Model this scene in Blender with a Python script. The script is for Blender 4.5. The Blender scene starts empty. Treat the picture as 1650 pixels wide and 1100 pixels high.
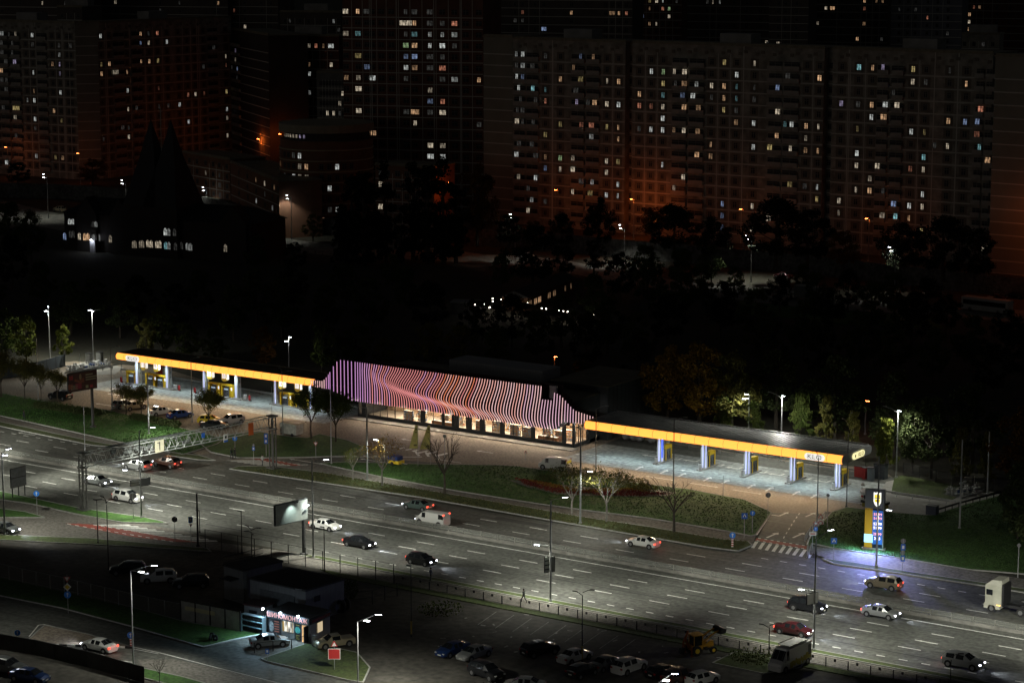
import bpy, bmesh, math, random
from mathutils import Vector, Matrix
R = math.radians
sc = bpy.context.scene
COL = sc.collection
random.seed(7)

# ---------------------------------------------------------------- camera
CAM_H = 81.353; PITCH = R(9.9564); YAW = R(33.9907); FPX = 3738.66
cd = bpy.data.cameras.new("camera"); cam = bpy.data.objects.new("camera", cd); COL.objects.link(cam)
cam.location = (0, 0, CAM_H); cam.rotation_euler = (R(90) - PITCH, 0, YAW)
cd.sensor_width = 36; cd.lens = FPX / 1650 * 36; cd.clip_start = 1; cd.clip_end = 6000
sc.camera = cam

# ---------------------------------------------------------------- night sky and exposure
w = bpy.data.worlds.new("World"); sc.world = w; w.use_nodes = True
nt = w.node_tree; nt.nodes.clear()
sky = nt.nodes.new("ShaderNodeTexSky"); sky.sky_type = 'NISHITA'; sky.sun_disc = False
sky.sun_elevation = R(4); sky.sun_rotation = R(200); sky.air_density = 1.0
hsv = nt.nodes.new("ShaderNodeHueSaturation"); hsv.inputs['Saturation'].default_value = 0.25
bg = nt.nodes.new("ShaderNodeBackground"); bg.inputs['Strength'].default_value = 0.0066
wo = nt.nodes.new("ShaderNodeOutputWorld")
nt.links.new(sky.outputs[0], hsv.inputs['Color']); nt.links.new(hsv.outputs[0], bg.inputs[0]); nt.links.new(bg.outputs[0], wo.inputs[0])
sc.view_settings.view_transform = 'Standard'; sc.view_settings.look = 'None'
sc.view_settings.exposure = 0.0; sc.view_settings.gamma = 1
sc.cycles.use_denoising = True
sc.cycles.max_bounces = 4; sc.cycles.diffuse_bounces = 2; sc.cycles.glossy_bounces = 2
sc.cycles.transparent_max_bounces = 8; sc.cycles.sample_clamp_indirect = 2.0
sc.cycles.use_light_tree = True

# ---------------------------------------------------------------- measuring: a point of the photograph to a point of the ground
_f = Vector((-math.sin(YAW), math.cos(YAW))); _r = Vector((math.cos(YAW), math.sin(YAW)))
def ray(px, py):
    a = (px - 825) / FPX; b = (550 - py) / FPX
    d = math.cos(PITCH) + b * math.sin(PITCH); v = -math.sin(PITCH) + b * math.cos(PITCH)
    return Vector((a * _r.x + d * _f.x, a * _r.y + d * _f.y, v))
def G(px, py, z=0.0):
    r = ray(px, py); t = (z - CAM_H) / r.z
    return Vector((r.x * t, r.y * t, z))
def scale_at(p):            # photograph pixels per metre at a ground point
    return FPX / (p.x * _f.x * math.cos(PITCH) + p.y * _f.y * math.cos(PITCH) + (CAM_H - p.z) * math.sin(PITCH))
def up(base, topy):         # height above ground point base that shows at row topy
    r = Vector((base.x, base.y)).dot(_f)
    b = (550 - topy) / FPX
    d = math.cos(PITCH) + b * math.sin(PITCH); v = -math.sin(PITCH) + b * math.cos(PITCH)
    return CAM_H + r / d * v
def wall_hit(A, D, px, py):   # A ground point, D unit 2d direction of a vertical plane -> (u, z)
    r = ray(px, py)
    det = r.x * (-D.y) - (-D.x) * r.y
    t = (A.x * (-D.y) - (-D.x) * A.y) / det
    u = (r.x * t - A.x) * D.x + (r.y * t - A.y) * D.y
    return u, CAM_H + r.z * t

# ---------------------------------------------------------------- materials
MATS = {}
def srgb(c):
    return tuple(((x / 12.92) if x <= 0.04045 else ((x + 0.055) / 1.055) ** 2.4) for x in c)
def mat(name, col, rough=0.7, metal=0.0, var=0.0, vs=1.0, col2=None, emit=None, es=0.0, bump=0.0, bs=8.0, spec=0.5, streak=None, alpha=None, vs2=None, coat=0.0):
    if name in MATS: return MATS[name]
    m = bpy.data.materials.new(name); m.use_nodes = True
    t = m.node_tree; b = t.nodes['Principled BSDF']
    b.inputs['Base Color'].default_value = (*col, 1); b.inputs['Roughness'].default_value = rough
    b.inputs['Metallic'].default_value = metal; b.inputs['Specular IOR Level'].default_value = spec
    if coat: b.inputs['Coat Weight'].default_value = coat
    if var > 0 or col2:
        tc = t.nodes.new('ShaderNodeTexCoord'); n = t.nodes.new('ShaderNodeTexNoise')
        mp = t.nodes.new('ShaderNodeMapping')
        if streak: mp.inputs['Scale'].default_value = streak
        n.inputs['Scale'].default_value = vs; n.inputs['Detail'].default_value = 6; n.inputs['Roughness'].default_value = 0.65
        t.links.new(tc.outputs['Object'], mp.inputs[0]); t.links.new(mp.outputs[0], n.inputs['Vector'])
        rp = t.nodes.new('ShaderNodeValToRGB')
        c2 = col2 or tuple(min(1, c * (1 + var)) for c in col); c1 = col if col2 else tuple(c * (1 - var) for c in col)
        rp.color_ramp.elements[0].position = 0.34; rp.color_ramp.elements[1].position = 0.66
        rp.color_ramp.elements[0].color = (*c1, 1); rp.color_ramp.elements[1].color = (*c2, 1)
        t.links.new(n.outputs['Fac'], rp.inputs[0])
        out = rp.outputs[0]
        if vs2:
            n2 = t.nodes.new('ShaderNodeTexNoise'); n2.inputs['Scale'].default_value = vs2; n2.inputs['Detail'].default_value = 4
            t.links.new(tc.outputs['Object'], n2.inputs['Vector'])
            mr = t.nodes.new('ShaderNodeMapRange'); mr.inputs['From Min'].default_value = .3; mr.inputs['From Max'].default_value = .7
            mr.inputs['To Min'].default_value = .55; mr.inputs['To Max'].default_value = 1.45
            t.links.new(n2.outputs['Fac'], mr.inputs[0])
            mx = t.nodes.new('ShaderNodeVectorMath'); mx.operation = 'SCALE'
            t.links.new(out, mx.inputs[0]); t.links.new(mr.outputs[0], mx.inputs['Scale']); out = mx.outputs[0]
        t.links.new(out, b.inputs['Base Color'])
    if bump > 0:
        tc = t.nodes.new('ShaderNodeTexCoord'); n = t.nodes.new('ShaderNodeTexNoise'); n.inputs['Scale'].default_value = bs
        n.inputs['Detail'].default_value = 4
        bp = t.nodes.new('ShaderNodeBump'); bp.inputs['Strength'].default_value = bump
        t.links.new(tc.outputs['Object'], n.inputs['Vector']); t.links.new(n.outputs['Fac'], bp.inputs['Height']); t.links.new(bp.outputs[0], b.inputs['Normal'])
    if emit:
        b.inputs['Emission Color'].default_value = (*emit, 1); b.inputs['Emission Strength'].default_value = es
    if alpha is not None: b.inputs['Alpha'].default_value = alpha
    MATS[name] = m
    return m
def glow(name, col, s, base=None):
    return mat(name, base or tuple(0.5 * c for c in col), 0.5, emit=col, es=s)
def glow_room(name, col, s):
    """a lit pane: emission broken up by curtains, glazing bars and things behind the glass"""
    if name in MATS: return MATS[name]
    m = glow(name, col, s, (0.02, 0.02, 0.02)); t = m.node_tree; b = t.nodes['Principled BSDF']
    tc = t.nodes.new('ShaderNodeTexCoord'); n = t.nodes.new('ShaderNodeTexNoise'); n.inputs['Scale'].default_value = 1.6; n.inputs['Detail'].default_value = 3
    mp = t.nodes.new('ShaderNodeMapping'); mp.inputs['Scale'].default_value = (1.6, 1.6, 0.7)
    oi = t.nodes.new('ShaderNodeObjectInfo'); ad = t.nodes.new('ShaderNodeVectorMath'); ad.operation = 'ADD'
    t.links.new(tc.outputs['Object'], ad.inputs[0]); t.links.new(oi.outputs['Random'], ad.inputs[1])
    t.links.new(ad.outputs[0], mp.inputs[0]); t.links.new(mp.outputs[0], n.inputs['Vector'])
    mr = t.nodes.new('ShaderNodeMapRange'); mr.inputs['From Min'].default_value = .35; mr.inputs['From Max'].default_value = .65
    mr.inputs['To Min'].default_value = 0.2 * s; mr.inputs['To Max'].default_value = 1.5 * s
    t.links.new(n.outputs['Fac'], mr.inputs[0]); t.links.new(mr.outputs[0], b.inputs['Emission Strength'])
    return m
def glass(name, tint=(0.8, 0.85, 0.9), refl=0.12):
    if name in MATS: return MATS[name]
    m = bpy.data.materials.new(name); m.use_nodes = True; t = m.node_tree; t.nodes.clear()
    o = t.nodes.new('ShaderNodeOutputMaterial'); tr = t.nodes.new('ShaderNodeBsdfTransparent'); gl = t.nodes.new('ShaderNodeBsdfGlossy')
    tr.inputs[0].default_value = (*tint, 1); gl.inputs['Roughness'].default_value = 0.05
    mx = t.nodes.new('ShaderNodeMixShader'); mx.inputs[0].default_value = refl
    t.links.new(tr.outputs[0], mx.inputs[1]); t.links.new(gl.outputs[0], mx.inputs[2]); t.links.new(mx.outputs[0], o.inputs[0])
    MATS[name] = m; return m

# ---------------------------------------------------------------- mesh helper
class MB:
    def __init__(s): s.v = []; s.f = []; s.m = []; s.T = None
    def add(s, vs, fs, m=0):
        o = len(s.v)
        if s.T is not None: vs = [s.T @ Vector(v) for v in vs]
        s.v += [tuple(v) for v in vs]; s.f += [tuple(i + o for i in f) for f in fs]; s.m += [m] * len(fs); return s
    def box(s, c, d, rz=0, m=0, ry=0, rx=0):
        x, y, z = (k / 2 for k in d)
        M = Matrix.Translation(Vector(c)) @ Matrix.Rotation(rz, 4, 'Z') @ Matrix.Rotation(ry, 4, 'Y') @ Matrix.Rotation(rx, 4, 'X')
        vs = [M @ Vector(p) for p in ((-x,-y,-z),(x,-y,-z),(x,y,-z),(-x,y,-z),(-x,-y,z),(x,-y,z),(x,y,z),(-x,y,z))]
        return s.add(vs, [(0,3,2,1),(4,5,6,7),(0,1,5,4),(1,2,6,5),(2,3,7,6),(3,0,4,7)], m)
    def tube(s, pts, rad, n=6, m=0, caps=True):
        pts = [Vector(p) for p in pts]
        if not hasattr(rad, '__len__'): rad = [rad] * len(pts)
        vs = []; fs = []
        for i, p in enumerate(pts):
            d = (pts[min(i+1, len(pts)-1)] - pts[max(i-1, 0)]).normalized()
            a = d.cross(Vector((0,0,1)) if abs(d.z) < .9 else Vector((1,0,0))).normalized(); b = d.cross(a)
            for k in range(n):
                t = 2*math.pi*k/n; vs.append(p + (a*math.cos(t) + b*math.sin(t)) * rad[i])
        for i in range(len(pts)-1):
            for k in range(n):
                k2 = (k+1) % n; fs.append((i*n+k, i*n+k2, (i+1)*n+k2, (i+1)*n+k))
        if caps: fs.append(tuple(range(n))); fs.append(tuple((len(pts)-1)*n + k for k in reversed(range(n))))
        return s.add(vs, fs, m)
    def prism(s, poly, z0, z1, m=0, mt=None):
        n = len(poly); vs = [(p[0], p[1], z0) for p in poly] + [(p[0], p[1], z1) for p in poly]
        s.add(vs, [tuple(reversed(range(n)))] + [(k, (k+1) % n, (k+1) % n + n, k+n) for k in range(n)], m)
        s.add([(p[0], p[1], z1) for p in poly], [tuple(range(n))], m if mt is None else mt); return s
    def sheet(s, poly, z, m=0): return s.add([(p[0], p[1], z) for p in poly], [tuple(range(len(poly)))], m)
    def lathe(s, prof, c=(0,0,0), n=12, m=0):
        vs = []; fs = []
        for r, z in prof:
            for k in range(n): a = 2*math.pi*k/n; vs.append((c[0]+r*math.cos(a), c[1]+r*math.sin(a), c[2]+z))
        for i in range(len(prof)-1):
            for k in range(n): k2 = (k+1) % n; fs.append((i*n+k, i*n+k2, (i+1)*n+k2, (i+1)*n+k))
        fs.append(tuple(range(n))); fs.append(tuple((len(prof)-1)*n+k for k in range(n)))
        return s.add(vs, fs, m)
    def mesh(s, name, mats, smooth=False):
        me = bpy.data.meshes.new(name); me.from_pydata(s.v, [], s.f)
        for mm in (mats if isinstance(mats, (list, tuple)) else [mats]): me.materials.append(mm)
        me.polygons.foreach_set('material_index', s.m)
        if smooth: me.polygons.foreach_set('use_smooth', [True]*len(s.f))
        me.update(); return me
    def build(s, name, mats, parent=None, smooth=False, loc=None, rz=0):
        return link(name, s.mesh(name, mats, smooth), parent, loc, rz)
def link(name, me, parent=None, loc=None, rz=0):
    o = bpy.data.objects.new(name, me); COL.objects.link(o)
    if parent is not None: o.parent = parent
    if loc is not None: o.location = loc
    if rz: o.rotation_euler = (0, 0, rz)
    return o
def tag(o, label=None, cat=None, group=None, kind=None):
    if label: o['label'] = label
    if cat: o['category'] = cat
    if group: o['group'] = group
    if kind: o['kind'] = kind
    return o
def thing(name, label, cat, loc=(0,0,0), rz=0, group=None):
    o = bpy.data.objects.new(name, None); COL.objects.link(o); o.empty_display_size = 0.3
    o.location = loc; o.rotation_euler = (0, 0, rz); return tag(o, label, cat, group)
def structure(name, mb, mats, smooth=False): return tag(mb.build(name, mats, smooth=smooth), kind='structure')
KIDS = {}
def copy_tree(o, parent=None):
    c = o.copy(); COL.objects.link(c)
    if parent is not None: c.parent = parent
    for ch in list(o.children): copy_tree(ch, c)
    return c
def dup(o, loc, rz, label, group=None):
    c = copy_tree(o); c.location = loc; c.rotation_euler = (0, 0, rz); c['label'] = label
    if group: c['group'] = group
    return c
LK = 1.0
def lamp_light(kind, parent, loc, power, color=(0.9, 0.95, 1.0), size=0.3, spot=None, blend=0.6, to=None):
    power *= LK
    l = bpy.data.lights.new('lamp_light', kind); l.energy = power; l.color = color
    if kind == 'AREA': l.size = size
    else: l.shadow_soft_size = size
    if kind == 'SPOT': l.spot_size = R(spot or 140); l.spot_blend = blend
    o = bpy.data.objects.new('lamp_light', l); COL.objects.link(o); o.parent = parent; o.location = loc
    if to is not None:
        d = Vector(to) - Vector(loc); o.rotation_euler = d.to_track_quat('-Z', 'Y').to_euler()
    return o
def text_mesh(body, size, depth=0.01, sx=1.0):
    cu = bpy.data.curves.new('lettering', 'FONT'); cu.body = body; cu.size = size; cu.extrude = depth
    cu.align_x = 'CENTER'; cu.align_y = 'CENTER'; cu.resolution_u = 3
    o = bpy.data.objects.new('lettering', cu); COL.objects.link(o)
    dg = bpy.context.evaluated_depsgraph_get(); me = bpy.data.meshes.new_from_object(o.evaluated_get(dg))
    bpy.data.objects.remove(o)
    for v in me.vertices: v.co.x *= sx
    return me
def letters(name, body, size, material, parent, loc, rot, depth=0.01, sx=1.0):
    me = text_mesh(body, size, depth, sx); me.materials.clear(); me.materials.append(material)
    o = link(name, me, parent, loc); o.rotation_euler = rot; return o
ORD = ['first','second','third','fourth','fifth','sixth','seventh','eighth','ninth','tenth','eleventh','twelfth','thirteenth','fourteenth','fifteenth','sixteenth','seventeenth','eighteenth','nineteenth','twentieth']
ORD += ['twenty-' + o for o in ORD[:9]] + ['thirtieth'] + ['thirty-' + o for o in ORD[:9]] + ['fortieth'] + ['forty-' + o for o in ORD[:9]]

# shared materials
M_steel = mat('galvanised_steel', (0.42, 0.43, 0.44), 0.45, 0.6, var=.15, vs=3)
M_pole = mat('grey_pole_paint', (0.24, 0.25, 0.25), 0.55, 0.3, var=.2, vs=2)
M_dark = mat('dark_metal', (0.03, 0.03, 0.033), 0.5, 0.4)
M_black = mat('black_rubber', (0.015, 0.015, 0.016), 0.8)
M_conc = mat('concrete', (0.32, 0.31, 0.29), 0.85, var=.15, vs=1.2, bump=.2)
M_white = mat('white_paint', (0.75, 0.75, 0.73), 0.5)
M_yellow = mat('yellow_paint', (0.82, 0.56, 0.03), 0.45)
M_red = mat('red_paint', (0.45, 0.03, 0.03), 0.5)
M_blue = mat('sign_blue', (0.02, 0.12, 0.5), 0.45)
E_led = glow('led_lens', (0.85, 0.92, 1.0), 30)
E_sod = glow('sodium_lens', (1.0, 0.22, 0.05), 45)
E_unlit = mat('unlit_lens', (0.35, 0.35, 0.36), 0.3)
# ---------------------------------------------------------------- ground, roads, lawns
def P2(*pts): return [(G(x, y).x, G(x, y).y) for x, y in pts]
M_ground = mat('dark_ground', (0.028, 0.03, 0.02), 0.95, col2=(0.05, 0.045, 0.032), vs=.15, vs2=1.5)
M_asph = mat('asphalt', (0.06, 0.062, 0.055), 0.72, col2=(0.108, 0.11, 0.098), vs=0.5, streak=(0.05, 1.5, 1), vs2=1.6, bump=.12, bs=14)
M_asph2 = mat('old_asphalt', (0.04, 0.037, 0.031), 0.9, col2=(0.075, 0.07, 0.058), vs=0.22, vs2=1.1, bump=.3, bs=6)
M_fore = mat('brown_forecourt_paving', (0.2, 0.165, 0.125), 0.8, col2=(0.27, 0.225, 0.175), vs=0.3, vs2=3, bump=.1, bs=10)
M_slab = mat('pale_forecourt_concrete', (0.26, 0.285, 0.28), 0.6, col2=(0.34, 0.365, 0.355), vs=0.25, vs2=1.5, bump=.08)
M_walk = mat('pavement', (0.13, 0.12, 0.105), 0.85, col2=(0.175, 0.165, 0.145), vs=0.6, vs2=2.5, bump=.15)
M_grass = mat('lawn_grass', (0.03, 0.082, 0.014), 0.9, col2=(0.055, 0.13, 0.022), vs=0.5, vs2=2.8, bump=.6, bs=5)
M_grass2 = mat('worn_grass', (0.05, 0.062, 0.02), 0.95, col2=(0.06, 0.09, 0.025), vs=0.5, vs2=3, bump=.5, bs=5)
M_kerb = mat('kerb_stone', (0.3, 0.3, 0.28), 0.8, var=.2, vs=2)
M_line = mat('road_line_paint', (0.78, 0.78, 0.74), 0.6, var=.25, vs=3)
M_redl = mat('red_lane_paint', (0.36, 0.07, 0.05), 0.7, var=.25, vs=2)

structure('ground', MB().sheet([(-2500,-300),(1500,-300),(1500,3000),(-2500,3000)], 0.0), M_ground)
# highway: one asphalt sheet along X
YN, YF = 233.1, 265.6
hw = MB().sheet([(-700, YN-.1), (60, YN-.1), (60, 269.0), (-133, 269.0), (-143, 266.6), (-151, YF), (-232, YF), (-240, 268.4), (-700, 268.4)], 0.02)
structure('highway', hw, M_asph)
# slip road, lower left
structure('slip_road', MB().sheet(P2((-60,795),(0,805),(131,826),(270,843),(349,873),(500,893),(470,900),(334,884),(200,872),(0,864),(-80,860)), 0.012), M_walk)
# lawns & verges: raised 0.12 with a kerb rim
def lawn(name, poly, m=M_grass, z=0.13, kerb=True, base=0.0):
    lb = MB(); n = len(poly)
    cx = sum(p[0] for p in poly)/n; cy = sum(p[1] for p in poly)/n
    lb.prism(poly, base, z, 0)
    o = structure(name, lb, m)
    if kerb:
        kb = MB()
        for i in range(n):
            a = Vector((*poly[i], 0)); b = Vector((*poly[(i+1) % n], 0)); d = b - a
            if d.length < .2: continue
            kb.box(((a.x+b.x)/2, (a.y+b.y)/2, z/2+.012), (d.length + .1, .18, z+.024), math.atan2(d.y, d.x))
        structure('kerb', kb, M_kerb)
    return o
# forecourt
fc = P2((-120,600),(-60,610),(0,590),(120,582),(260,592),(420,640),(583,666),(700,690),(905,720),(1005,694),(1110,710),(1300,745),(1420,755),(1440,770),(1430,790),(1560,822),(1500,831),(1430,826),(1330,824),(1300,845),(1310,893),(1205,893),(1225,860),(1243,828),(1150,805),(940,775),(700,760),(590,748),(560,747),(430,745),(350,742),(300,726),(250,705),(100,668),(0,645),(-120,636))
fore = structure('forecourt', MB().sheet([(p[0], p[1]) for p in fc], 0.016), M_fore)
# exit road asphalt
structure('exit_road', MB().sheet(P2((1243,826),(1345,828),(1318,850),(1298,872),(1302,897),(1330,903),(1190,893),(1212,880),(1225,860)), 0.024), M_asph)
structure('entry_road', MB().sheet(P2((330,742),(420,742),(560,735),(600,738),(700,745),(820,757),(700,762),(560,760),(500,768),(371,757),(300,742),(290,733)), 0.024), M_asph)
# concrete slabs beneath the two canopies, carried forward to widen the pale light pool
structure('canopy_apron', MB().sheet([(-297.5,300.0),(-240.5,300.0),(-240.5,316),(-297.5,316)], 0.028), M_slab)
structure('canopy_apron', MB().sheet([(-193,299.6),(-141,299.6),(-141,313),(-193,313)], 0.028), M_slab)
structure('rear_lane', MB().sheet([(-193,313),(-141,313),(-141,317.5),(-193,319.5)], 0.022), M_asph)
structure('service_lane', MB().sheet(P2((1428,776),(1455,770),(1442,793),(1480,797),(1545,812),(1500,831),(1425,822),(1405,812)), 0.03), M_conc)
structure('tank_pad', MB().sheet(P2((1500,831),(1495,822),(1545,795),(1580,786),(1613,797)), 0.034), M_conc)
structure('service_lane', MB().sheet(P2((105,590),(150,580),(200,592),(185,603),(130,605)), 0.03), M_conc)
# lawns
lawn('lawn', P2((-60,625),(0,634),(90,651),(170,661),(240,677),(330,700),(352,705),(372,700),(350,716),(295,733),(186,711),(0,670),(-60,660)), z=.13)
lawn('lawn', P2((416,696),(440,700),(470,705),(495,706),(515,700),(560,710),(584,720),(576,728),(555,735),(500,737),(430,738),(385,738),(340,729),(322,715),(345,705)), z=.14)
lawn('lawn', P2((515,747),(560,745),(700,749),(800,750),(835,752),(930,766),(1000,776),(1110,789),(1200,806),(1237,823),(1243,827),(1218,862),(1210,864),(1170,856),(1050,836),(940,822),(860,811),(740,792),(620,770),(560,757)), z=.14)
lawn('verge', P2((371,756),(385,752),(440,752),(520,762),(600,776),(720,796),(850,818),(940,834),(1050,850),(1160,869),(1205,873),(1212,879),(1190,888),(1140,882),(1000,858),(680,802)), M_grass2, z=.13)
structure('pavement', MB().sheet(P2((500,749),(515,747),(560,757),(620,770),(740,792),(860,811),(940,822),(1050,836),(1170,856),(1218,862),(1212,880),(1160,870),(1050,851),(940,835),(850,819),(720,797),(600,777),(520,763),(440,754)), 0.05), M_walk)
structure('pavement', MB().sheet(P2((-60,664),(0,671),(186,712),(295,734),(345,731),(385,739),(345,745),(290,737),(250,731),(150,713),(0,680),(-60,670)), 0.05), M_walk)
lawn('verge', P2((-60,670),(0,680),(150,712),(225,724),(240,727),(210,722),(150,718),(0,687),(-60,677)), M_grass2, z=.12)
lawn('verge', P2((275,729),(320,734),(347,742),(320,741),(270,734)), M_grass2, z=.12)
lawn('lawn', P2((1301,900),(1302,872),(1318,850),(1340,826),(1365,818),(1430,826),(1500,831),(1560,812),(1613,799),(1700,810),(1800,900),(1720,965),(1650,925),(1560,918),(1500,908),(1420,895),(1345,884),(1308,876)), z=.14)
structure('pavement', MB().sheet(P2((1303,880),(1345,886),(1420,897),(1500,909),(1560,919),(1650,934),(1720,945),(1720,962),(1650,950),(1560,936),(1460,922),(1380,908),(1330,900),(1303,890)), 0.155), M_walk)
lawn('verge', P2((1325,900),(1380,908),(1460,921),(1560,936),(1660,951),(1720,960),(1720,966),(1650,955),(1590,945),(1345,909)), M_grass2, z=.14)
lawn('lawn', P2((1441,770),(1455,766),(1530,780),(1600,795),(1560,790),(1530,808),(1470,800),(1436,795)), M_grass2, z=.1, kerb=False)
# near side: verge, pavement
lawn('verge', [(-192,YN-1.2),(60,YN-1.2),(60,YN),(-188,YN)], M_grass2, z=.13)
structure('pavement', MB().sheet([(-196,228.2),(60,228.2),(60,YN-1.2),(-192,YN-1.2)], 0.05), M_walk)
lawn('verge', P2((-60,783),(0,792),(131,820),(153,823),(231,834),(262,841),(270,844),(196,842),(120,828),(50,812),(0,805),(-60,795)), z=.13)
lawn('lawn', P2((-60,812),(0,820),(40,825),(72,834),(0,834),(-60,833)), z=.13)
lawn('verge', P2((-60,858),(0,862),(150,868),(334,884),(340,889),(200,880),(0,870),(-60,867)), M_grass2, z=.1)
structure('car_park', MB().sheet(P2((-80,866),(0,870),(200,880),(340,889),(480,910),(664,946),(822,980),(989,1010),(1320,1072),(1500,1110),(1500,1300),(-200,1300),(-80,960)), 0.01), M_asph2)
lawn('verge', [(-180,226.6),(60,226.6),(60,228.2),(-184,228.2)], M_grass2, z=.1, kerb=False)
# lower-left street and its lawn
lawn('lawn', P2((-60,910),(0,930),(150,962),(300,1003),(395,1018),(440,1022),(435,1021),(328,1042),(300,1035),(214,1010),(100,980),(0,960),(-60,945)), z=.13)
structure('street', MB().sheet(P2((-60,945),(0,960),(100,980),(214,1010),(328,1042),(420,1020),(500,1035),(415,1062),(430,1068),(560,1098),(640,1130),(400,1130),(330,1106),(240,1080),(180,1065),(130,1060),(60,1050),(0,1043),(-60,1040)), 0.03), M_asph)
lawn('lawn', P2((495,1037),(520,1040),(575,1052),(596,1076),(585,1100),(560,1096),(430,1066),(422,1062)), M_grass2, z=.13)
lawn('traffic_island', P2((47,1030),(60,1018),(72,1008),(140,1022),(210,1042),(214,1044),(130,1040),(47,1038)), M_fore, z=.12)
lawn('lawn', P2((150,1062),(216,1074),(290,1090),(330,1101),(300,1110),(200,1085),(120,1064)), z=.12)
structure('pavement', MB().sheet(P2((222,1062),(280,1062),(360,1078),(460,1103),(430,1120),(330,1100),(230,1074)), 0.045), M_walk)
lawn('weed_patch', P2((1148,1068),(1185,1050),(1240,1055),(1300,1062),(1290,1075),(1230,1085)), M_grass2, z=.08)

# ---------------------------------------------------------------- lane markings
dm = MB(); L = 8.37
def dash(x0, y, l, wd=.17, z=.032): dm.box((x0 + l/2, y, z), (l, wd, .006))
for y, t0 in ((246.55, -254.28+.0), (243.2, -146.09), (239.85, -146.70), (258.19, -154.46), (254.84, -155.18), (261.54, -162.16)):
    for k in range(-40, 30):
        x = t0 + k*L
        if -420 < x < 20: dash(x - 2.85, y, 2.85)
for k in range(-60, 60):
    x = -147.4 + k*2.79
    if -201 < x < 20: dash(x, 235.4, 1.05)
    if (-141 < x < 20): dash(x, 265.2 + (x+141)*.0, 1.05)
    if -420 < x < -258: dash(x, 265.0, 1.05)
dm.box((-180, 250.45, .032), (480, .18, .006)); dm.box((-180, 252.9, .032), (480, .12, .006))
structure('lane_marking', dm, M_line)
# zebra, red cycle strip and dashes helpers
def quadpx(mb, pts, z, m=0): mb.sheet(P2(*pts), z, m)
def between(a, b, t): return (a[0]+(b[0]-a[0])*t, a[1]+(b[1]-a[1])*t)
zb = MB()
# exit crossing: eight wide bars from left to right
A0, A1 = (1216.5, 872), (1299, 885.5); B0, B1 = (1210, 882), (1291, 896.5)
for k in range(8):
    t0 = k/7.35; t1 = t0 + .065
    quadpx(zb, [between(A0,A1,t0), between(A0,A1,t1), between(B0,B1,t1), between(B0,B1,t0)], .034)
quadpx(zb, [(1303,893),(1308,894),(1305,899),(1299,898)], .034)
rb = MB()
quadpx(rb, [(1219.5,866.5),(1300,879.5),(1299,884.5),(1216.5,870.5)], .036)
for k in range(8):
    t = k/8+.03
    for (a, b, c, d) in (((1219.5,866),(1300,879),.004,0), ((1217,869.9),(1299,883.8),.004,0)):
        p, q = between(a, b, t), between(a, b, t+.055)
        quadpx(zb, [p, q, (q[0]-.4,q[1]+1), (p[0]-.4,p[1]+1)], .042)
# left entry crossing (striped fan) and its red strip
for k in range(7):
    y = 741.5 + k*1.35; x0 = 360 + k*10.5; x1 = 425 + k*10 + (k*4)
    quadpx(zb, [(x0, y),(x1, y),(x1+3, y+.75),(x0+3, y+.75)], .034)
quadpx(rb, [(402,739),(432,739),(487,750),(470,750.5)], .036)
for k in range(7):
    t = k/7
    for a, b in (((405,739.2),(472,750)), ((432,738.8),(486,749.6))):
        p, q = between(a, b, t), between(a, b, t+.07)
        quadpx(zb, [p, q, (q[0]+1,q[1]+.8),(p[0]+1,p[1]+.8)], .042)
# near-left crossing by the slip road
quadpx(rb, [(105,843),(150,845),(200,853),(270,866),(320,873.5),(285,873),(215,865),(150,852)], .036)
for k in range(11):
    y = 845 + k*2.55; x0 = 158 + k*12; x1 = 208 + k*14
    quadpx(zb, [(x0, y),(x1, y),(x1+3, y+1.7),(x0+3, y+1.7)], .034)
for k in range(14):
    t = k/14
    for a, b in (((108,843.6),(285,873.4)), ((150,845),(320,872.5))):
        p, q = between(a, b, t), between(a, b, t+.035)
        quadpx(zb, [p, q, (q[0]+1,q[1]+1),(p[0]+1,p[1]+1)], .042)
# entry lane lines, hatching and arrows at the shop
for k in range(6): quadpx(zb, [(536+k*16,734-(k*.1)),(543+k*16,734),(546+k*16,736),(540+k*16,736)], .034)
quadpx(zb, [(534,735.6),(680,735.8),(680,736.5),(534,736.3)], .034)
for k in range(5): quadpx(zb, [(630+k*11,720.5+k*2),(640+k*11,718.6+k*2),(642+k*11,719.6+k*2),(633+k*11,721.6+k*2)], .034)
for x, y in ((668,727),(684,728),(700,731)):
    quadpx(zb, [(x,y+1),(x+3,y),(x+9,y+7),(x+5,y+8)], .034); quadpx(zb, [(x+3,y+2),(x+20,y-1.5),(x+22,y),(x+5,y+4.5)], .034)
for k in range(7):
    x, y = 1261.5+k*4.05, 867-k*7.0 + (k*k*.12)
    quadpx(zb, [(x,y),(x+2,y+.2),(x+3.4,y-3),(x+1.6,y-3.2)], .034)
quadpx(zb, [(1218.3,863),(1220.3,863),(1244,827),(1242.4,826)], .16)
quadpx(zb, [(1299.5,878.5),(1301.5,878.5),(1309,860),(1328,838),(1326,837.5),(1307,859)], .165)
structure('crossing_marking', zb, M_line)
structure('cycle_lane_marking', rb, M_redl)
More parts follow.
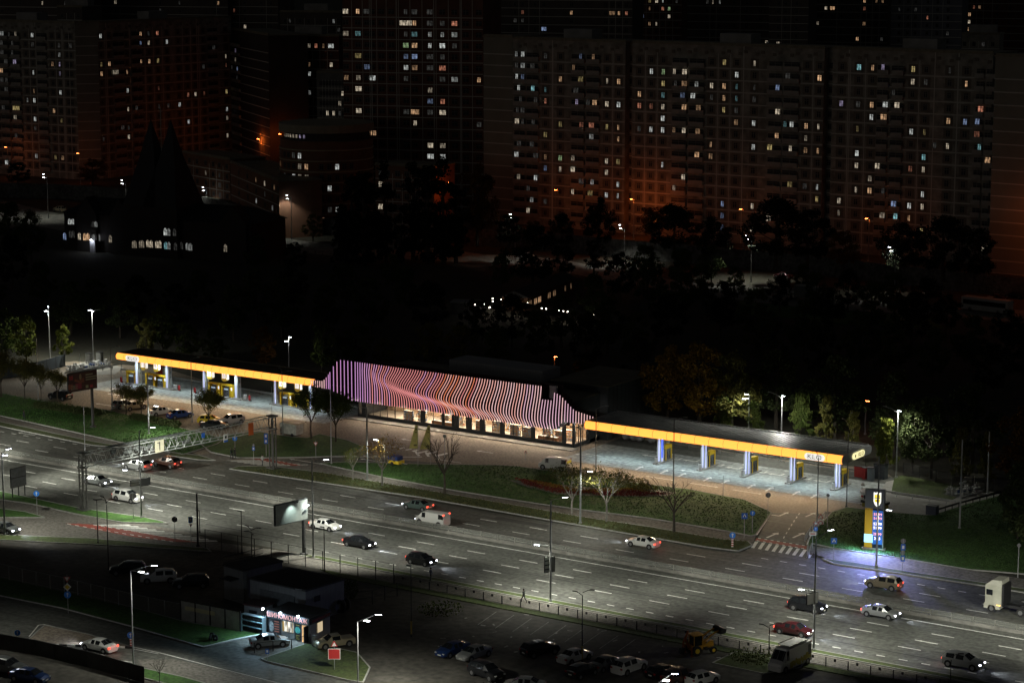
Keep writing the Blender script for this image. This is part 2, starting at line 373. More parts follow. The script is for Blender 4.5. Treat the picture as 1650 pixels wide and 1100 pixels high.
# arrows
ar = MB()
def arrow(px, py, dx, dy, ln, wd=.16, z=.036, bend=None, s=1.0):
    p = G(px, py); d = Vector((dx, dy)).normalized(); n = Vector((-d.y, d.x)); p = Vector((p.x, p.y))
    a, b = p - d*ln/2, p + d*(ln/2 - .8*s)
    ar.sheet([a-n*wd/2, b-n*wd/2, b+n*wd/2, a+n*wd/2], z)
    ar.sheet([b-n*.42*s, p+d*ln/2, b+n*.42*s], z + .001)
    if bend:
        q = a; e = q + n*bend; ar.sheet([q-d*wd/2, e-d*wd/2, e+d*wd/2, q+d*wd/2], z+.002)
for x, y in ((1030,754),(1070,760),(1099,765),(1140,771.5),(1169,776),(1211,783),(1240,787.5),(1283,794),(1312,799)): arrow(x, y, -.1, 1, 2.9, .34, s=1.35)
for x, y in ((1044,734),(1082,739),(1110,742),(1150,749),(1179,753.5),(1220,760),(1247,764),(1290,771),(1321,775)): arrow(x, y, -1, .05, 2.4, .34, bend=-1.2, s=1.3)
for x, y in ((1064,770.5),(1134,781.5),(1204,792.5)): arrow(x, y, 1, 0, 5.0, .14, s=.6)
for x, y in ((1150,740),(1216,751),(1284,761)): arrow(x, y, -1, 0, 4.6, .14, s=.6)
for x, y in ((1245,862),(1287,862)): arrow(x, y, .02, 1, 3.4, .34, s=1.3)
arrow(1306,829,.02,1,3.0,.3, s=1.2); arrow(1263,828,.02,1,2.8,.3, bend=1.4, s=1.2)
for x, y in ((659,709),(781,728),(940,733),(955,732.5),(1110/1.0,759)): arrow(x, y, -1, 0, 3.2, .2)
arrow(490,743,-1,0,6,.2); arrow(600,742,-1,0,5,.2); arrow(722,742.5,-1,0,5,.2)
arrow(43,699,-1,0,4,.16); arrow(125,712,-1,0,4,.16); arrow(167,652,-1,0,4,.3); arrow(186,636,-1,0,4,.3); arrow(192,628,-1,0,4,.3)
structure('arrow_marking', ar, M_line)
# slab joints of the apron
jt = MB()
for y in (302.9, 308.6, 311.4): jt.box((-167, y, .0305), (51, .07, .003))
for y in (303.4, 310.6): jt.box((-269, y, .0305), (56, .07, .003))
for x in range(-190, -141, 7): jt.box((x, 307, .0305), (.04, 11, .003))
structure('slab_joint', jt, M_dark)
# lower-left street lines
sl = MB()
def pline(mb, pts, wd=.12, z=.036):
    q = [G(*p) for p in pts]
    for a, b in zip(q, q[1:]):
        d = b - a; mb.box(((a.x+b.x)/2, (a.y+b.y)/2, z), (d.length+.05, wd, .004), math.atan2(d.y, d.x))
pline(sl, [(47,1025),(62,1007),(70,1005.5),(140,1021),(205,1039)], .14); pline(sl, [(43,1034),(60,1020),(72,1011.5),(120,1022),(173,1036)], .12)
pline(sl, [(215,1042),(260,1052),(360,1078),(460,1103),(560,1130)], .16); pline(sl, [(215,1045),(255,1053)], .12)
pline(sl, [(10,1043),(25,1036)], .12); pline(sl, [(110,1055),(170,1060),(215,1067)], .1); pline(sl, [(140,1062),(190,1067),(212,1072)], .1)
pline(sl, [(0,961),(100,981),(214,1011),(328,1043)], .25, .15)
pline(sl, [(328,1043),(372,1032),(428,1021)], .25, .15)
structure('street_marking', sl, M_line)
bw = MB()
q0, q1 = G(42, 1039), G(215, 1044)
for k in range(13):
    a, b = q0.lerp(q1, k/13), q0.lerp(q1, (k+1)/13); d = b-a
    bw.box(((a.x+b.x)/2, (a.y+b.y)/2, .12), (d.length, .2, .25), math.atan2(d.y, d.x), m=k % 2)
structure('striped_kerb', bw, [M_dark, M_line])
# parking bay marks and litter-like paint flecks on the car park
fl = MB(); rr = random.Random(3)
for k in range(60):
    p = G(700 + rr.random()*520, 985 + rr.random()*75)
    if p.y > 226.5: continue
    fl.box((p.x, p.y, .018), (.25+rr.random()*.5, .12+rr.random()*.15, .004), rr.random()*3)
for k in range(9): pline(fl, [(800+k*28, 985+k*5.5),(770+k*28, 1006+k*5.5)], .08, .018)
structure('bay_marking', fl, mat('worn_line_paint', (.3,.3,.27), .8, var=.5, vs=1.5))
# dark asphalt patches and tyre wear on the highway (real patches)
pt = MB()
for (x, y, l, wd) in ((-176,263.3,9,1.6),(-118,249.6,14,.5),(-206,262.6,16,.35),(-150,241.6,22,.3),(-180,256.4,30,.25),(-128,244.9,26,.3),(-220,244,20,.3),(-110,237.5,18,.35),(-205,237.7,14,.4)):
    pt.box((x, y, .0245), (l, wd, .003))
structure('asphalt_patch', pt, mat('fresh_asphalt', (.045,.046,.043), .8, var=.2, vs=1))

# ---------------------------------------------------------------- far ground: back road, terrace, paths
M_aroad = mat('back_road_asphalt', (0.14, 0.14, 0.13), 0.85, col2=(0.24,0.24,0.21), vs=.2, vs2=1)
structure('back_road', MB().sheet(P2((-150,318),(0,322),(95,345),(200,348),(350,372),(440,382),(520,392),(600,396),(720,402),(780,410),(845,413),(905,418),(1010,440),(1200,468),(1300,478),(1480,492),(1650,500),(1760,505),(1760,530),(1650,520),(1500,508),(1300,496),(1200,485),(1080,468),(960,448),(860,430),(700,420),(540,412),(420,402),(330,395),(100,372),(0,352),(-150,345)), 0.03), M_aroad)
lawn('lawn', P2((1190,486),(1300,497),(1500,512),(1520,530),(1350,522),(1200,505)), z=.1, kerb=False)
TZ = 4.0   # the flats stand on a terrace behind a retaining wall
T3 = [(G(x, y, 0).x, G(x, y, 0).y) for x, y in ((-300,336),(0,318),(100,320),(230,330),(330,342),(420,364),(520,378),(620,388),(760,396),(845,401),(905,405),(1020,416),(1200,432),(1285,440),(1420,455),(1590,474),(1650,480),(1900,505))]
tb = MB(); far = [(600, 2400), (-2200, 2400)]
tb.prism(T3 + far, -1, TZ)
structure('terrace', tb, M_ground)
rw = MB()
for a, b in zip(T3, T3[1:]):
    a = Vector((*a,0)); b = Vector((*b,0)); d = b-a
    n = max(1, int(d.length/6))
    for k in range(n):
        p = a.lerp(b, (k+.5)/n); rw.box((p.x, p.y-.15, TZ/2+.3), (d.length/n-.06, .35, TZ+.6), math.atan2(d.y, d.x))
tag(rw.build('retaining_wall', mat('stained_wall_concrete', (.09,.09,.085), .9, var=.3, vs=.3, vs2=1.2)), 'long grey concrete retaining wall behind the back road', 'wall')
# ---------------------------------------------------------------- petrol station
E_fascia = glow('lit_yellow_fascia', (1.0, 0.31, 0.05), 2.25, (0.6,0.35,0.03))
E_white = glow('lit_white_panel', (1.0, 0.97, 0.9), 0.95, (.7,.7,.7))
E_strip = glow('lit_blue_white_strip', (0.55, 0.6, 1.0), 1.3)
E_blue = glow('lit_blue_strip', (0.06, 0.12, 1.0), 2.0)
M_roof = mat('ribbed_roof_sheet', (0.2, 0.18, 0.13), 0.75, 0.1, var=.25, vs=.6)
M_clad = mat('anthracite_cladding', (0.035, 0.042, 0.048), 0.6, var=.2, vs=1)
M_col = mat('column_cladding', (0.5, 0.52, 0.52), 0.5)
M_seam = mat('panel_seam', (0.2, 0.1, 0.01), 0.7)
M_letter = mat('black_lettering', (0.01, 0.01, 0.01), 0.5)
M_metal2 = mat('soffit_panel', (0.3, 0.31, 0.31), 0.5)
AMB = 1900
def canopy(x0, x1, yf, yb, zb, zt, cols, label, sign_x, endsign, seams, light_n, power):
    t = thing('petrol_canopy', label, 'canopy', ((x0+x1)/2, (yf+yb)/2, 0)); cx, cy = (x0+x1)/2, (yf+yb)/2
    hx, f, b = (x1-x0)/2, yf-cy, yb-cy
    h = zt - zb
    # roof deck with ribs
    m = MB(); m.box((0, (f+b)/2, zt-.1), (2*hx-.5, b-f-.5, .16)); m.box((0, (f+b)/2+.1, zb+.12), (2*hx-.5, b-f-.7, .1))
    k = -hx + .6
    while k < hx-.5: m.box((k, (f+b)/2, zt+.02), (.09, b-f-.7, .09)); k += .62
    m.box((0, b-.25, zt+.06), (2*hx-.4, .18, .22)); m.build('roof', (mat('pale_roof_sheet', (.36,.36,.36), .5, .2, var=.3, vs=.4) if endsign else M_roof), t)
    # bowed front fascia
    m = MB(); N = 8; prof = []
    for i in range(N+1):
        a = math.pi * (i/N - .5); prof.append((f + .35 - .55*math.cos(a), zb + h/2 + h/2*math.sin(a)))
    vs = [(-hx, y, z) for y, z in prof] + [(hx, y, z) for y, z in prof]
    m.add(vs, [(i, i+1, i+2+N, i+1+N) for i in range(N)])
    for s in range(1, seams):
        x = -hx + 2*hx*s/seams
        for i in range(N): 
            p, q = prof[i], prof[i+1]; m.add([(x-.025, p[0]-.006, p[1]), (x+.025, p[0]-.006, p[1]), (x+.025, q[0]-.006, q[1]), (x-.025, q[0]-.006, q[1])], [(0,1,2,3)], 1)
    m.build('fascia', [E_fascia, M_seam], t)
    # end caps: rounded slabs along Y
    for sx, nm in ((-1, 'end_panel'), (1, 'end_panel')):
        m = MB(); pr = []
        for i in range(9): a = math.pi*(i/8-.5); pr.append((f+.35-.57*math.cos(a), zb+h/2+h/2*math.sin(a)))
        pb = []
        for i in range(9): a = math.pi*(.5-i/8); pb.append((b-.35+.57*math.cos(a), zb+h/2+h/2*math.sin(a)))
        ring = pr + pb; n = len(ring)
        vs = [(sx*hx - .02*sx, y, z) for y, z in ring] + [(sx*(hx+.12), y, z) for y, z in ring]
        fs = [tuple(range(n)), tuple(reversed(range(n, 2*n)))] + [(i, (i+1) % n, (i+1) % n + n, i+n) for i in range(n)]
        m.add(vs, fs); m.build(nm, (mat('grey_end_cladding', (.45,.47,.5), .5) if endsign else M_clad), t)
    m = MB(); m.box((0, b-.1, zb+h/2), (2*hx-.1, .2, h-.1)); m.build('rear_fascia', M_clad, t)
    # lit name panel
    px = sign_x - cx
    m = MB(); pl = []
    for i in range(20): a = 2*math.pi*i/20; pl.append(((1.15 if math.cos(a) > 0 else -1.15) + .5*math.cos(a), .5*math.sin(a)))
    vs = [(px+a, f-.24, zb+h/2+c) for a, c in pl] + [(px+a, f-.2, zb+h/2+c) for a, c in pl]; n = 20
    m.add(vs, [tuple(range(n)), tuple(reversed(range(n,2*n)))] + [(i,(i+1)%n,(i+1)%n+n,i+n) for i in range(n)])
    sp = m.build('name_panel', E_white, t)
    letters('lettering', 'KLO', .98, M_letter, sp, (px, f-.265, zb+h/2), (R(90), 0, 0), .012, 1.25)
    if endsign:
        m = MB(); vs = [(hx+.16, a*.95+.2, zb+h/2+c*.95) for a, c in pl] + [(hx+.3, a*.95+.2, zb+h/2+c*.95) for a, c in pl]
        vs = [(v[0], v[1]*1.25, v[2]) for v in vs]
        m.add(vs, [tuple(range(n)), tuple(reversed(range(n,2*n)))] + [(i,(i+1)%n,(i+1)%n+n,i+n) for i in range(n)])
        s2 = m.build('name_panel', glow('lit_pale_yellow_panel', (1, .9, .45), 1.1), t)
        letters('lettering', 'KLO', .85, M_letter, s2, (hx+.325, .9, zb+h/2), (R(90), 0, R(90)), .012, 1.1)
        m = MB(); m.T = Matrix.Translation((hx+.32, -.95, zb+h/2)); m.add([(0,-.22,.2),(0,.22,.2),(0,.2,-.05),(0,0,-.3),(0,-.2,-.05)], [(0,1,2,3,4)]); m.build('emblem', M_letter, s2)
    # columns
    for c in cols:
        cpt = MB(); x, y = c[0]-cx, c[1]-cy
        cpt.box((x, y, zb/2+.1), (.75, .95, zb+.1)); co = cpt.build('column', M_col, t)
        s = MB(); s.box((x-.39 if c[2] < 0 else x+.385, y-.2, zb/2+.2), (.05, .22, zb-.3)); s.box((x, y-.49, zb/2+.2), (.16, .04, zb-.3)); s.build('light_strip', E_strip, co)
        s = MB(); s.box((x+.383, y+.1, zb*.62), (.02, .35, .5)); s.build('notice', mat('notice_print', (.25,.3,.3), .6, var=.5, vs=6), co); s = MB(); s.box((x+.383, y+.1, zb*.45), (.02, .3, .3)); s.build('notice', mat('notice_print', (.25,.3,.3), .6, var=.5, vs=6), co)
    # downlights, plus added amber spots that boost the fascia glow on the forecourt
    for k in range(light_n):
        x = -hx + 2*hx*(k+.5)/light_n
        for y in (f*.45, b*.45):
            m = MB(); m.box((x, y, zb+.05), (.6, .35, .05)); d = m.build('downlight', glow('downlight_lens', (.85,.95,1.0), 5), t)
        lamp_light('SPOT', t, (x, f*.45, zb-.02), power, (.76,.95,.97), .35, 150, 1.0)
        lamp_light('SPOT', t, (x, f-.3, zb+.3), AMB, (1,.78,.5), .6, 128, 1.0, to=(x, f-9, 0))
    return t
XL0, XL1 = -292.3, -246.3
canL = canopy(XL0, XL1, 304.6, 310.9, 5.0, 6.2, [(-290.1,307.9,-1),(-282.7,307.9,-1),(-273.9,308,-1),(-266.4,308,-1),(-257.4,308,-1),(-249.5,308,-1)],
    'long dark-roofed canopy with glowing yellow front on the left of the shop', -288.2, False, 24, 8, 1050)
XR0, XR1 = -189.3, -144.9
canR = canopy(XR0, XR1, 301.2, 310.6, 5.0, 6.3, [(-178.6,306.4,1),(-170.8,306.4,1),(-163.3,306.4,1),(-155.6,306.4,1),(-148.1,306.4,1)],
    'long grey-roofed canopy with glowing yellow front on the right of the shop', -149.3, True, 18, 9, 1150)
# islands
isl = MB()
for x in (-178.6,-170.8,-163.3,-155.6,-148.1):
    pl = [(x-.55,304.9),(x-.35,304.6),(x+.35,304.6),(x+.55,304.9),(x+.55,310),(x-.55,310)]; isl.prism(pl, 0, .2)
for x in (-286.4,-270.1,-253.4): isl.prism([(x-5.2,307.2),(x+5.2,307.2),(x+5.2,308.7),(x-5.2,308.7)], 0, .2)
structure('pump_island', isl, M_conc)
# numbered signs beneath the left canopy
def number_sign(x, num, where):
    t = thing('pump_number_sign', 'yellow hanging sign with number %s, under the left canopy %s' % (num, where), 'sign', (x, 307.2, 3.6), 0, 'hanging pump number signs')
    m = MB(); pl = [(-.6,0),(-.45,-.35),(0,-.5),(.45,-.35),(.6,0),(.6,1.1),(-.6,1.1)]
    n = len(pl); vs = [(a, -.35, c) for a, c in pl] + [(a, .35, c) for a, c in pl]
    m.add(vs, [tuple(reversed(range(n))), tuple(range(n,2*n))] + [(i,(i+1)%n,(i+1)%n+n,i+n) for i in range(n)])
    m.box((0,0,1.25),(.1,.1,.35))
    b = m.build('sign_body', glow('dim_yellow_sign', (.9,.6,.05), .12, (.4,.27,.03)), t)
    m = MB(); m.box((0,-.36,.5),(.8,.03,.85)); m.box((.62,0,.45),(.03,.6,1.1)); m.build('number_panel', E_white, b)
    letters('number', num, .95, M_red, b, (0,-.39,.5), (R(90),0,0), .01)
for x, n, wh in ((-288.0,'11','by its left end'),(-284.9,'9','beside the second column'),(-272.0,'7','beside the third column'),(-268.6,'5','beside the fourth column'),(-255.5,'3','beside the fifth column'),(-251.9,'1','beside the last column')):
    number_sign(x, n, wh)
# pumps: left canopy, yellow portals broadside
def make_pump():
    t = thing('fuel_pump', '', 'fuel pump', (0,0,0), 0, 'fuel pumps')
    m = MB(); m.box((-1.15,0,1.1),(.3,.75,2.2)); m.box((1.15,0,1.1),(.5,.75,2.2)); m.box((0,0,2.1),(2.7,.8,.25)); m.box((.62,0,1.0),(.12,.6,1.9)); m.build('portal_frame', M_yellow, t)
    m = MB(); m.box((-.2,0,.75),(1.25,.55,1.5)); c = m.build('dispenser_cabinet', mat('dispenser_grey', (.12,.13,.15), .5, var=.2, vs=5), t)
    m = MB(); m.box((-.2,-.29,1.35),(.9,.03,.28)); m.build('display', glow('pump_display', (.7,.85,1), .35), c)
    for x in (-.55,-.2,.15):
        m = MB(); m.tube([(x,-.31,1.1),(x,-.42,.8),(x+.04,-.38,.35),(x+.08,-.31,.6)], .03, 5); m.box((x,-.35,1.12),(.09,.12,.22)); m.build('hose', M_black, c)
    m = MB(); m.box((1.15,-.39,1.5),(.3,.02,.5)); m.build('price_card', E_white, t)
    return t
pump = make_pump(); pump.location = (-286.9, 308, .2); pump['label'] = 'yellow-framed fuel pump right of the first column of the left canopy'
for x, lb in ((-291.6,'yellow-framed fuel pump at the far left end of the left canopy'),(-284.5,'yellow-framed fuel pump left of the second column of the left canopy'),(-271.7,'yellow-framed fuel pump right of the third column of the left canopy'),(-268.7,'yellow-framed fuel pump left of the fourth column of the left canopy'),(-255.2,'yellow-framed fuel pump right of the fifth column of the left canopy'),(-251.8,'yellow-framed fuel pump behind a street tree, left of the last column')):
    dup(pump, (x, 308, .2), 0, lb)
def make_pump_b():
    t = thing('fuel_pump', '', 'fuel pump', (0,0,0), 0, 'fuel pumps')
    m = MB(); m.box((0,0,.9),(.6,1.5,1.8)); m.build('dispenser_cabinet', mat('dispenser_grey', (.12,.13,.15)), t)
    m = MB(); m.box((0,0,2.1),(.7,1.7,.6)); m.box((.34,-.85,1.0),(.08,.2,2.0)); m.box((.34,.8,1.2),(.1,.25,2.2)); m.box((-.34,.8,1.2),(.1,.25,2.2)); m.build('yellow_head', M_yellow, t)
    m = MB(); m.tube([(.33,-.4,1.4),(.45,-.4,.8),(.4,-.4,.3),(.33,-.5,.7)], .035, 5); m.tube([(.33,.3,1.4),(.45,.3,.8),(.4,.3,.3),(.33,.2,.7)], .035, 5); m.build('hose', M_black, t)
    return t
pb = make_pump_b()
for k, x in enumerate((-178.6,-170.8,-163.3,-155.6,-148.1)):
    lb = 'narrow yellow and grey pump behind the %s column of the right canopy' % ORD[k]
    if k == 0: pb.location = (x, 308.3, .2); pb['label'] = lb
    else: dup(pb, (x, 308.3, .2), 0, lb)
# fire points: red extinguisher trolley + white bin at the island ends
def fire_point():
    t = thing('fire_trolley', '', 'fire extinguisher', (0,0,0), 0, 'red extinguisher trolleys by the pumps')
    m = MB(); m.lathe([(.02,1.15),(.17,1.0),(.2,.9),(.2,.25),(.12,.15)], n=10); m.build('cylinder', M_red, t)
    m = MB(); m.tube([(.1,.25,.2),(.1,.3,1.2)], .02); m.tube([(-.25,.2,.12),(.25,.2,.12)], .11, 10); m.build('cart', M_black, t)
    return t
fp = fire_point(); fp.location = (-280.0,307.6,0); fp['label'] = 'red extinguisher trolley right of the second column of the left canopy'
for x, lb in ((-263.4,'red extinguisher trolley right of the fourth column of the left canopy'),(-246.0,'red extinguisher trolley right of the last column of the left canopy'),(-276.2,'red extinguisher trolley just left of the third column'),(-294.2,'red extinguisher trolley at the far left island end')): dup(fp, (x,307.6,0), 0, lb)
def bin_():
    t = thing('litter_bin', '', 'bin', (0,0,0), 0, 'bins on the pump islands')
    m = MB(); m.lathe([(.25,0),(.3,.1),(.3,.8),(.33,.85),(.2,.95)], n=10); m.build('drum', mat('bin_grey', (.5,.5,.5), .5), t)
    m = MB(); m.lathe([(.2,.95),(.14,1.0),(.14,1.02)], n=10); m.build('lid', M_dark, t)
    return t
bn = bin_(); bn.location = (-280.8,307.5,.2); bn['label'] = 'grey bin at the right end of the leftmost pump island'
for k, x in enumerate((-178.6,-170.8,-163.3,-155.6,-148.1)): dup(bn, (x,305.15,.2), 0, 'grey bin in front of the %s column of the right canopy' % ORD[k])
dup(bn, (-264.3,307.5,.2), 0, 'grey bin at the right end of the middle pump island of the left canopy')
# red fire board hanging behind the left pumps
t = thing('fire_board', 'red fire equipment board standing behind the left pumps', 'fire board', (*G(257,608).xy, 0))
MB().box((0,0,1.6),(1.5,.15,1.8)).build('board', M_red, t); MB().box((-.6,0,.35),(.08,.08,.7)).box((.6,0,.35),(.08,.08,.7)).build('legs', M_dark, t)

# ---------------------------------------------------------------- the shop
SX0, SX1, SY0, SY1, SH = -239.0, -195.6, 307.5, 322.0, 7.6
shop = thing('station_shop', 'dark glazed station shop behind a wavy curtain of glowing pink fins', 'shop', ((SX0+SX1)/2, SY0, 0)); ox = (SX0+SX1)/2
m = MB(); wdt = SX1-SX0
def sx(x): return x - ox
m.box((0, SY1-SY0, SH/2), (wdt, .3, SH)); m.box((-wdt/2, (SY1-SY0)/2, SH/2), (.3, SY1-SY0, SH))
m.box((0, .15, 5.9), (wdt, .3, 3.4)); m.box((0, .15, .32), (wdt, .3, .64))
m.box((wdt/2, (SY1-SY0)/2, 5.9), (.3, SY1-SY0-.3, 3.4)); m.box((wdt/2, 9.5, 2.1), (.3, 9, 4.2)); m.box((wdt/2, (SY1-SY0)/2-.0, .3), (.3, SY1-SY0-.4, .6))
m.build('wall', M_clad, shop)
MB().box((0, (SY1-SY0)/2, SH), (wdt+.2, SY1-SY0+.3, .25)).build('roof', M_roof, shop)
MB().box((0, (SY1-SY0)/2, .05), (wdt-.4, SY1-SY0-.4, .1)).build('shop_floor', mat('pale_tiles', (.5,.45,.38), .3), shop)
MB().box((0, (SY1-SY0)/2, 4.0), (wdt-.6, SY1-SY0-.6, .08)).build('ceiling', mat('dark_ceiling', (.1,.09,.08), .7), shop)
MB().box((0, 7.5, 2), (wdt-.8, .1, 3.9)).build('partition', mat('warm_interior_wall', (.36,.25,.16), .7, var=.6, vs=.9), shop)
def fx(px): # front wall x from photo column, at mid window height
    A = Vector((SX0, SY0-.0, 0)); return wall_hit(A, Vector((1, 0)), px, 560+px*.15)[0] + SX0
# piers and windows by photo columns
bays = [(589,636,'dim'),(636,678,'lit'),(684,712,'lit'),(715,728,'lit'),(738,751,'door'),(759,773,'lit'),(780,806,'lit'),(812,856,'lit'),(861,906,'lit')]
px_p = [(583,589),(678,684),(712,715),(728,738),(751,759),(773,780),(806,812),(856,861),(906,911)]
m = MB()
for a, b in px_p:
    x0, x1 = fx(a), fx(b); m.box((sx((x0+x1)/2), .14, 2.4), (x1-x0, .34, 3.6))
m.build('pier', M_clad, shop)
Gl = glass('shop_glass', (.95,.96,.97), .06)
for a, b, kd in bays:
    x0, x1 = fx(a), fx(b); c = sx((x0+x1)/2); wd = x1-x0
    m = MB(); n = max(1, round(wd/1.7))
    for i in range(n+1): m.box((c-wd/2+.04+(wd-.08)*i/n, .1, 2.4), (.08, .1, 3.6))
    m.box((c, .1, 3.25), (wd, .1, .07)); m.box((c, .1, 4.17), (wd, .1, .07)); m.box((c, .1, .68), (wd, .12, .08))
    if kd == 'door':
        fr = m.build('door', M_dark, shop); MB().box((c-.1,.02,1.7),(.05,.06,.9)).box((c+.1,.02,1.7),(.05,.06,.9)).build('handle', M_steel, fr)
        MB().box((fx(756)-ox, -.1, 3.0), (.5,.08,.35)).build('sign_box', glow('yellow_door_sign', (.8,.8,.1), .4), fr)
    else: fr = m.build('window', M_dark, shop)
    MB().box((c, .12, 2.4), (wd-.05, .015, 3.5)).build('pane', Gl, fr)
# right side window
m = MB()
for y in (.6, 1.8, 3.0, 4.2): m.box((wdt/2, y, 2.4), (.12, .08, 3.6))
m.box((wdt/2, 2.4, 3.25), (.12, 3.6, .07)); fr = m.build('window', M_dark, shop)
MB().box((wdt/2, 2.4, 2.4), (.015, 3.6, 3.5)).build('pane', Gl, fr)
m = MB(); m.box((wdt/2, .3, 2.4), (.3, .4, 3.6)); m.box((wdt/2, 4.7, 2.4), (.3, .8, 3.6)); m.build('pier', M_clad, shop)
# front step and rear block
structure('shop_forestep', MB().prism([(SX0-1,305.3),(SX1+1.2,305.3),(SX1+1.2,307.4),(SX0-1,307.4)], 0, .15), M_conc)
# ceiling lamps (warm) of the shop
for k in range(11):
    x = -wdt/2 + 6.5 + k*3.35
    if x > wdt/2-1: break
    MB().box((x, 2.6, 3.93), (1.2, .5, .06)).build('ceiling_lamp', glow('warm_ceiling_lamp', (1,.8,.55), 6), shop)
    lamp_light('AREA', shop, (x, 3.2, 3.85), 430, (1,.78,.55), 2.0)
# the fins
random.seed(5)
def zprof(x):   # top and bottom of the fin curtain along X
    def ip(t, x):
        for (a, b), (c, d) in zip(t, t[1:]):
            if x <= c: k = max(0, (x-a)/(c-a)); k = k*k*(3-2*k) if abs(d-b) > 1.5 else k; return b + (d-b)*k
        return t[-1][1]
    top = ip([(-247,6.15),(-244.6,6.2),(-240.2,10.3),(-205,10.25),(-198.9,10.25),(-196.8,9.4),(-192.4,6.9),(-189.3,6.35)], x)
    bot = ip([(-247,5.0),(-242.8,5.0),(-238.0,3.55),(-197.5,3.5),(-196.5,3.6),(-195.2,5.0),(-189.3,5.0)], x)
    return bot, top
def bulge(x, z):
    tt = (x + 233.5) / 35.0
    if tt < -.08: return 0
    A = 0
    for (a, b), (c, d) in zip([(-.08,0),(0,.3),(.09,1.2),(.2,2.2),(.3,2.7),(.5,2.8),(.62,2.4),(.75,1.7),(.9,1.2),(1.0,.9),(1.1,.3),(1.3,.1)], [(0,.3),(.09,1.2),(.2,2.2),(.3,2.7),(.5,2.8),(.62,2.4),(.75,1.7),(.9,1.2),(1.0,.9),(1.1,.3),(1.3,.1),(2,0)]):
        if a <= tt <= c: A = b + (d-b)*(tt-a)/(c-a)
    zc = 8.9 - 3.9*min(1, max(0, tt))**.8
    if z > zc: k = (z-zc)/max(.8, (10.3-zc)*.62)
    else: k = (z-zc)/1.6
    s = .5 - .5*math.exp(-((z-3.5)/2.2)**2) if tt > .3 else 0
    return 1.12 * A * math.exp(-k*k)
finmats = []
for k, (c, s) in enumerate((((.84,.42,.85),.62), ((.95,.45,.75),.68), ((1.0,.36,.36),.72), ((1.0,.30,.16),.74), ((1.0,.50,.44),.85), ((1.0,.62,.62),.85), ((.95,.58,.72),.78))):
    finmats.append(glow('fin_light_%s' % 'abcdefg'[k], c, s*1.0))
M_fin = mat('dark_red_fin', (0.03, 0.008, 0.01), 0.6)
xs = [-247 + .47*k + .3 for k in range(9)] + [-242.6 + .78*k for k in range(8)]
x = xs[-1] + .52
while x < -189.6: xs.append(x); x += .515
order = sorted(range(len(xs)), key=lambda i: -(zprof(xs[i])[1]-zprof(xs[i])[0]))
keep = set(order[:96]); rest_f = MB(); rest_l = MB()
for i, x in enumerate(xs):
    b, tp = zprof(x); fm = MB(); lm = MB(); n = 26
    notch = -199.2 < x < -197.3
    if notch: tp = 8.2
    pr = []
    for j in range(n+1):
        z = b + (tp-b)*j/n; pr.append((304.35 - bulge(x, z) - SY0, z))
    X = sx(x)
    vs = [(X, y+.06, z) for y, z in pr] + [(X, max(y+.35, -1.2), z) for y, z in pr]
    tgt = fm if i in keep else rest_f
    tgt.add(vs, [(j, j+1, j+n+2, j+n+1) for j in range(n)])
    tl = lm if i in keep else rest_l
    tl.tube([(X, y, z) for y, z in pr], .07, 5)
    t01 = (x+247)/57.0
    if t01 < .2: mm = random.choice([0,0,1])
    elif t01 < .28: mm = random.choice([0,1,1,2])
    elif t01 < .5: mm = random.choice([2,2,2,1])
    elif t01 < .62: mm = random.choice([3,3,4,2])
    elif t01 < .78: mm = random.choice([4,5,4])
    else: mm = random.choice([5,6,6])
    if i in keep:
        fo = fm.build('fin', M_fin, shop); lm.build('light_strip', finmats[mm], fo)
ro = rest_f.build('fin', M_fin, shop); ro['kind'] = 'stuff'; rl = rest_l.build('light_strip', finmats[5], ro)
for x, p, c in ((-243,260,(.8,.4,.9)),(-232,260,(.95,.35,.5)),(-222,260,(1,.35,.25)),(-212,260,(1,.5,.4)),(-201,260,(.95,.5,.6))):
    pass
for k in range(9):
    x = SX0 + 2.5 + k*4.9
    MB().box((sx(x), -1.1, 3.42), (.4,.4,.08)).build('soffit_lamp', glow('warm_ceiling_lamp', (1,.8,.55), 6), shop)
    lamp_light('SPOT', shop, (sx(x), -1.2, 3.3), 620, (1,.86,.66), .2, 150, 1.0, to=(sx(x), -6, 0))
MB().box((sx(-198.2), -1.6, 9.0), (1.3,.5,2.4)).build('vent_box', mat('pale_vent',(.35,.36,.38),.6), shop)
# yellow banner and dark screen behind the fins on the left
MB().box((sx(-241.0), -1.0, 6.2), (3.6,.06,1.3)).build('yellow_banner', mat('yellow_banner_cloth', (.6,.42,.02), .6), shop)
MB().box((sx(-246), .2, 5.6), (13.6,5.6,.2)).build('link_canopy', M_roof, shop)
MB().box((sx(-192.5), 1.0, 5.6), (6.0,4.4,.2)).build('link_canopy', M_roof, shop)
MB().box((0, -.5, 9.0), (wdt-3, .12, 2.6)).box((0, -.5, 5.8), (wdt-.5, .1, 4.2)).build('backing_screen', mat('dark_screen', (.02,.012,.016), .7), shop)
tubeE = glow('strip_lamp', (1,.95,.9), 8)
MB().box((wdt/2+.9, .2, 4.6), (1.6,.12,.08)).build('strip_lamp', tubeE, shop); lamp_light('POINT', shop, (wdt/2+.9, .2, 4.4), 120, (1,.95,.9), .3)
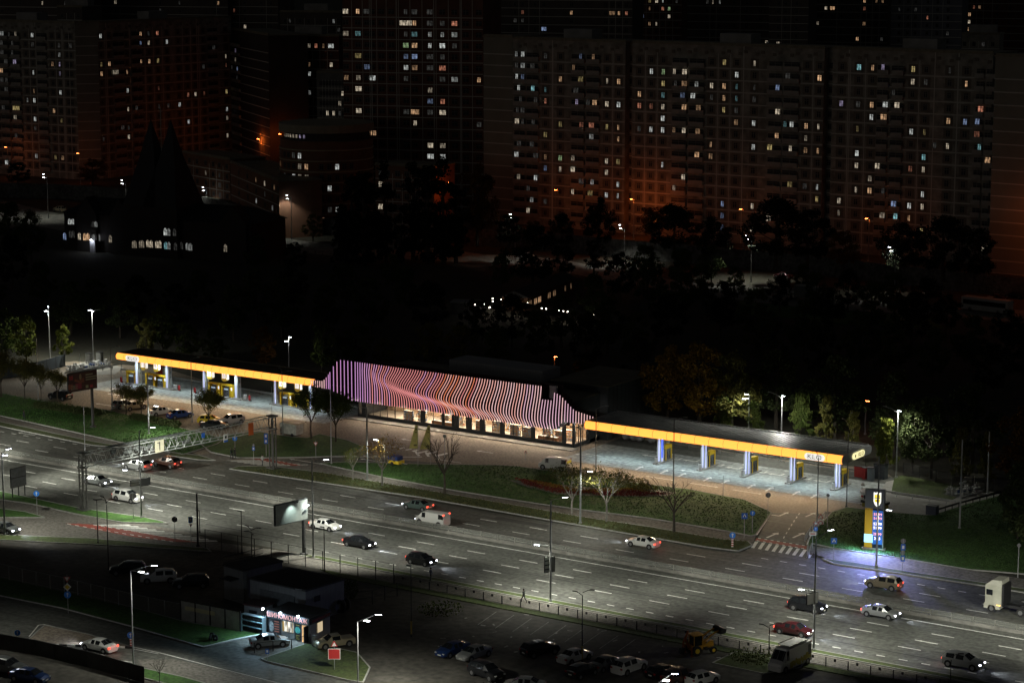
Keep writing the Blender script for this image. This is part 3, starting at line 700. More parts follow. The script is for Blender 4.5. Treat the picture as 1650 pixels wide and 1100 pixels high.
# rooftop plant box & the taller hall behind
t = thing('roof_plant_box', 'grey louvred plant enclosure on the flat roof of the shop', 'roof plant', (-216.0, 315.5, SH))
m = MB(); m.box((0,0,1.6),(19,.2,2.0)); m.box((0,5,1.6),(19,.2,2.0)); m.box((-9.5,2.5,1.6),(.2,5,2.0)); m.box((9.5,2.5,1.6),(.2,5,2.0)); m.box((0,2.5,2.5),(18.8,4.8,.1))
m.build('louvre_wall', mat('pale_louvre', (.33,.34,.36), .5), t)
m = MB()
for k in range(38): m.box((-9.2+k*.5,-.12,1.6),(.07,.05,2.0))
m.build('slats', M_steel, t)
t = thing('rear_hall', 'plain dark clad hall standing behind the right end of the shop', 'building', (-199.5, 323, 0))
m = MB(); m.box((0,0,4.4),(11,15,8.8)); m.build('wall', M_clad, t); MB().box((0,0,8.85),(11.2,15.2,.14)).build('roof', M_roof, t)
m = MB()
for k in range(12): m.box((5.53,-7+k*1.25,4.4),(.05,.08,8.6))
m.build('cladding_joints', M_dark, t)

# ---------------------------------------------------------------- what stands inside the shop
SC = [mat('goods_%s' % n, c, .5, col2=c2, vs=7) for n, c, c2 in (('red',(.5,.05,.03),(.7,.5,.3)),('blue',(.05,.2,.55),(.6,.7,.8)),('amber',(.6,.3,.05),(.8,.7,.5)),('mixed',(.1,.1,.1),(.8,.75,.65)))]
random.seed(11)
def shelf(k, x, y, lb):
    t = thing('goods_shelf', lb, 'shelf', (x, y, .1), 0, 'shelves of goods inside the shop')
    m = MB(); m.box((0,.22,.95),(1.9,.04,1.9)); 
    for z in (.15,.6,1.05,1.5,1.9): m.box((0,0,z),(1.9,.45,.04))
    m.build('rack', mat('shelf_cream', (.6,.55,.45), .5), t)
    for z in (.19,.64,1.09,1.54):
        g = MB(); q = -.9
        while q < .8:
            w_ = .08 + random.random()*.16; h_ = .18 + random.random()*.17; g.box((q+w_/2, -.02, z+h_/2), (w_*.9,.3,h_), m=random.randrange(4)); q += w_
        g.build('goods', SC, t)
xs_ = [fx(p) for p in (650,664,696,705,721,766,786,798,818,830,842,866,878,890,900)]
for k, x in enumerate(xs_): shelf(k, x, 309.0 + (k*7 % 5)*.7, 'stocked shelf seen through the shop windows, %s from the left' % ORD[k])
for k, (p, c) in enumerate(((700,0),(720,0),(884,2),(872,2))):
    t = thing('service_counter', ('wooden front counter inside the shop, %s from the left' % ORD[k]), 'counter', (fx(p), 308.5, .1), 0, 'counters inside the shop')
    MB().box((0,0,.5),(2.2,.5,1.0)).build('counter_front', mat('orange_wood', (.5,.2,.07), .4, var=.3, vs=3), t); MB().box((0,0,1.03),(2.3,.6,.06)).build('counter_top', M_white, t)
t = thing('menu_screen', 'blue lit menu screen on the wall inside the shop', 'screen', (fx(694), 310.5, 2.3)); MB().box((0,0,.5),(3.4,.08,1.1)).build('screen', glow('blue_screen', (.2,.45,1), 1.2), t); MB().box((0,.06,.5),(3.5,.05,1.2)).build('casing', M_dark, t)
t = thing('menu_screen', 'blue lit screen inside the shop behind the longest right window', 'screen', (fx(850), 310.0, 2.2)); MB().box((0,0,.5),(2.0,.08,1.2)).build('screen', glow('blue_screen', (.2,.45,1), 1.2), t); MB().box((0,.06,.5),(2.1,.05,1.3)).build('casing', M_dark, t)

# ---------------------------------------------------------------- price pylon
p = G(1408, 886); pyl = thing('price_pylon', 'tall grey and yellow illuminated fuel price pylon beside the exit', 'price sign', (p.x, p.y, .13), R(14))
H = 8.3
MB().box((0,0,.12),(3.1,.9,.24)).build('plinth', M_conc, pyl)
m = MB(); m.box((0,0,H-1.3),(2.6,.62,2.6)); m.box((1.22,0,3),(.14,.62,5.4)); m.build('grey_body', mat('pylon_grey', (.25,.26,.25), .45), pyl)
MB().box((-.75,0,3.0),(1.05,.6,5.4)).build('yellow_panel', glow('pylon_yellow', (1,.6,.05), .12, (.62,.4,.02)), pyl)
MB().box((.5,0,.6),(1.4,.5,1.0)).box((0,0,H-2.75),(2.58,.6,.25)).build('dark_panel', mat('navy_panel', (.012,.02,.05), .4), pyl)
pp = MB().box((.47,-.02,3.1),(1.36,.6,4.6)).build('price_panel', glow('price_panel_blue', (.03,.16,.6), .55, (.02,.1,.4)), pyl)
E_num = glow('price_digits', (1,.9,.92), 2.4); E_num2 = glow('red_price_digits', (1,.4,.4), 1.8)
for z, tx, mm in ((4.9,'55.99',E_num2),(4.35,'54.99',E_num2),(3.6,'52.99',E_num),(3.05,'51.99',E_num),(2.2,'28.99',E_num2),(1.6,'24.5',E_num)):
    letters('price', tx, .52, mm, pp, (.47,-.335,z), (R(90),0,0), .008, 1.0)
MB().box((-.72,-.31,1.55),(1.15,.06,1.1)).build('blue_box', glow('bright_blue_box', (.25,.6,1), 2.4), pyl)
m = MB(); pl = [(-.5,1.0),(-.5,-.3),(-.3,-.75),(0,-1.0),(.3,-.75),(.5,-.3),(.5,1.0),(.2,.9),(0,1.05),(-.2,.9)]
m.add([(x+.35,-.33,z+H-1.35) for x, z in pl], [tuple(range(len(pl)))]); em = m.build('emblem', glow('emblem_white', (1,1,.9), 1.3), pyl)
m = MB(); 
for a, b in ((-.22,.45),(.22,.45),(-.2,-.15),(.2,-.15)): m.box((a+.35,-.335,b+H-1.35),(.34,.02,.44))
m.build('yellow_quarters', glow('emblem_yellow', (1,.75,.05), 1.0), em)
MB().box((.35,-.345,H-1.3),(.09,.02,1.5)).box((.35,-.345,H-1.15),(.85,.02,.09)).box((.35,-.35,H-1.5),(.2,.02,.3)).build('cross', M_letter, em)
lamp_light('SPOT', pyl, (.1,-.6,3.2), 10500, (.3,.31,1), .6, 150, .9, to=(.3,-8,0)); lamp_light('SPOT', pyl, (.6,-.6,1.6), 700, (.25,.8,.85), .5, 165, .6, to=(1.5,-3,0)); lamp_light('SPOT', pyl, (-1.6,-.6,1.6), 900, (.35,.7,1), .5, 165, .6, to=(-6,-4,0))
# column blue glow of first right column
MB().box((-178.6-(XR0+XR1)/2+.42, 306.2-305.9, 2.9), (.06,.3,4.0)).build('light_strip', E_blue, canR)
# ---------------------------------------------------------------- street lamps and poles
def pole_lamp(px, py, topy, label, heads, cat='street lamp', group=None, r0=.14, r1=.08, mtl=None, base_box=False, z0=0.0, unlit_arms=()):
    b = G(px, py, z0); h = up(b, topy) - z0
    t = thing('street_lamp' if (heads or unlit_arms) else 'pole', label, cat, (b.x, b.y, z0), 0, group)
    m = MB(); m.tube([(0,0,0),(0,0,h*.35),(0,0,h)], [r0,(r0+r1)/2*1.05,r1], 8); m.lathe([(r0*1.7,0),(r0*1.7,.25),(r0*1.05,.35)], n=8); m.build('pole', mtl or M_pole, t)
    s = scale_at(b)
    for hd in heads:   # (dx px, row px, power, colour, world direction, kind)
        dx, ry, pw, colr, d, kd = hd
        z = up(b, ry) - z0; d = Vector(d).normalized(); ln = kd[0]
        e = Vector((d.x*ln, d.y*ln, z))
        if hd is heads[0]: e0 = e.copy()
        a = MB(); a.tube([(0,0,min(z-.25*ln*kd[1], h)),(e.x*.9, e.y*.9, z)], .045, 5); arm = a.build('arm', mtl or M_pole, t)
        hb = MB(); an = math.atan2(d.y, d.x); hb.box((e.x, e.y, z+.03), (.75,.26,.1), an); hs = hb.build('lamp_head', M_pole, t)
        lb = MB(); lb.box((e.x, e.y, z-.04), (.66,.22,.05), an); 
        lb.build('lens', (E_led if colr == 'led' else E_sod if colr == 'sod' else E_unlit), hs)
        if pw: lamp_light('SPOT' if colr == 'led' else 'POINT', t, (e.x, e.y, z-.12), pw, (1,.995,.86) if colr == 'led' else (1,.17,.02), .25, kd[2] if len(kd) > 2 else 158, .45, to=((e.x, e.y+kd[3], 0) if (len(kd) > 3) else None))
    if heads and len(heads[0][5]) > 3 and heads[0][2] == NP:
        for sx_ in (-1, 1): lamp_light('SPOT', t, (e0.x, e0.y, e0.z-.15), (15500 if px > 0 and px < 1700 else 48000), (1,.995,.86), .25, 52, .9, to=(e0.x+sx_*15, e0.y+17, 0))
    for (dx, row, d, ln) in unlit_arms:
        z = up(b, row) - z0; d = Vector(d).normalized(); e = Vector((d.x*ln, d.y*ln, z))
        MB().tube([(0,0,z-ln*.35),(e.x*.5,e.y*.5,z-.1*ln),(e.x,e.y,z)], .04, 5).build('arm', mtl or M_pole, t)
        MB().box((e.x,e.y,z),(.6,.2,.1),math.atan2(d.y,d.x)).build('lamp_head', M_dark if mtl is M_dark else M_pole, t)
    return t
LG = 'tall lamps along the near edge of the highway'
NP = 14500; up_ = (0.1, 1)
pole_lamp(228,835,693,'tall street lamp left of the empty grey billboard, beside the lattice gantry',[(4,690,NP,'led',(.55,1),(2.0,.3,120,7)),(-19,757,1500,'led',(-.9,-.5),(2.2,.05))],group=LG)
pole_lamp(505,898,738,'tall street lamp beside the empty lit billboard',[(9,742,NP,'led',(.55,1),(2.0,.3,120,7))],group=LG)
pole_lamp(887,969,806,'tall street lamp carrying a small grey sign board, in the middle of the highway edge',[(13,803,NP,'led',(.55,1),(2.0,.3,120,7)),(-17,879,3200,'led',(-1,-.2),(1.8,.05))],group=LG)
pole_lamp(1311,1048,869,'tall street lamp in front of the exit crossing, with a square sign',[(12,856,NP,'led',(.55,1),(2.0,.3,120,7)),(-13,951,1600,'led',(-1,-.2),(1.6,.05))],group=LG)
pole_lamp(8,862,729,'double-headed street lamp at the left edge',[(3,724,6500,'led',(.4,1),(1.0,.3,120,7)),(1,732,0,'led',(.3,.1),(.5,.3))],group=LG)
for px_, py_, ty_, lb_ in ((-85.4,783.7,651.7,'tall highway lamp just outside the left edge'),(-347,734.4,609.4,'tall highway lamp far outside the left edge'),(1815.5,1143.3,960.6,'tall highway lamp outside the right edge')):
    pole_lamp(px_,py_,ty_,lb_,[(9,ty_-3,NP,'led',(.55,1),(2.0,.3,120,7))],group=LG)
LG2 = 'lamps on the strip between highway and forecourt'
FP = 1700
pole_lamp(240,700,602,'thin pole with a low lamp head on the left lawn',[(14,652,1700,'led',(1,.1),(1.6,.05))],group=LG2)
pole_lamp(592,775,655,'grey lamp pole rising beside the pale tree left of the flags',[(-12,657,0,'unlit',(-1,0),(1.6,.05)),(14,706,FP,'led',(1,.1),(1.6,.05))],group=LG2,r0=.15,r1=.1)
pole_lamp(935,844,688,'grey lamp pole in front of the shop right corner and flower bed',[(-12,690,0,'unlit',(-1,0),(1.4,.05)),(12,757,FP,'led',(1,.1),(1.5,.05))],group=LG2,r0=.16,r1=.11)
pole_lamp(1412,913,735,'grey lamp pole standing in front of the price pylon',[(14,819,FP,'led',(1,.2),(1.5,.05))],group=LG2,r0=.15,r1=.09)
LG3 = 'lamps behind the forecourt'
pole_lamp(151,586,500,'bright lamp on a pale pole behind the left tank pad',[(0,499,6500,'led',(-.2,-.3),(.4,.1,172))],group=LG3,unlit_arms=((14,498,(1,0),1.8),),mtl=M_steel)
pole_lamp(81,583,497,'twin bright lamps on a pole between two yellow-green trees',[(-5,501,4000,'led',(-.5,-.2),(.5,.1,172)),(-3,494,400,'led',(-.4,.3),(.5,.1))],group=LG3,mtl=M_steel)
pole_lamp(1258,742.9,637,'bright lamp on a pale pole behind the right canopy',[(3,636,6500,'led',(.4,-.3),(.5,.1,172))],group=LG3,unlit_arms=((-18,634,(-1,0),2.2),),mtl=M_steel)
pole_lamp(1444,770,660,'bright lamp on a pale pole right of the right canopy',[(4,660,2700,'led',(.4,-.3),(.5,.1,172))],group=LG3,unlit_arms=((-18,657,(-1,0),2.2),),mtl=M_steel)
UG = 'unlit lamp poles of the forecourt'
for px, py, ty, arms, lb in ((181,659,562,((10,556,(1,.1),1.6),),'unlit grey lamp pole left of the left canopy, one arm'),
    (310,680,578,((10,574,(1,.1),1.6),),'unlit grey lamp pole in front of the middle of the left canopy'),
    (456,702,598,((10,596,(1,.1),1.6),(-4,594,(-1,.4),.7)),'unlit grey lamp pole beside the white trailer'),
    (960,765,660,((12,652,(1,.1),1.8),),'unlit grey lamp pole at the left end of the right canopy'),
    (1085,789,675,((12,670,(1,.1),1.8),),'unlit grey lamp pole in front of the second column of the right canopy'),
    (1316,862,737,((-8,731,(-.8,1),1.5),),'unlit grey lamp pole over the exit road warning signs'),
    (1364,817,697,((-8,678,(-.8,.6),1.6),(4,668,(-.2,1),1.6)),'unlit two-armed lamp pole at the right end of the right canopy')):
    pole_lamp(px,py,ty,lb,[],group=UG,unlit_arms=arms,r0=.11,r1=.06)
PG = 'plain poles'
for px, py, ty, lb, r in ((62,645,545,'thin bare pole among the trees left of the big red billboard',.09),(137,725,655,'thin dark wire pole behind the gantry foot',.06),
    (439,700,623,'thin bare pole above the far gantry foot',.07),(534,748,628,'thin bare pole between two leafy street trees',.09),
    (1546,852,708,'bare tall mast at the near side of the right tank pad',.14),(1591,797,695,'bare tall mast at the far right corner of the tank pad',.14),
    (129,592,570,'short vent pipe left of the left tank pad',.06),(1556,783,772,'short vent pipe',.06),(1570,783,766,'tallest vent pipe beside the right tank pad',.06),
    (1165,800,766,'thin post at the lawn edge below the right canopy',.05)):
    if 'short vent pipe' == lb: lb = 'short vent pipe behind the right tank pad'
    pole_lamp(px,py,ty,lb,[],cat='pole',r0=r,r1=r*.7,mtl=M_steel if py < 860 else M_dark)
for px, py, ty, lb, r in ((319,880,795,'thick dark wire pole at the end of the near-left crossing',.14),):
    pole_lamp(px,py,ty,lb,[],cat='pole',r0=r,r1=r*.8,mtl=M_dark)
# dark unlit park lamps along the near side
DG = 'dark unlit lamps of the car park edge'
for px, py, ty, arms, lb in ((175,917,812,((-8,802,(-1,.3),1.1),(-5,803,(-.6,-1),.9),(8,803,(1,.3),1.1),(4,806,(.7,-.8),.9)),'dark four-armed unlit lamp behind the parked cars on the left'),
    (158,875,805,((3,805,(-1,0),.3),),'slim dark unlit lamp beside the four-armed one'),
    (406,906,857,((-8,849,(-1,.3),1.1),(8,849,(1,.3),1.1),(-6,854,(-.6,-1),.7),(6,857,(.8,-.7),.9)),'dark four-armed unlit lamp above the black tower roof'),
    (390,892,824,((-2,823,(-1,0),.3),),'slim dark unlit lamp left of the empty billboard'),
    (523,920,849,((-2,849,(-1,0),.3),),'slim dark unlit lamp right of the empty billboard'),
    (663,1025,912,((-2,911,(-1,0),.3),),'dark unlit lamp with a yellow-painted foot in the open car park'),
    (938,1066,958,((-8,954,(-1,0),1.0),(8,949,(1,.5),1.1)),'dark two-armed unlit lamp above the parked cars'),
    (1239,1054,1010,((-8,1007,(-1,0),1.0),(8,1002,(1,.5),1.1)),'dark two-armed unlit lamp behind the white van')):
    tt = pole_lamp(px,py,ty,lb,[],group=DG,unlit_arms=arms,r0=.08,r1=.05,mtl=M_dark)
    if 'yellow' in lb or 'above the parked' in lb: MB().tube([(0,0,0),(0,0,1.9)],.095,8).build('painted_foot', mat('ochre_paint',(.35,.25,.04),.7), tt)
pole_lamp(322,858,822,'dark wire post with lamp stub near the crossing',[],group=DG,unlit_arms=((0,822,(-1,0),.3),),r0=.07,r1=.05,mtl=M_dark)
pole_lamp(1530,1140,1062,'slim dark post with slanted arm at the bottom right',[],group=DG,unlit_arms=((5,1052,(1,.6),1.0),),r0=.06,r1=.05,mtl=M_dark)
# street lamps, lower left and bottom
SG = 'double-headed lamps of the lower street'
pole_lamp(215,1073,919,'double-headed street lamp beside the three parked cars on the left',[(28,908,4500,'led',(1,.45),(2.8,.2,125,-7)),(15,917,0,'led',(1,.0),(1.6,.2))],group=SG,mtl=M_steel,r0=.1,r1=.07)
pole_lamp(577,1110,1001,'double-headed street lamp right of the tyre shop',[(25,987,6500,'led',(1,.45),(2.4,.2,155,-1)),(14,996,0,'led',(1,0),(1.3,.2))],group=SG,mtl=M_steel,r0=.1,r1=.07)
pole_lamp(1052,1180,1105,'double-headed street lamp at the bottom edge among parked cars',[(20,1082,3000,'led',(1,.45),(2.2,.3,160)),(12,1092,0,'led',(1,.1),(1.4,.3))],group=SG,mtl=M_steel,r0=.1,r1=.07)
pole_lamp(-75,1035,880,'street lamp outside the left edge over the lower street',[(28,870,2400,'led',(1,.45),(2.8,.2,140,-2))],group=SG,mtl=M_steel,r0=.1,r1=.07)
QG = 'lamps glimpsed between the park trees'
pole_lamp(1206,712,636,'white lamp glimpsed between trees behind the right canopy',[(-4,635,2200,'led',(-1,0),(.5,.1,176)),(-7,642,0,'led',(-1,-.5),(.8,.1))],group=QG,mtl=M_steel)
pole_lamp(466,612,539,'white lamp glimpsed between trees behind the left canopy',[(2,542,350,'led',(1,0),(.4,.1,172)),(-1,549,0,'led',(-.3,-.5),(.4,.1))],group=QG,mtl=M_steel)
pole_lamp(893,640,574,'small orange lamp in the dark park behind the shop',[(1,574,90,'sod',(1,0),(.3,.1))],group=QG,mtl=M_steel)
pole_lamp(1394,700,645,'small red-orange lamp in the trees above the right canopy end',[(1,645,60,'sod',(1,0),(.3,.1))],group=QG,mtl=M_steel)
# back road
BG = 'double-headed white lamps of the back road'
for k, (px, py, ty, hx1, pw) in enumerate(((78,352,284,-9,2400),(204,352,294,-9,1200),(334,343,305,-9,1700),(470,386,318,-10,1300),(830,424,349,-9,1200),(1006,425,366,-8,3500),(1210,455,383,-8,6000),(1441,480,402,-8,3500),(-40,350,280,-9,1200))):
    pole_lamp(px,py,ty,'white double-headed lamp over the back road, %s from the left' % ORD[k],[(hx1,ty-3,pw,'led',(-1,.15),(1.6,.2,118)),(-4,ty+2,0,'led',(-.9,-.5),(1.0,.2))],group=BG,mtl=M_steel)
OG = 'orange street lamps below the apartment blocks'
for k, (px, py, ty, pw) in enumerate(((14,286.5,237,300),(130,297,247,300),(290,305,238,300),(420,282,224,1100),(455,290,216,700),(729,380,294,500),(899,375.5,306,330),(1021,386.5,321,1500),(1197,402.5,337,240),(1399,421,352,240),(1672,457,352,1300))):
    pole_lamp(px,py,ty,'orange lamp at the foot of the apartment blocks, %s from the left' % ORD[k],[(-5,ty,pw,'sod',(-1,-.3),(.7,.2))],group=OG,z0=TZ,mtl=M_pole)
# ---------------------------------------------------------------- vehicles
M_tyre = M_black; M_rim = mat('alloy_rim', (.35,.35,.36), .35, .8); M_cglass = mat('car_glass', (.012,.014,.016), .08, spec=.7)
E_head = glow('headlight_on', (.85,.88,1), 14); M_headoff = mat('headlight_off', (.5,.5,.5), .15)
E_tail = glow('taillight_on', (1,.09,.05), 2.6); M_tailoff = mat('taillight_off', (.25,.01,.01), .3)
M_plate = mat('number_plate', (.6,.6,.55), .5)
def paint(n, c, met=.25): return mat('car_paint_' + n, c, .28, met, coat=.5)
PA = dict(white=paint('white',(.62,.62,.6),0), silver=paint('silver',(.34,.35,.35),.5), black=paint('black',(.012,.013,.016)), navy=paint('navy',(.015,.04,.14)), blue=paint('blue',(.02,.07,.3)),
          brown=paint('brown',(.07,.035,.025)), maroon=paint('maroon',(.06,.012,.015)), beige=paint('beige',(.38,.33,.22)), grey=paint('grey',(.13,.14,.14)), green=paint('green_grey',(.08,.12,.11)), gold=paint('sand',(.2,.17,.12)), yellow=paint('yellow',(.6,.42,.02),0))
# stations: x, half width, top z, top half width, belt z, kind of the panel ahead
KINDS_ = {
 'sedan': [(-2.28,.74,.86,.62,.74,'b'),(-2.18,.84,1.02,.7,.84,'b'),(-1.55,.88,1.06,.72,.9,'w'),(-.85,.89,1.43,.58,.93,'c'),(-.12,.9,1.47,.6,.93,'p'),(-.02,.9,1.47,.6,.93,'c'),(.55,.9,1.42,.58,.92,'w'),(1.25,.89,1.0,.76,.9,'b'),(2.0,.86,.84,.72,.74,'b'),(2.28,.72,.62,.6,.55,'b')],
 'hatch': [(-2.0,.78,.95,.66,.8,'b'),(-1.96,.85,1.05,.7,.92,'w'),(-1.5,.87,1.46,.6,.96,'c'),(-.65,.88,1.52,.62,.95,'p'),(-.55,.88,1.52,.62,.95,'c'),(.35,.88,1.46,.6,.93,'w'),(1.1,.87,1.04,.76,.92,'b'),(1.85,.84,.86,.7,.76,'b'),(2.05,.72,.64,.6,.56,'b')],
 'suv': [(-2.3,.8,1.0,.7,.85,'b'),(-2.26,.9,1.15,.76,1.05,'w'),(-1.85,.93,1.64,.66,1.1,'c'),(-.75,.94,1.72,.68,1.08,'p'),(-.65,.94,1.72,.68,1.08,'c'),(.4,.94,1.66,.66,1.06,'w'),(1.15,.93,1.18,.8,1.04,'b'),(2.05,.9,1.02,.76,.88,'b'),(2.32,.78,.76,.66,.66,'b')],
 'van': [(-2.45,.88,1.9,.78,1.15,'c'),(-1.5,.92,1.95,.8,1.15,'b'),(.5,.93,1.92,.8,1.15,'p'),(.6,.93,1.92,.8,1.12,'c'),(1.3,.93,1.85,.76,1.1,'w'),(2.0,.92,1.2,.78,1.02,'b'),(2.4,.86,1.0,.7,.85,'b'),(2.5,.76,.7,.64,.6,'b')],
 'bigvan': [(-3.0,.98,2.6,.88,1.3,'b'),(-2.9,1.0,2.65,.9,1.3,'b'),(1.3,1.0,2.62,.9,1.3,'p'),(1.4,1.0,2.6,.88,1.3,'c'),(1.9,1.0,2.45,.82,1.28,'w'),(2.55,.98,1.45,.84,1.2,'b'),(2.95,.94,1.15,.78,.95,'b'),(3.05,.82,.8,.7,.7,'b')],
 'pickup': [(-2.4,.85,.98,.83,.9,'b'),(-2.35,.88,1.02,.86,.92,'b'),(-.75,.9,1.04,.84,.93,'w'),(-.6,.9,1.5,.62,.95,'c'),(.5,.9,1.48,.62,.94,'w'),(1.15,.89,1.05,.78,.92,'b'),(2.0,.86,.92,.74,.82,'b'),(2.25,.78,.7,.66,.62,'b')]}
def make_car(kind, pname, lights, tint=None):
    S = KINDS_[kind]; p = PA[pname]; t = thing('parked_car', '', 'car', (0,0,0))
    body = MB(); gl = MB(); ring = []
    for x, hw_, zt, wt, zb, k in S:
        half = [(hw_*.8,.24),(hw_*.97,.32),(hw_,.6 if zb > .7 else .45),(hw_*.975,zb),(wt,zt-.05),(wt*.78,zt),(0,zt+.025)]
        ring.append([Vector((x,-a,b)) for a, b in half] + [Vector((x,a,b)) for a, b in reversed(half[:-1])])
    n = len(ring[0])
    for i in range(len(S)-1):
        k = S[i][5]
        for j in range(n-1):
            q = [ring[i][j], ring[i][j+1], ring[i+1][j+1], ring[i+1][j]]
            side = j in (3, n-5); top = j in (4,5,6,7)
            g = (k == 'c' and side) or (k == 'w' and top)
            if g:
                c = sum(q, Vector())/4; q2 = [c + (v-c)*.88 for v in q]; nrm = (q[1]-q[0]).cross(q[3]-q[0]).normalized()
                if nrm.dot(c - Vector((c.x,0,.9))) < 0: nrm = -nrm
                gl.add([v + nrm*.006 for v in q2] if k == 'c' else [v + nrm*.006 for v in ([c+(v-c)*.97 for v in q])], [(0,1,2,3)])
            body.add(q, [(0,1,2,3)])
    body.add(ring[0], [tuple(range(n))]); body.add(ring[-1], [tuple(reversed(range(n)))])
    bo = body.build('body', p, t, smooth=False); gl.build('windows', M_cglass, t)
    L0, L1 = S[0][0], S[-1][0]; hw_ = S[len(S)//2][1]
    wr = .33 if kind in ('sedan','hatch') else .37; wx = (L0+.82, L1-.86)
    ab = MB()
    for x in wx:
        for s in (-1, 1): ab.tube([(x, s*(hw_-.1), wr+.02),(x, s*(hw_+.004), wr+.02)], wr+.075, 14)
    ab.box((0,0,.3),(L1-L0-.5,hw_*1.7,.14)); ab.build('underbody', M_dark, t)
    for x in wx:
        for s in (-1, 1):
            wm = MB(); wm.tube([(x, s*(hw_-.16), wr),(x, s*(hw_+.012), wr)], wr, 14); wo = wm.build('wheel', M_tyre, t)
            MB().tube([(x, s*(hw_+.0), wr),(x, s*(hw_+.022), wr)], wr*.62, 10).build('rim', M_rim, wo)
    fz = S[-1][2]; rz_ = S[0][2]
    for s in (-1, 1):
        MB().box((L1-.1, s*hw_*.68, fz-.0),(.22,.28,.12)).build('headlight', E_head if lights else M_headoff, t)
        MB().box((L0+.06, s*hw_*.76, rz_-.08),(.16,.3,.2)).build('taillight', E_tail if lights else M_tailoff, t)
        MB().box((S[-3][0]-.25 if kind not in ('hatch',) else .95, s*(hw_+.08), .98 if kind != 'bigvan' else 1.4),(.16,.16,.12)).build('mirror', p, t)
    MB().box((L0-.012,0,.62),(.02,.5,.13)).build('number_plate', M_plate, t); MB().box((L1+.0,0,.42),(.06,.5,.12)).build('number_plate', M_plate, t)
    if tint: MB().box((0,0,S[4][2]+.1),(.4,.25,.12)).build('roof_light', M_yellow, t)
    if lights:
        lamp_light('SPOT', t, (L1+.3, 0, .7), 550, (.8,.87,1), .1, 75, .8, to=(L1+9,0,0)); lamp_light('POINT', t, (L0-.35, 0, .8), (5 if kind not in ('van',) else 1), (1,.08,.05), .2)
    return t
_cc = {}
def car(kind, pname, px, py, ang, label, lights=False, group=None, name='parked_car', cat='car', z=0.03):
    key = (kind, pname, lights); b = G(px, py, z)
    if key not in _cc: c = make_car(kind, pname, lights); _cc[key] = c
    else: c = copy_tree(_cc[key])
    c.name = name; c.location = (b.x, b.y, z); c.rotation_euler = (0,0,R(ang)); c['label'] = label; c['category'] = cat
    if group: c['group'] = group
    elif 'group' in c: del c['group']
    return c
g = 'cars driving along the highway'
N = 'moving_car'
car('suv','silver',221,756,180,'pale car braking on the far lanes beneath the gantry',True,g,N)
car('suv','brown',269,752,180,'dark brown estate with glowing tail lights on the far lanes',True,g,N)
car('sedan','grey',157,780,0,'dark car with bright headlights just right of the near gantry foot',True,g,N)
car('suv','white',206,807,0,'pale compact car passing the left lamp on the near lanes',True,g,N)
car('sedan','white',524,852,0,'white saloon right of the empty lit billboard',True,g,N)
car('sedan','black',579,880,0,'black saloon driving in front of the white saloon',True,g,N)
car('hatch','black',679,908,0,'black hatchback leading the near lanes beside the walking man',True,g,N)
car('sedan','green',673,820,180,'green-grey saloon on the far lanes under the shop flags',True,g,N)
car('van','white',697,845,180,'white van close to the median on the far lanes',True,g,N)
car('sedan','white',1036,880,180,'white and yellow taxi saloon alone on the far lanes',True,g,N)
car('suv','black',1301,983,0,'big black off-roader behind the right lamp post',True,g,N)
car('sedan','maroon',1279,1021,0,'dark red saloon on the near lane above the white van',True,g,N)
car('suv','gold',1424,947,180,'sand-coloured off-roader passing the price pylon',True,g,N)
car('sedan','silver',1419,993,0,'silver saloon on the near lanes below the pylon',True,g,N)
car('suv','silver',1552,1074,0,'silver off-roader at the bottom right',True,g,N)
car('sedan','grey',8,857,0,'grey saloon coming in on the slip road at the left edge',True,g,N)
car('sedan','white',160,1047,180,'white saloon driving past the striped kerb at the lower left',True,g,N)
car('suv','black',440,389,178,'dark car parked on the back road near the round building',False,None,'parked_car',z=.05)
car('sedan','silver',425,397,178,'silver car parked on the back road beside the dark one',False,None,'parked_car',z=.05)
car('suv','beige',96,341,170,'pale off-roader parked by the back road lamp on the far left',False,None,'parked_car',z=.05)
car('sedan','white',848,416,178,'white saloon parked on the back road behind the trees',False,None,'parked_car',z=.05)
for k, (px, py, pn) in enumerate(((1262,448,'maroon'),(1605,484,'maroon'),(1635,480,'black'),(1595,488,'white'))):
    car('sedan',pn,px,py,175,['dark red car at the foot of the retaining wall, right of a white lamp','dark red car on the back road at the far right','black car at the right edge of the back road','small white car on the back road at the far right'][k],False,None,'parked_car',z=.05)
g = 'cars parked on the forecourt'
car('suv','black',97,643,180,'black off-roader behind the roadside tree on the left forecourt',False,g)
car('hatch','grey',199,657,75,'dark hatchback under the small tree left of the cream car',False,g)
car('sedan','beige',217,659,75,'cream saloon on the forecourt below the first pumps',False,g)
car('sedan','white',259,668,74,'white saloon parked second from the right near the hedge',False,g)
car('sedan','blue',290,673,70,'blue saloon beside the white saloon on the forecourt',False,g)
car('hatch','yellow',338,682,25,'yellow and dark taxi half hidden behind a small tree',False,g)
car('sedan','black',345,690,25,'black saloon below the taxi, behind the small tree',False,g)
car('suv','white',372,683,252,'white and yellow van parked at the far gantry end',False,g)
c = car('van','white',894,756,184,'white panel van parked in front of the shop right corner',False,None,'panel_van','van')
MB().box((-2.5,0,1.5),(.03,1.3,.35)).build('yellow_sticker', mat('yellow_sticker',(.8,.75,.05),.5), c)
g = 'cars parked in the lower left yard'
car('suv','black',206,924,220,'black off-roader parked leftmost in the lower left yard',False,g)
car('suv','white',256,937,222,'white off-roader between two black ones in the yard',False,g)
car('suv','black',308,945,222,'black off-roader parked rightmost of the three in the yard',False,g)
car('sedan','silver',434,1040,50,'silver saloon standing in front of the tyre shop',False,None)
car('pickup','beige',538,1041,240,'beige car parked at the side wall of the tyre shop',False,None)
g = 'cars parked at the bottom of the picture'
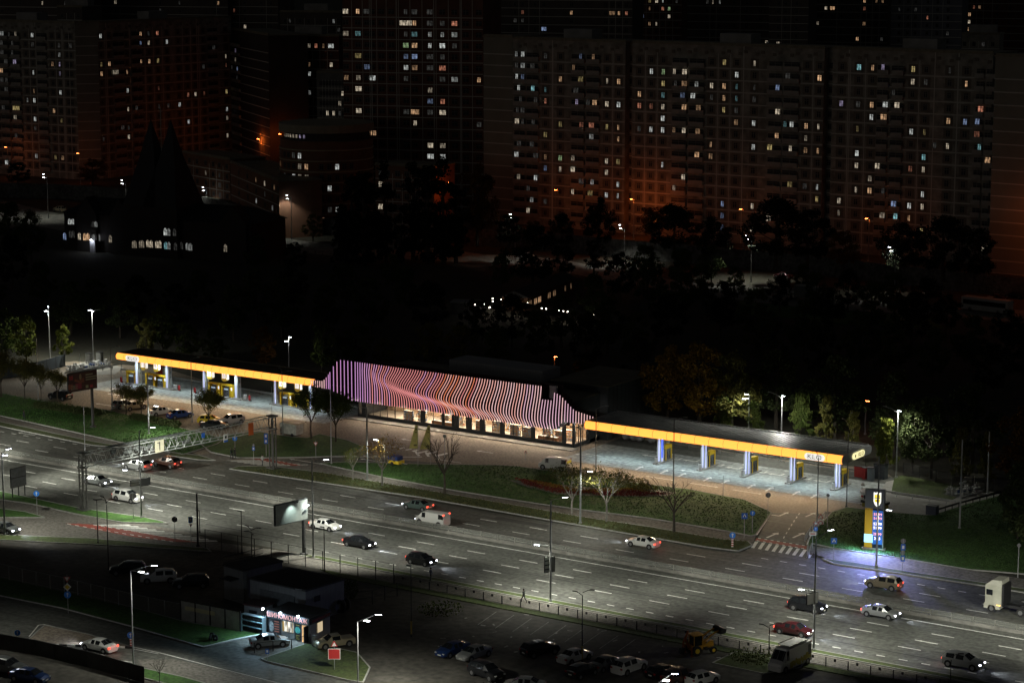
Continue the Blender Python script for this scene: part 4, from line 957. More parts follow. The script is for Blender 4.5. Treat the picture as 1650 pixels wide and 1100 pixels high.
for kd, pn, px, py, a, lb in (('sedan','navy',730,1053,262,'dark blue saloon left of the silver saloon'),('sedan','silver',764,1059,262,'silver saloon beside the dark blue one'),
    ('suv','black',784,1090,-14,'dark off-roader alone below the silver saloon'),('suv','black',870,1054,68,'dark off-roader at the head of the car rows'),
    ('sedan','white',926,1064,80,'white saloon right of the dark off-roader'),('hatch','black',938,1088,80,'black hatchback under the dark park lamp'),
    ('sedan','grey',977,1076,80,'dark grey saloon between the white cars'),('suv','white',1014,1081,82,'white off-roader left of the yellow digger'),
    ('hatch','black',1068,1090,75,'black car with orange glints beside the bottom lamp heads'),('suv','brown',1096,1098,75,'dark brown off-roader behind the bottom lamp'),
    ('hatch','white',1132,1100,73,'white hatchback parked rightmost in the bottom row'),('sedan','silver',845,1110,200,'pale car roof just showing at the bottom edge'),
    ('suv','grey',12,1082,10,'grey off-roader at the bottom left corner'),('sedan','navy',48,1096,10,'dark blue saloon at the bottom left')):
    car(kd,pn,px,py,a,lb,False,g)
c = car('bigvan','white',1272,1074,263,'tall white delivery van with yellow graphics and a roof rack',False,None,'delivery_van','van')
MB().box((-.6,0,2.78),(3.4,1.7,.08)).box((-.6,.85,2.85),(3.4,.06,.12)).box((-.6,-.85,2.85),(3.4,.06,.12)).build('roof_rack', mat('pale_rack',(.5,.5,.45),.6), c)
m = MB(); rr = random.Random(4)
for s in (-1, 1):
    for k in range(16): m.box((-2.7+k*.26, s*1.012, .85+rr.random()*.35-k*.015),(.3,.012,.5+rr.random()*.35), m=0)
    m.box((-2.5, s*1.012, 1.75),(.6,.012,1.2), m=1)
m.build('graphics', [mat('graphic_yellow',(.5,.4,.03),.5), mat('graphic_black',(.02,.02,.02),.5)], c)
# lorry tractor, far right
b = G(1622, 985, .03); lo = thing('lorry', 'white lorry tractor unit entering at the right edge', 'lorry', (b.x, b.y, .03), R(180))
m = MB(); m.box((1.3,0,2.15),(2.1,2.45,2.5)); m.add([(.25,-1.2,3.4),(2.3,-1.2,3.4),(1.6,-1.1,4.0),(.3,-1.1,4.1),(.25,1.2,3.4),(2.3,1.2,3.4),(1.6,1.1,4.0),(.3,1.1,4.1)],[(0,1,2,3),(7,6,5,4),(1,5,6,2),(2,6,7,3),(0,3,7,4)]); m.box((1.5,0,.75),(2.0,2.4,.6)); m.build('cab', mat('lorry_cream',(.42,.42,.35),.45,var=.15,vs=1), lo)
MB().box((2.36,0,2.55),(.03,2.1,.9)).box((1.8,-1.235,2.5),(.8,.02,.7)).box((1.8,1.235,2.5),(.8,.02,.7)).build('windows', M_cglass, lo)
MB().box((.12,0,2.3),(.25,2.3,2.6)).build('rear_fairing', M_dark, lo)
MB().box((-2.0,0,.85),(5.2,.9,.35)).box((-2.6,0,1.15),(1.2,1.1,.15)).build('chassis', M_dark, lo)
for x in (1.5,-2.2,-3.6):
    for s in (-1,1):
        wo = MB().tube([(x,s*.85,.5),(x,s*1.2,.5)],.5,16).build('wheel', M_tyre, lo); MB().tube([(x,s*1.19,.5),(x,s*1.215,.5)],.28,10).build('rim', M_rim, wo)
for s in (-1,1): MB().box((2.5,s*.9,.8),(.06,.35,.2)).build('headlight', E_head, lo); MB().box((-4.65,s*.8,.9),(.06,.4,.18)).build('taillight', E_tail, lo)
for s in (-1,1): MB().box((.6,s*1.24,1.0),(.5,.02,.08)).build('marker_lamp', glow('amber_lamp',(1,.5,.08),4), lo)
# trailers and small things on the forecourt
def wheels(t, x, hw_, r=.28):
    for s in (-1,1): MB().tube([(x,s*(hw_-.12),r),(x,s*(hw_+.05),r)],r,12).build('wheel', M_tyre, t)
b = G(470,701); t = thing('box_trailer', 'small white box trailer parked on the forecourt edge', 'trailer', (b.x,b.y,.02), R(-4))
MB().box((0,0,1.2),(3.6,1.7,1.7)).build('body', mat('trailer_white',(.55,.55,.5),.6,var=.25,vs=1.5), t); MB().box((0,0,2.08),(3.7,1.8,.08)).build('roof', mat('cream_roof',(.6,.52,.38),.6), t); wheels(t,.9,.85); MB().tube([(-1.8,0,.4),(-2.7,0,.4)],.05).build('drawbar', M_dark, t); MB().box((0,0,.3),(3.4,1.5,.12)).build('frame', M_dark, t)
b = G(638,750); t = thing('car_trailer', 'small yellow trailer with a blue cover on the lawn edge', 'trailer', (b.x,b.y,.1), R(-4))
MB().box((0,0,.6),(2.3,1.4,.5)).build('tub', M_yellow, t); MB().box((-.1,0,1.15),(1.9,1.3,.7)).build('cover', mat('blue_tarpaulin',(.01,.04,.2),.6,var=.3,vs=3), t); wheels(t,-.2,.72,.32); MB().tube([(1.1,0,.5),(2.3,0,.45)],.05).build('drawbar', M_steel, t)
b = G(1410,822); t = thing('flat_trailer', 'dark covered trailer with a yellow side left of the pylon head', 'trailer', (b.x,b.y,.05), R(-6))
MB().box((0,0,.75),(3.4,1.6,.6)).build('tub', mat('dark_yellow_side',(.25,.2,.03),.6,var=.5,vs=2), t); MB().box((0,0,1.2),(3.8,1.8,.35)).build('cover', mat('black_cover',(.02,.02,.022),.7), t); wheels(t,-.3,.82,.32); MB().tube([(-1.7,0,.5),(-2.5,0,.45)],.05).build('drawbar', M_dark, t)
b = G(1397,803); t = thing('parked_scooter_cart', 'white covered cart beside the red and white service post', 'cart', (b.x,b.y,.03), 0)
m = MB(); m.lathe([(.2,.6),(.9,.7),(1.1,1.1),(.8,1.5),(.1,1.65)], n=14); m.build('hood', M_white, t); MB().box((0,0,.4),(1.4,.9,.4)).build('base', M_dark, t); wheels(t,0,.5,.25)
# yellow backhoe loader
b = G(1124,1052,.02); bh = thing('backhoe_loader', 'yellow backhoe loader with raised front arm and folded digging arm', 'digger', (b.x,b.y,.02), R(60)); bh.scale = (.82,.82,.82)
YB = mat('digger_yellow',(.55,.28,.02),.5,var=.2,vs=2)
m = MB(); m.box((1.3,0,1.35),(1.9,.95,.75)); m.box((1.9,0,1.1),(.9,.8,.6)); m.box((-.3,0,.95),(1.8,1.0,.6)); m.build('chassis', YB, bh)
m = MB(); 
for x in (-1.0,.35):
    for y in (-.7,.7): m.box((x,y,2.0),(.09,.09,1.6))
m.box((-.3,0,2.85),(1.7,1.65,.14)); m.box((-.3,0,1.25),(1.5,1.5,.14)); m.build('cab_frame', YB, bh)
MB().box((-.3,0,2.0),(1.3,1.35,1.45)).build('cab_glass', M_cglass, bh)
for x, r, wd in ((-.7,.72,.45),(2.0,.5,.35)):
    for s in (-1,1):
        wo = MB().tube([(x,s*.72,r),(x,s*(.72+wd),r)],r,18).build('wheel', M_tyre, bh); MB().tube([(x,s*(.7+wd),r),(x,s*(.735+wd),r)],r*.5,12).build('rim', M_yellow, wo)
m = MB()
for s in (-1,1): m.tube([(.3,s*.62,1.6),(1.8,s*.62,2.6),(3.0,s*.62,3.1)],.13,4); m.tube([(1.0,s*.62,1.5),(2.4,s*.62,2.7)],.06,5,m=1)
m.build('loader_arm', [YB, M_steel], bh)
m = MB(); pl = [(3.0,2.6),(3.9,2.75),(4.0,3.3),(3.5,3.45),(3.1,3.3)]; n = 5
m.add([(x,-1.1,z) for x,z in pl]+[(x,1.1,z) for x,z in pl],[tuple(range(n)),tuple(reversed(range(n,2*n)))]+[(i,(i+1)%n,(i+1)%n+n,i+n) for i in range(n-1)]); m.build('front_bucket', M_dark, bh)
m = MB(); m.tube([(-1.4,0,1.0),(-2.0,0,2.4),(-1.6,0,3.5)],[.2,.24,.16],4); m.tube([(-1.6,0,3.5),(-2.3,0,2.0),(-2.4,0,1.2)],[.14,.16,.1],4); m.build('digging_arm', mat('rusty_orange_arm',(.35,.1,.03),.7,var=.3,vs=2), bh)
m = MB(); pl = [(-2.2,1.2),(-2.8,1.1),(-2.9,.4),(-2.4,.25)]; n=4; m.add([(x,-.35,z) for x,z in pl]+[(x,.35,z) for x,z in pl],[tuple(range(n)),tuple(reversed(range(n,2*n)))]+[(i,(i+1)%n,(i+1)%n+n,i+n) for i in range(n)]); m.build('rear_bucket', M_dark, bh)
m = MB()
for s in (-1,1): m.box((-1.5,s*.95,.7),(.16,.16,1.3)); m.box((-1.5,s*1.0,.08),(.4,.3,.06))
m.build('stabiliser', mat('rusty_orange_arm',(.35,.1,.03)), bh)
# ---------------------------------------------------------------- median barrier, fences
def fence(name, pts, label, h, step, mtl, rails=(1.0,), posts=.05, mesh=None, cat='fence', z0=0.0, panelm=None, rail_r=.03):
    base = Vector((pts[0][0], pts[0][1], z0)); t = thing(name, label, cat, base)
    P = [Vector((p[0], p[1], z0)) - base for p in pts]; k = 0; rl = MB(); sl_ = MB(); pieces = []
    for a, b in zip(P, P[1:]):
        d = b - a; n = max(1, round(d.length/step))
        for i in range(n + (1 if b is P[-1] else 0)): pieces.append(a + d*i/n)
        for r in rails: rl.tube([a + Vector((0,0,r*h)), b + Vector((0,0,r*h))], rail_r, 4)
        if mesh: sl_.box(((a.x+b.x)/2, (a.y+b.y)/2, h*mesh[1]), (d.length, mesh[0], h*mesh[2]), math.atan2(d.y, d.x))
    rl.build('rail', mtl, t)
    pm = MB(); pm.box((0,0,h/2),(posts*1.6,posts*1.6,h)); me = pm.mesh('post', mtl)
    for p in pieces[:100]: link('post', me, t, p)
    if len(pieces) > 100:
        m = MB()
        for p in pieces[100:]: m.box((p.x,p.y,p.z+h/2),(posts*1.6,posts*1.6,h))
        o = m.build('post', mtl, t); o['kind'] = 'stuff'
    if mesh: sl_.build('panel', panelm or mtl, t)
    return t
M_bar = mat('weathered_barrier_steel', (.2,.2,.18), .6, .3, var=.2, vs=2)
t = fence('median_barrier', [(-420,252.45),(20,252.45)], 'low slatted steel barrier along the whole median of the highway', 1.15, 2.75, M_bar, (.98,.55), .05, None, 'barrier')
m = MB(); m.box((200,0,.2),(440,.35,.4)); m.build('concrete_base', mat('dirty_concrete',(.16,.155,.14),.9,var=.3,vs=.8), t)
M_mesh = mat('fine_mesh', (.12,.12,.11), .7, alpha=.35)
M_meshd = mat('dark_mesh', (.05,.05,.05), .7, alpha=.25)
M_bm = mat('barrier_mesh', (.16,.165,.15), .7, alpha=.55)
MB().box((200,0,.72),(440,.02,.72)).build('mesh_panel', M_bm, t)
for k,(x) in enumerate((-288,-250,-214.5,-206,-184,-168,-152,-139,-118)):
    pass
f1 = fence('roadside_fence', [(-203.5,228.0),(-172,228.2)], 'tall wire fence with dark posts between the slip road and the tyre shop', 2.6, 2.9, M_dark, (.99,), .05)
f2 = fence('roadside_fence', [(-172,228.3),(60,228.3)], 'low framed wire fence with small square plates along the near pavement', 1.15, 2.75, M_dark, (.97,.1), .06, (.01,.5,.8), panelm=M_meshd)
for k in range(30): MB().box((1.4+k*2.75,-.06,.95),(.28,.03,.28)).build('plate', M_dark, f2)
f3 = fence('mesh_fence', [(G(x,y).x,G(x,y).y) for x,y in ((-40,922),(15,935),(104,955),(214,981),(292,998))], 'see-through grey mesh fence around the lower left yard', 2.0, 2.6, M_pole, (.99,.05), .06, (.015,.5,.95), panelm=M_mesh)
f4 = fence('wall_fence', [(G(x,y).x,G(x,y).y) for x,y in ((-10,1044),(60,1056),(140,1074),(232,1100))], 'solid dark panel fence at the bottom left', 1.9, 2.5, M_dark, (.99,), .06, (.06,.5,.95), panelm=mat('dark_fence_panel',(.03,.028,.025),.8,var=.3,vs=1))
f5 = fence('guard_rail', [(G(x,y).x,G(x,y).y) for x,y in ((195,600),(235,606),(500,650),(583,662))], 'steel guard rail behind the left pumps', .8, 3, M_steel, (.9,), .06, (.08,.8,.35), 'guard rail')
f6 = fence('guard_rail', [(G(x,y).x,G(x,y).y) for x,y in ((1085,719),(1160,730),(1290,750),(1395,766))], 'steel guard rail behind the right canopy', .8, 3, M_steel, (.9,), .06, (.08,.8,.35), 'guard rail')
f7 = fence('guard_rail', [(G(x,y).x,G(x,y).y) for x,y in ((1420,797),(1470,804),(1525,812),(1540,814))], 'steel guard rail beside the service lane right of the pylon', .8, 3, M_steel, (.9,), .06, (.08,.8,.35), 'guard rail')
f8 = fence('guard_rail', [(G(x,y).x,G(x,y).y) for x,y in ((1512,828),(1545,818),(1612,800))], 'dark rail along the near edge of the right tank pad', .9, 1.6, M_dark, (.95,), .06, (.08,.8,.25), 'guard rail')
f9 = fence('guard_rail', [(G(x,y).x,G(x,y).y) for x,y in ((105,607),(150,600),(196,592))], 'steel rail around the left tank pad', .9, 2, M_steel, (.95,), .06, (.06,.8,.25), 'guard rail')
f10 = fence('guard_rail', [(G(x,y).x,G(x,y).y) for x,y in ((1297,874),(1306,860),(1318,846),(1330,834))], 'pale curved handrail on the right side of the exit road', .9, 1.2, M_steel, (.97,), .04, None, 'guard rail', .14)
f11 = fence('mesh_fence', [(G(x,y).x,G(x,y).y) for x,y in ((1455,765),(1535,784),(1600,792),(1700,805))], 'dark mesh fence at the foot of the trees on the right', 2.0, 3, M_dark, (.98,), .05, (.012,.5,.95), panelm=M_meshd)
f12 = fence('mesh_fence', [(G(x,y).x,G(x,y).y) for x,y in ((-20,612),(60,603),(105,590))], 'dark blue board fence at the left end of the forecourt', 2.4, 3, M_dark, (.98,), .05, (.05,.5,.98), panelm=mat('slate_board',(.05,.065,.08),.7,var=.2,vs=.5))
f13 = fence('yard_fence', [(G(x,y).x,G(x,y).y) for x,y in ((556,978),(600,973),(640,960))], 'thin wire fence right of the warehouse', 1.8, 2.5, M_dark, (.98,.5), .05)
f14 = fence('mesh_fence', [(G(x,y).x,G(x,y).y) for x,y in ((410,1052),(470,1046),(500,1038))], 'low wire fence beside the tyre shop driveway', 1.3, 2.5, M_dark, (.95,), .05)
f15 = fence('back_road_railing', [(G(x,y).x,G(x,y).y) for x,y in ((415,402),(520,412),(560,414))], 'dark railing along the near side of the back road', 1.1, 2.5, M_dark, (.95,.5), .05, z0=.1)

# ---------------------------------------------------------------- lattice gantry across the road
ga, gb = G(135,822), G(440,755)
d = Vector((gb.x-ga.x, gb.y-ga.y, 0)); Lg = d.length; ang = math.atan2(d.y, d.x)
gt = thing('road_gantry', 'steel lattice gantry spanning the highway on the left', 'gantry', (ga.x, ga.y, 0), ang)
M_gal = mat('pale_galvanised', (.42,.45,.44), .5, .3, var=.2, vs=2); M_gd = mat('dark_gantry_steel', (.09,.09,.085), .6, .3, var=.3, vs=2)
zt, zb_ = 8.3, 6.5
for nm, x in (('near_tower',0),('far_tower',Lg)):
    m = MB()
    for sx_ in (-.28,.28):
        for sy_ in (-.45,.45): m.box((x+sx_, sy_, 4.2),(.16,.16,8.4))
    for k in range(14):
        z = .3 + k*.58
        for sy_ in (-.45,.45): m.tube([(x-.28,sy_,z),(x+.28,sy_,z+.58)],.03,4)
        if x == 0 and 2 < z < 6: m.tube([(x-.75,-.5,z),(x+.45,-.5,z)],.03,4); m.tube([(x-.75,.5,z),(x-.75,-.5,z)],.03,4)
    m.box((x,0,8.35),(1.1,1.5,.22)); m.box((x,0,6.3),(1.0,1.3,.16)); m.box((x,0,.12),(1.5,1.8,.24)); m.build('tower', M_gd, gt)
m = MB()
for y in (-.75,.75):
    for z in (zt, zb_): m.box((Lg/2, y, z),(Lg,.1,.12), m=0)
n = 22
for k in range(n):
    xa, xm, xb = Lg*k/n, Lg*(k+.5)/n, Lg*(k+1)/n
    for y in (-.75,.75): m.tube([(xa,y,zb_),(xm,y,zt),(xb,y,zb_)],.04,4)
    m.tube([(xa,-.75,zt),(xa,.75,zt)],.035,4); m.tube([(xa,-.75,zb_),(xb,.75,zb_)],.03,4); m.tube([(xa,-.75,zt),(xb,.75,zt)],.03,4)
m.build('truss', M_gal, gt)
m = MB(); rr = random.Random(8)
for k in range(34): m.box((Lg*.12+rr.random()*Lg*.42, (rr.random()-.5)*1.2, zb_+.3+rr.random()*1.3),(.3+rr.random()*.7,.12,.12+rr.random()*.5), rr.random()*.5)
m.box((Lg*.22, .0, zt+.25),(Lg*.2,.7,.12)); m.box((Lg*.43, .0, zt+.15),(Lg*.16,.9,.1))
m.build('cable_trays', mat('tray_steel',(.2,.22,.22),.6,.2,var=.4,vs=3), gt)
bx = MB().box((Lg*.37,-.85,7.4),(1.6,.12,1.8)).build('sign_panel', mat('cream_board',(.5,.48,.36),.6,var=.1), gt); MB().box((Lg*.37,-.925,7.4),(.12,.02,1.3)).box((Lg*.37-.2,-.925,7.95),(.5,.02,.12)).build('mark', M_dark, bx)
bx = MB().box((Lg*.72,-.85,6.6),(.8,.1,1.2)).build('speed_camera_sign', M_white, gt); MB().box((Lg*.72,-.91,6.15),(.8,.02,.3)).build('blue_strip', M_blue, bx); MB().box((Lg*.72,-.91,6.75),(.35,.02,.4)).build('camera_symbol', M_black, bx)
MB().box((Lg*.6,-.85,7.7),(.6,.08,.75)).build('blue_sign', M_blue, gt)
MB().box((Lg*.86,-.85,7.2),(.9,.1,1.9)).build('orange_board', mat('orange_board',(.6,.12,.02),.6), gt)

# ---------------------------------------------------------------- billboards
def board(px, py, xl, tl, bl, xr, tr, br, label, face, back, pole_r=.25, name='billboard', thick=.35):
    b = G(px, py); A = Vector((b.x, b.y, 0)); best = None
    for k in range(-89, 91):
        D = Vector((math.cos(R(k)), math.sin(R(k))))
        u0, z0 = wall_hit(A, D, xl, tl); _, z0b = wall_hit(A, D, xl, bl); u1, z1 = wall_hit(A, D, xr, tr); _, z1b = wall_hit(A, D, xr, br)
        e = abs(z0-z1) + abs(z0b-z1b) + (9 if (u1-u0) > 15 or u1 < u0 else 0)
        if best is None or e < best[0]: best = (e, k, u0, u1, (z0+z1)/2, (z0b+z1b)/2)
    e, k, u0, u1, zt_, zb2 = best
    t = thing(name, label, 'billboard' if name == 'billboard' else 'road sign', (b.x, b.y, 0), R(k))
    c = (u0+u1)/2; wd = u1-u0; hh = zt_-zb2; zc = (zt_+zb2)/2
    bd = MB().box((c, 0, zc),(wd, thick, hh)).build('board', back, t)
    f_ = MB().box((c, -thick/2-.01, zc),(wd-.16, .02, hh-.16)).build('face', face, bd)
    if pole_r:
        m = MB(); m.tube([(0,0,0),(0,0,zb2+.1)], pole_r, 10); m.lathe([(pole_r*2.2,0),(pole_r*2.2,.3),(pole_r,.4)], n=10); m.build('post', mat('billboard_post',(.07,.07,.07),.6,var=.4,vs=2), t)
    return t, f_, (c, wd, zc, hh, thick)
M_bface = mat('blank_billboard_face', (.3,.34,.32), .6, var=.12, vs=.6)
bb, f_, q = board(490,894, 442,814.5,847.5, 494.5,801,835.8, 'big blank grey billboard lit by a spot, standing by the near lanes', M_bface, M_clad)
c, wd, zc, hh, th = q
MB().tube([(c-.2,-.2,zc+hh/2),(c-.2,-1.3,zc+hh/2+.15)],.04,4).box((c-.2,-1.35,zc+hh/2+.15),(.5,.15,.1)).build('spot_arm', M_dark, bb)
MB().box((c+wd*.42,-.45,zc+.45),(.7,.1,.12),0,0,-.3).build('lamp_head', E_led, bb)
lamp_light('SPOT', bb, (c-.2,-1.35,zc+hh/2-.15), 330, (.85,1,.93), .05, 85, .9, to=(c-.1,-.1,zc-.4))
rb_, f_, q = board(150,689, 108.5,602.5,632.5, 155,594.5,625, 'dark red advertising billboard on a single post at the left lawn', mat('billboard_maroon',(.075,.022,.02),.6,var=.3,vs=.8), M_dark)
c, wd, zc, hh, th = q
art = [mat('ad_red',(.35,.03,.04),.6), mat('ad_brick',(.25,.07,.04),.6), mat('ad_tan',(.3,.2,.12),.6), mat('ad_pale',(.35,.33,.22),.6), mat('ad_pink',(.3,.03,.06),.6)]
m = MB(); y = -th/2-.03
def ab(u, v, w_, h_, k, rz=0): m.box((c+u*wd/2, y, zc+v*hh/2),(w_*wd/2,.02,h_*hh/2), m=k, ry=rz)
ab(-.8,.5,.25,.42,0); ab(-.32,.05,.55,.25,1,.4); ab(-.3,-.45,.42,.6,4); ab(-.85,-.42,.3,.5,1); ab(.28,-.65,.18,.3,3); ab(.58,-.65,.2,.3,0)
for k, (l, v) in enumerate(((.5,.62),(.75,.35),(.7,.1))): ab(.2+l/2,v,l,.11,3)
for k in range(4): ab(-.6,-.35-.13*k,.45,.05,3)
a = []
for k in range(12): a.append((c-.1*wd/2+.5*.5*math.cos(k*math.pi/6)-.2, y-.012, zc+.5*hh/2+.5*math.sin(k*math.pi/6)))
m.add(a,[tuple(range(12))],2); m.box((c-.2,y,zc+.05*hh),(.9,.02,.7),m=1)
m.build('advert_artwork', art, f_)
sb, f_, q = board(30,800, 16,755,787, 41,750,781, 'back of a large grey direction sign on three legs, far left', mat('sign_back_grey',(.14,.15,.15),.6,.3,var=.2,vs=2), M_dark, 0, 'direction_sign', .12)
c, wd, zc, hh, th = q
m = MB()
for u in (-.8,0,.8): m.box((c+u*wd/2,.0,(zc)/2),(.12,.1,zc+hh))
m.box((c,-.1,zc),(wd,.05,.08)); m.build('legs', M_dark, sb)
for (px, py, xl, tl, bl, xr, tr, br, lb, cl) in ((228,835, 209.5,773,783.5, 224.5,771.5,781.5,'two-line white panel on the left lamp post',(.5,.52,.5)),(228,835, 227,770,783,242,768,781,'grey back of a panel behind the left lamp post',(.12,.13,.13)),
      (887,969, 877,897,922.5,885.5,895.5,921,'pale striped panel on the middle lamp post',(.35,.4,.36)),(887,969, 887,897,921,894,895.5,920,'grey perforated panel on the right of the middle lamp post',(.1,.11,.11)),
      (1311,1048, 1299.5,955,975,1318.5,952.5,971,'square white framed sign on the right lamp post',(.4,.4,.38))):
    tt, f_, q = board(px, py, xl, tl, bl, xr, tr, br, lb, mat('panel_%.2f' % cl[0], cl, .5), M_dark, 0, 'post_sign', .1)
    c, wd, zc, hh, th = q
    if 'striped' in lb or 'two-line' in lb:
        m = MB()
        for k in range(3 if 'striped' in lb else 1): m.box((c,-th/2-.03,zc+hh*(.25-.27*k if 'striped' in lb else 0)),(wd*.9,.02,hh*.08))
        m.build('stripe', M_dark, f_)
    MB().box((c/2,0,zc),(abs(c)+.1,.05,.08)).build('bracket', M_dark, tt)

# ---------------------------------------------------------------- road signs
def disc(m, r, y, z, k=0, n=16, cx=0, th=.03, poly=None):
    pl = poly or [(r*math.cos(2*math.pi*i/n), r*math.sin(2*math.pi*i/n)) for i in range(n)]; n = len(pl)
    m.add([(cx+a,y,z+b) for a,b in pl]+[(cx+a,y-th,z+b) for a,b in pl],[tuple(range(n)),tuple(reversed(range(n,2*n)))]+[((i+1)%n,i,i+n,(i+1)%n+n) for i in range(n)],k)
TRI = lambda r: [(0,r),(-.87*r,-.5*r),(.87*r,-.5*r)]
ITR = lambda r: [(0,-r),(.87*r,.5*r),(-.87*r,.5*r)]
SQ = lambda r: [(-r,-r),(r,-r),(r,r),(-r,r)]
SM = [M_blue, M_white, M_red, M_dark, M_yellow, mat('sign_back',(.2,.2,.21),.5,.4), mat('sign_bright_blue',(.03,.2,.7),.4)]
def road_sign(px, py, ty, faces, label, rz=None, pole=.035, z0=.1):
    b = G(px, py, z0); h = up(b, ty) - z0
    t = thing('road_sign', label, 'road sign', (b.x, b.y, z0), YAW if rz is None else R(rz))
    MB().tube([(0,0,0),(0,0,h)], pole, 6).build('pole', M_steel, t)
    z = h
    for fc in faces:
        k, r = fc[0], fc[1]; z -= r; m = MB(); y = -.05
        if k == 'round_blue': disc(m,r,y,z,6); s = MB(); disc(s,0,y-.035,z,1,poly=[(-.1*r,-.6*r),(.1*r,-.6*r),(.1*r,.2*r),(.4*r,.2*r),(0,.7*r),(-.4*r,.2*r),(-.1*r,.2*r)],th=.01)
        elif k == 'back': disc(m,r,y+.08,z,5); s = None
        elif k == 'crossing': disc(m,0,y,z,0,poly=SQ(r)); s = MB(); disc(s,0,y-.035,z,1,poly=TRI(r*.75),th=.01); disc(s,0,y-.05,z-.05*r,3,poly=[(-.25*r,-.3*r),(.25*r,-.3*r),(.05*r,.35*r),(-.05*r,.35*r)],th=.01)
        elif k == 'yield': disc(m,0,y,z,2,poly=ITR(r)); s = MB(); disc(s,0,y-.035,z+.02,1,poly=ITR(r*.65),th=.01)
        elif k == 'warning': disc(m,0,y,z,2,poly=TRI(r)); s = MB(); disc(s,0,y-.035,z-.02,1,poly=TRI(r*.65),th=.01)
        elif k == 'main_road': disc(m,0,y,z,1,poly=[(0,-r),(r,0),(0,r),(-r,0)]); s = MB(); disc(s,0,y-.035,z,4,poly=[(0,-.65*r),(.65*r,0),(0,.65*r),(-.65*r,0)],th=.01)
        elif k == 'limit': disc(m,0,y,z,1,poly=SQ(r)); s = MB(); disc(s,r*.7,y-.035,z,2,th=.01); disc(s,r*.48,y-.05,z,1,th=.01)
        elif k == 'blue_panel': disc(m,0,y,z,0,poly=[(-.7*r,-r),(.7*r,-r),(.7*r,r),(-.7*r,r)]); s = MB(); disc(s,0,y-.035,z,1,poly=[(-.35*r,-.5*r),(.35*r,-.5*r),(.35*r,.5*r),(-.35*r,.5*r)],th=.01)
        elif k == 'no_entry': disc(m,r,y,z,2); s = MB(); disc(s,0,y-.035,z,1,poly=[(-.6*r,-.15*r),(.6*r,-.15*r),(.6*r,.15*r),(-.6*r,.15*r)],th=.01)
        elif k == 'pink': disc(m,0,y,z,1,poly=[(-r*1.3,-r*.7),(r*1.3,-r*.7),(r*1.3,r*.7),(-r*1.3,r*.7)]); s = MB(); disc(s,0,y-.035,z,2,poly=[(-r*.9,-r*.2),(r*.9,-r*.2),(r*.9,r*.2),(-r*.9,r*.2)],th=.01)
        elif k == 'red_board': disc(m,0,y,z,1,poly=[(-r*1.1,-r),(r*1.1,-r),(r*1.1,r),(-r*1.1,r)]); s = MB(); disc(s,0,y-.035,z,2,poly=[(-r,-r*.9),(r,-r*.9),(r,r*.9),(-r,r*.9)],th=.01)
        o = m.build('sign_plate', SM, t)
        if s: s.build('symbol', SM, o)
        z -= r + .04
    return t
road_sign(1237,838,793,[('back',.38)],'round sign seen from behind at the tip of the big lawn')
road_sign(1199,866,826,[('crossing',.4)],'blue pedestrian crossing sign left of the exit crossing')
road_sign(1212,858,822,[('round_blue',.36)],'round blue arrow sign on the lawn left of the exit')
t = road_sign(1180,881,857,[('round_blue',.42)],'round blue sign above a red and white striped bollard')
m = MB()
for k in range(8): m.box((0,-.03,.1+k*.16),(.26,.08,.15),0,2 if k%2 else 1,.0)
m.build('striped_post', SM, t)
road_sign(1343,902,866,[('crossing',.4)],'blue pedestrian crossing sign right of the exit crossing')
road_sign(1322,845,827,[('warning',.42),('limit',.45)],'red triangle over a limit plate beside the exit road')
road_sign(1314,868,838,[('yield',.42),('round_blue',.3)],'give-way sign at the curved handrail')
road_sign(1309,884,855,[('pink',.36)],'small pinkish plate low beside the exit curve')
road_sign(1454,919,867,[('back',.34),('blue_panel',.42),('back',.3),('blue_panel',.4)],'tall stack of blue signs on a dark post right of the pylon')
road_sign(1333,850,795,[('back',.22)],'thin post with a small round head, right of the exit road',pole=.05)
road_sign(60,829,790,[('round_blue',.42)],'round blue cycle sign by the near-left pavement')
road_sign(282,872,832,[('back',.4)],'round sign seen from behind, at the slip road island')
road_sign(308,875,832,[('blue_panel',.42),('yield',.26)],'dark blue panel sign near the thick wire pole')
road_sign(215,836,793,[('back',.5)],'oblong grey sign back just left of the tall lamp')
road_sign(379,733,702,[('round_blue',.4)],'round blue sign on the lawn behind the gantry truss')
road_sign(429,735,698,[('blue_panel',.4),('blue_panel',.4)],'two stacked blue panels on the lawn left of the far gantry tower')
road_sign(409,749,715,[('back',.18),('blue_panel',.3)],'slim sign post standing in the striped crossing')
road_sign(509,738,710,[('yield',.42)],'give-way sign on the round lawn of the entry')
road_sign(110,987,925,[('yield',.5),('main_road',.5),('round_blue',.44)],'post with triangle, yellow diamond and round blue sign on the lower left lawn')
t = road_sign(211,1042,1017,[('round_blue',.4)],'round blue arrow sign with striped foot at the right end of the striped kerb')
m = MB()
for k in range(7): m.box((0,-.03,.1+k*.14),(.22,.08,.13),0,2 if k%2 else 1)
m.build('striped_post', SM, t)
t = road_sign(29,1039,1014,[('round_blue',.34)],'round blue sign with striped foot at the left end of the striped kerb')
m = MB()
for k in range(6): m.box((0,-.03,.1+k*.14),(.22,.08,.13),0,2 if k%2 else 1)
m.build('striped_post', SM, t)
road_sign(539,1078,1031,[('warning',.45),('red_board',.62)],'triangle over a red board sign in front of the tyre shop lawn')
road_sign(431,1062,1044,[('blue_panel',.3)],'small sign by the tyre shop driveway kerb')
road_sign(847,741,725,[('warning',.3)],'small red triangle sign in front of the shop windows')
road_sign(1640,930,875,[('back',.26)],'grey post with small curved frame at the right edge lawn',pole=.07)
t = thing('post_lamp', 'white globe park lamp beside the bare tree', 'lamp', (*G(717,790).xy, .1)); h_ = up(G(717,790), 704)
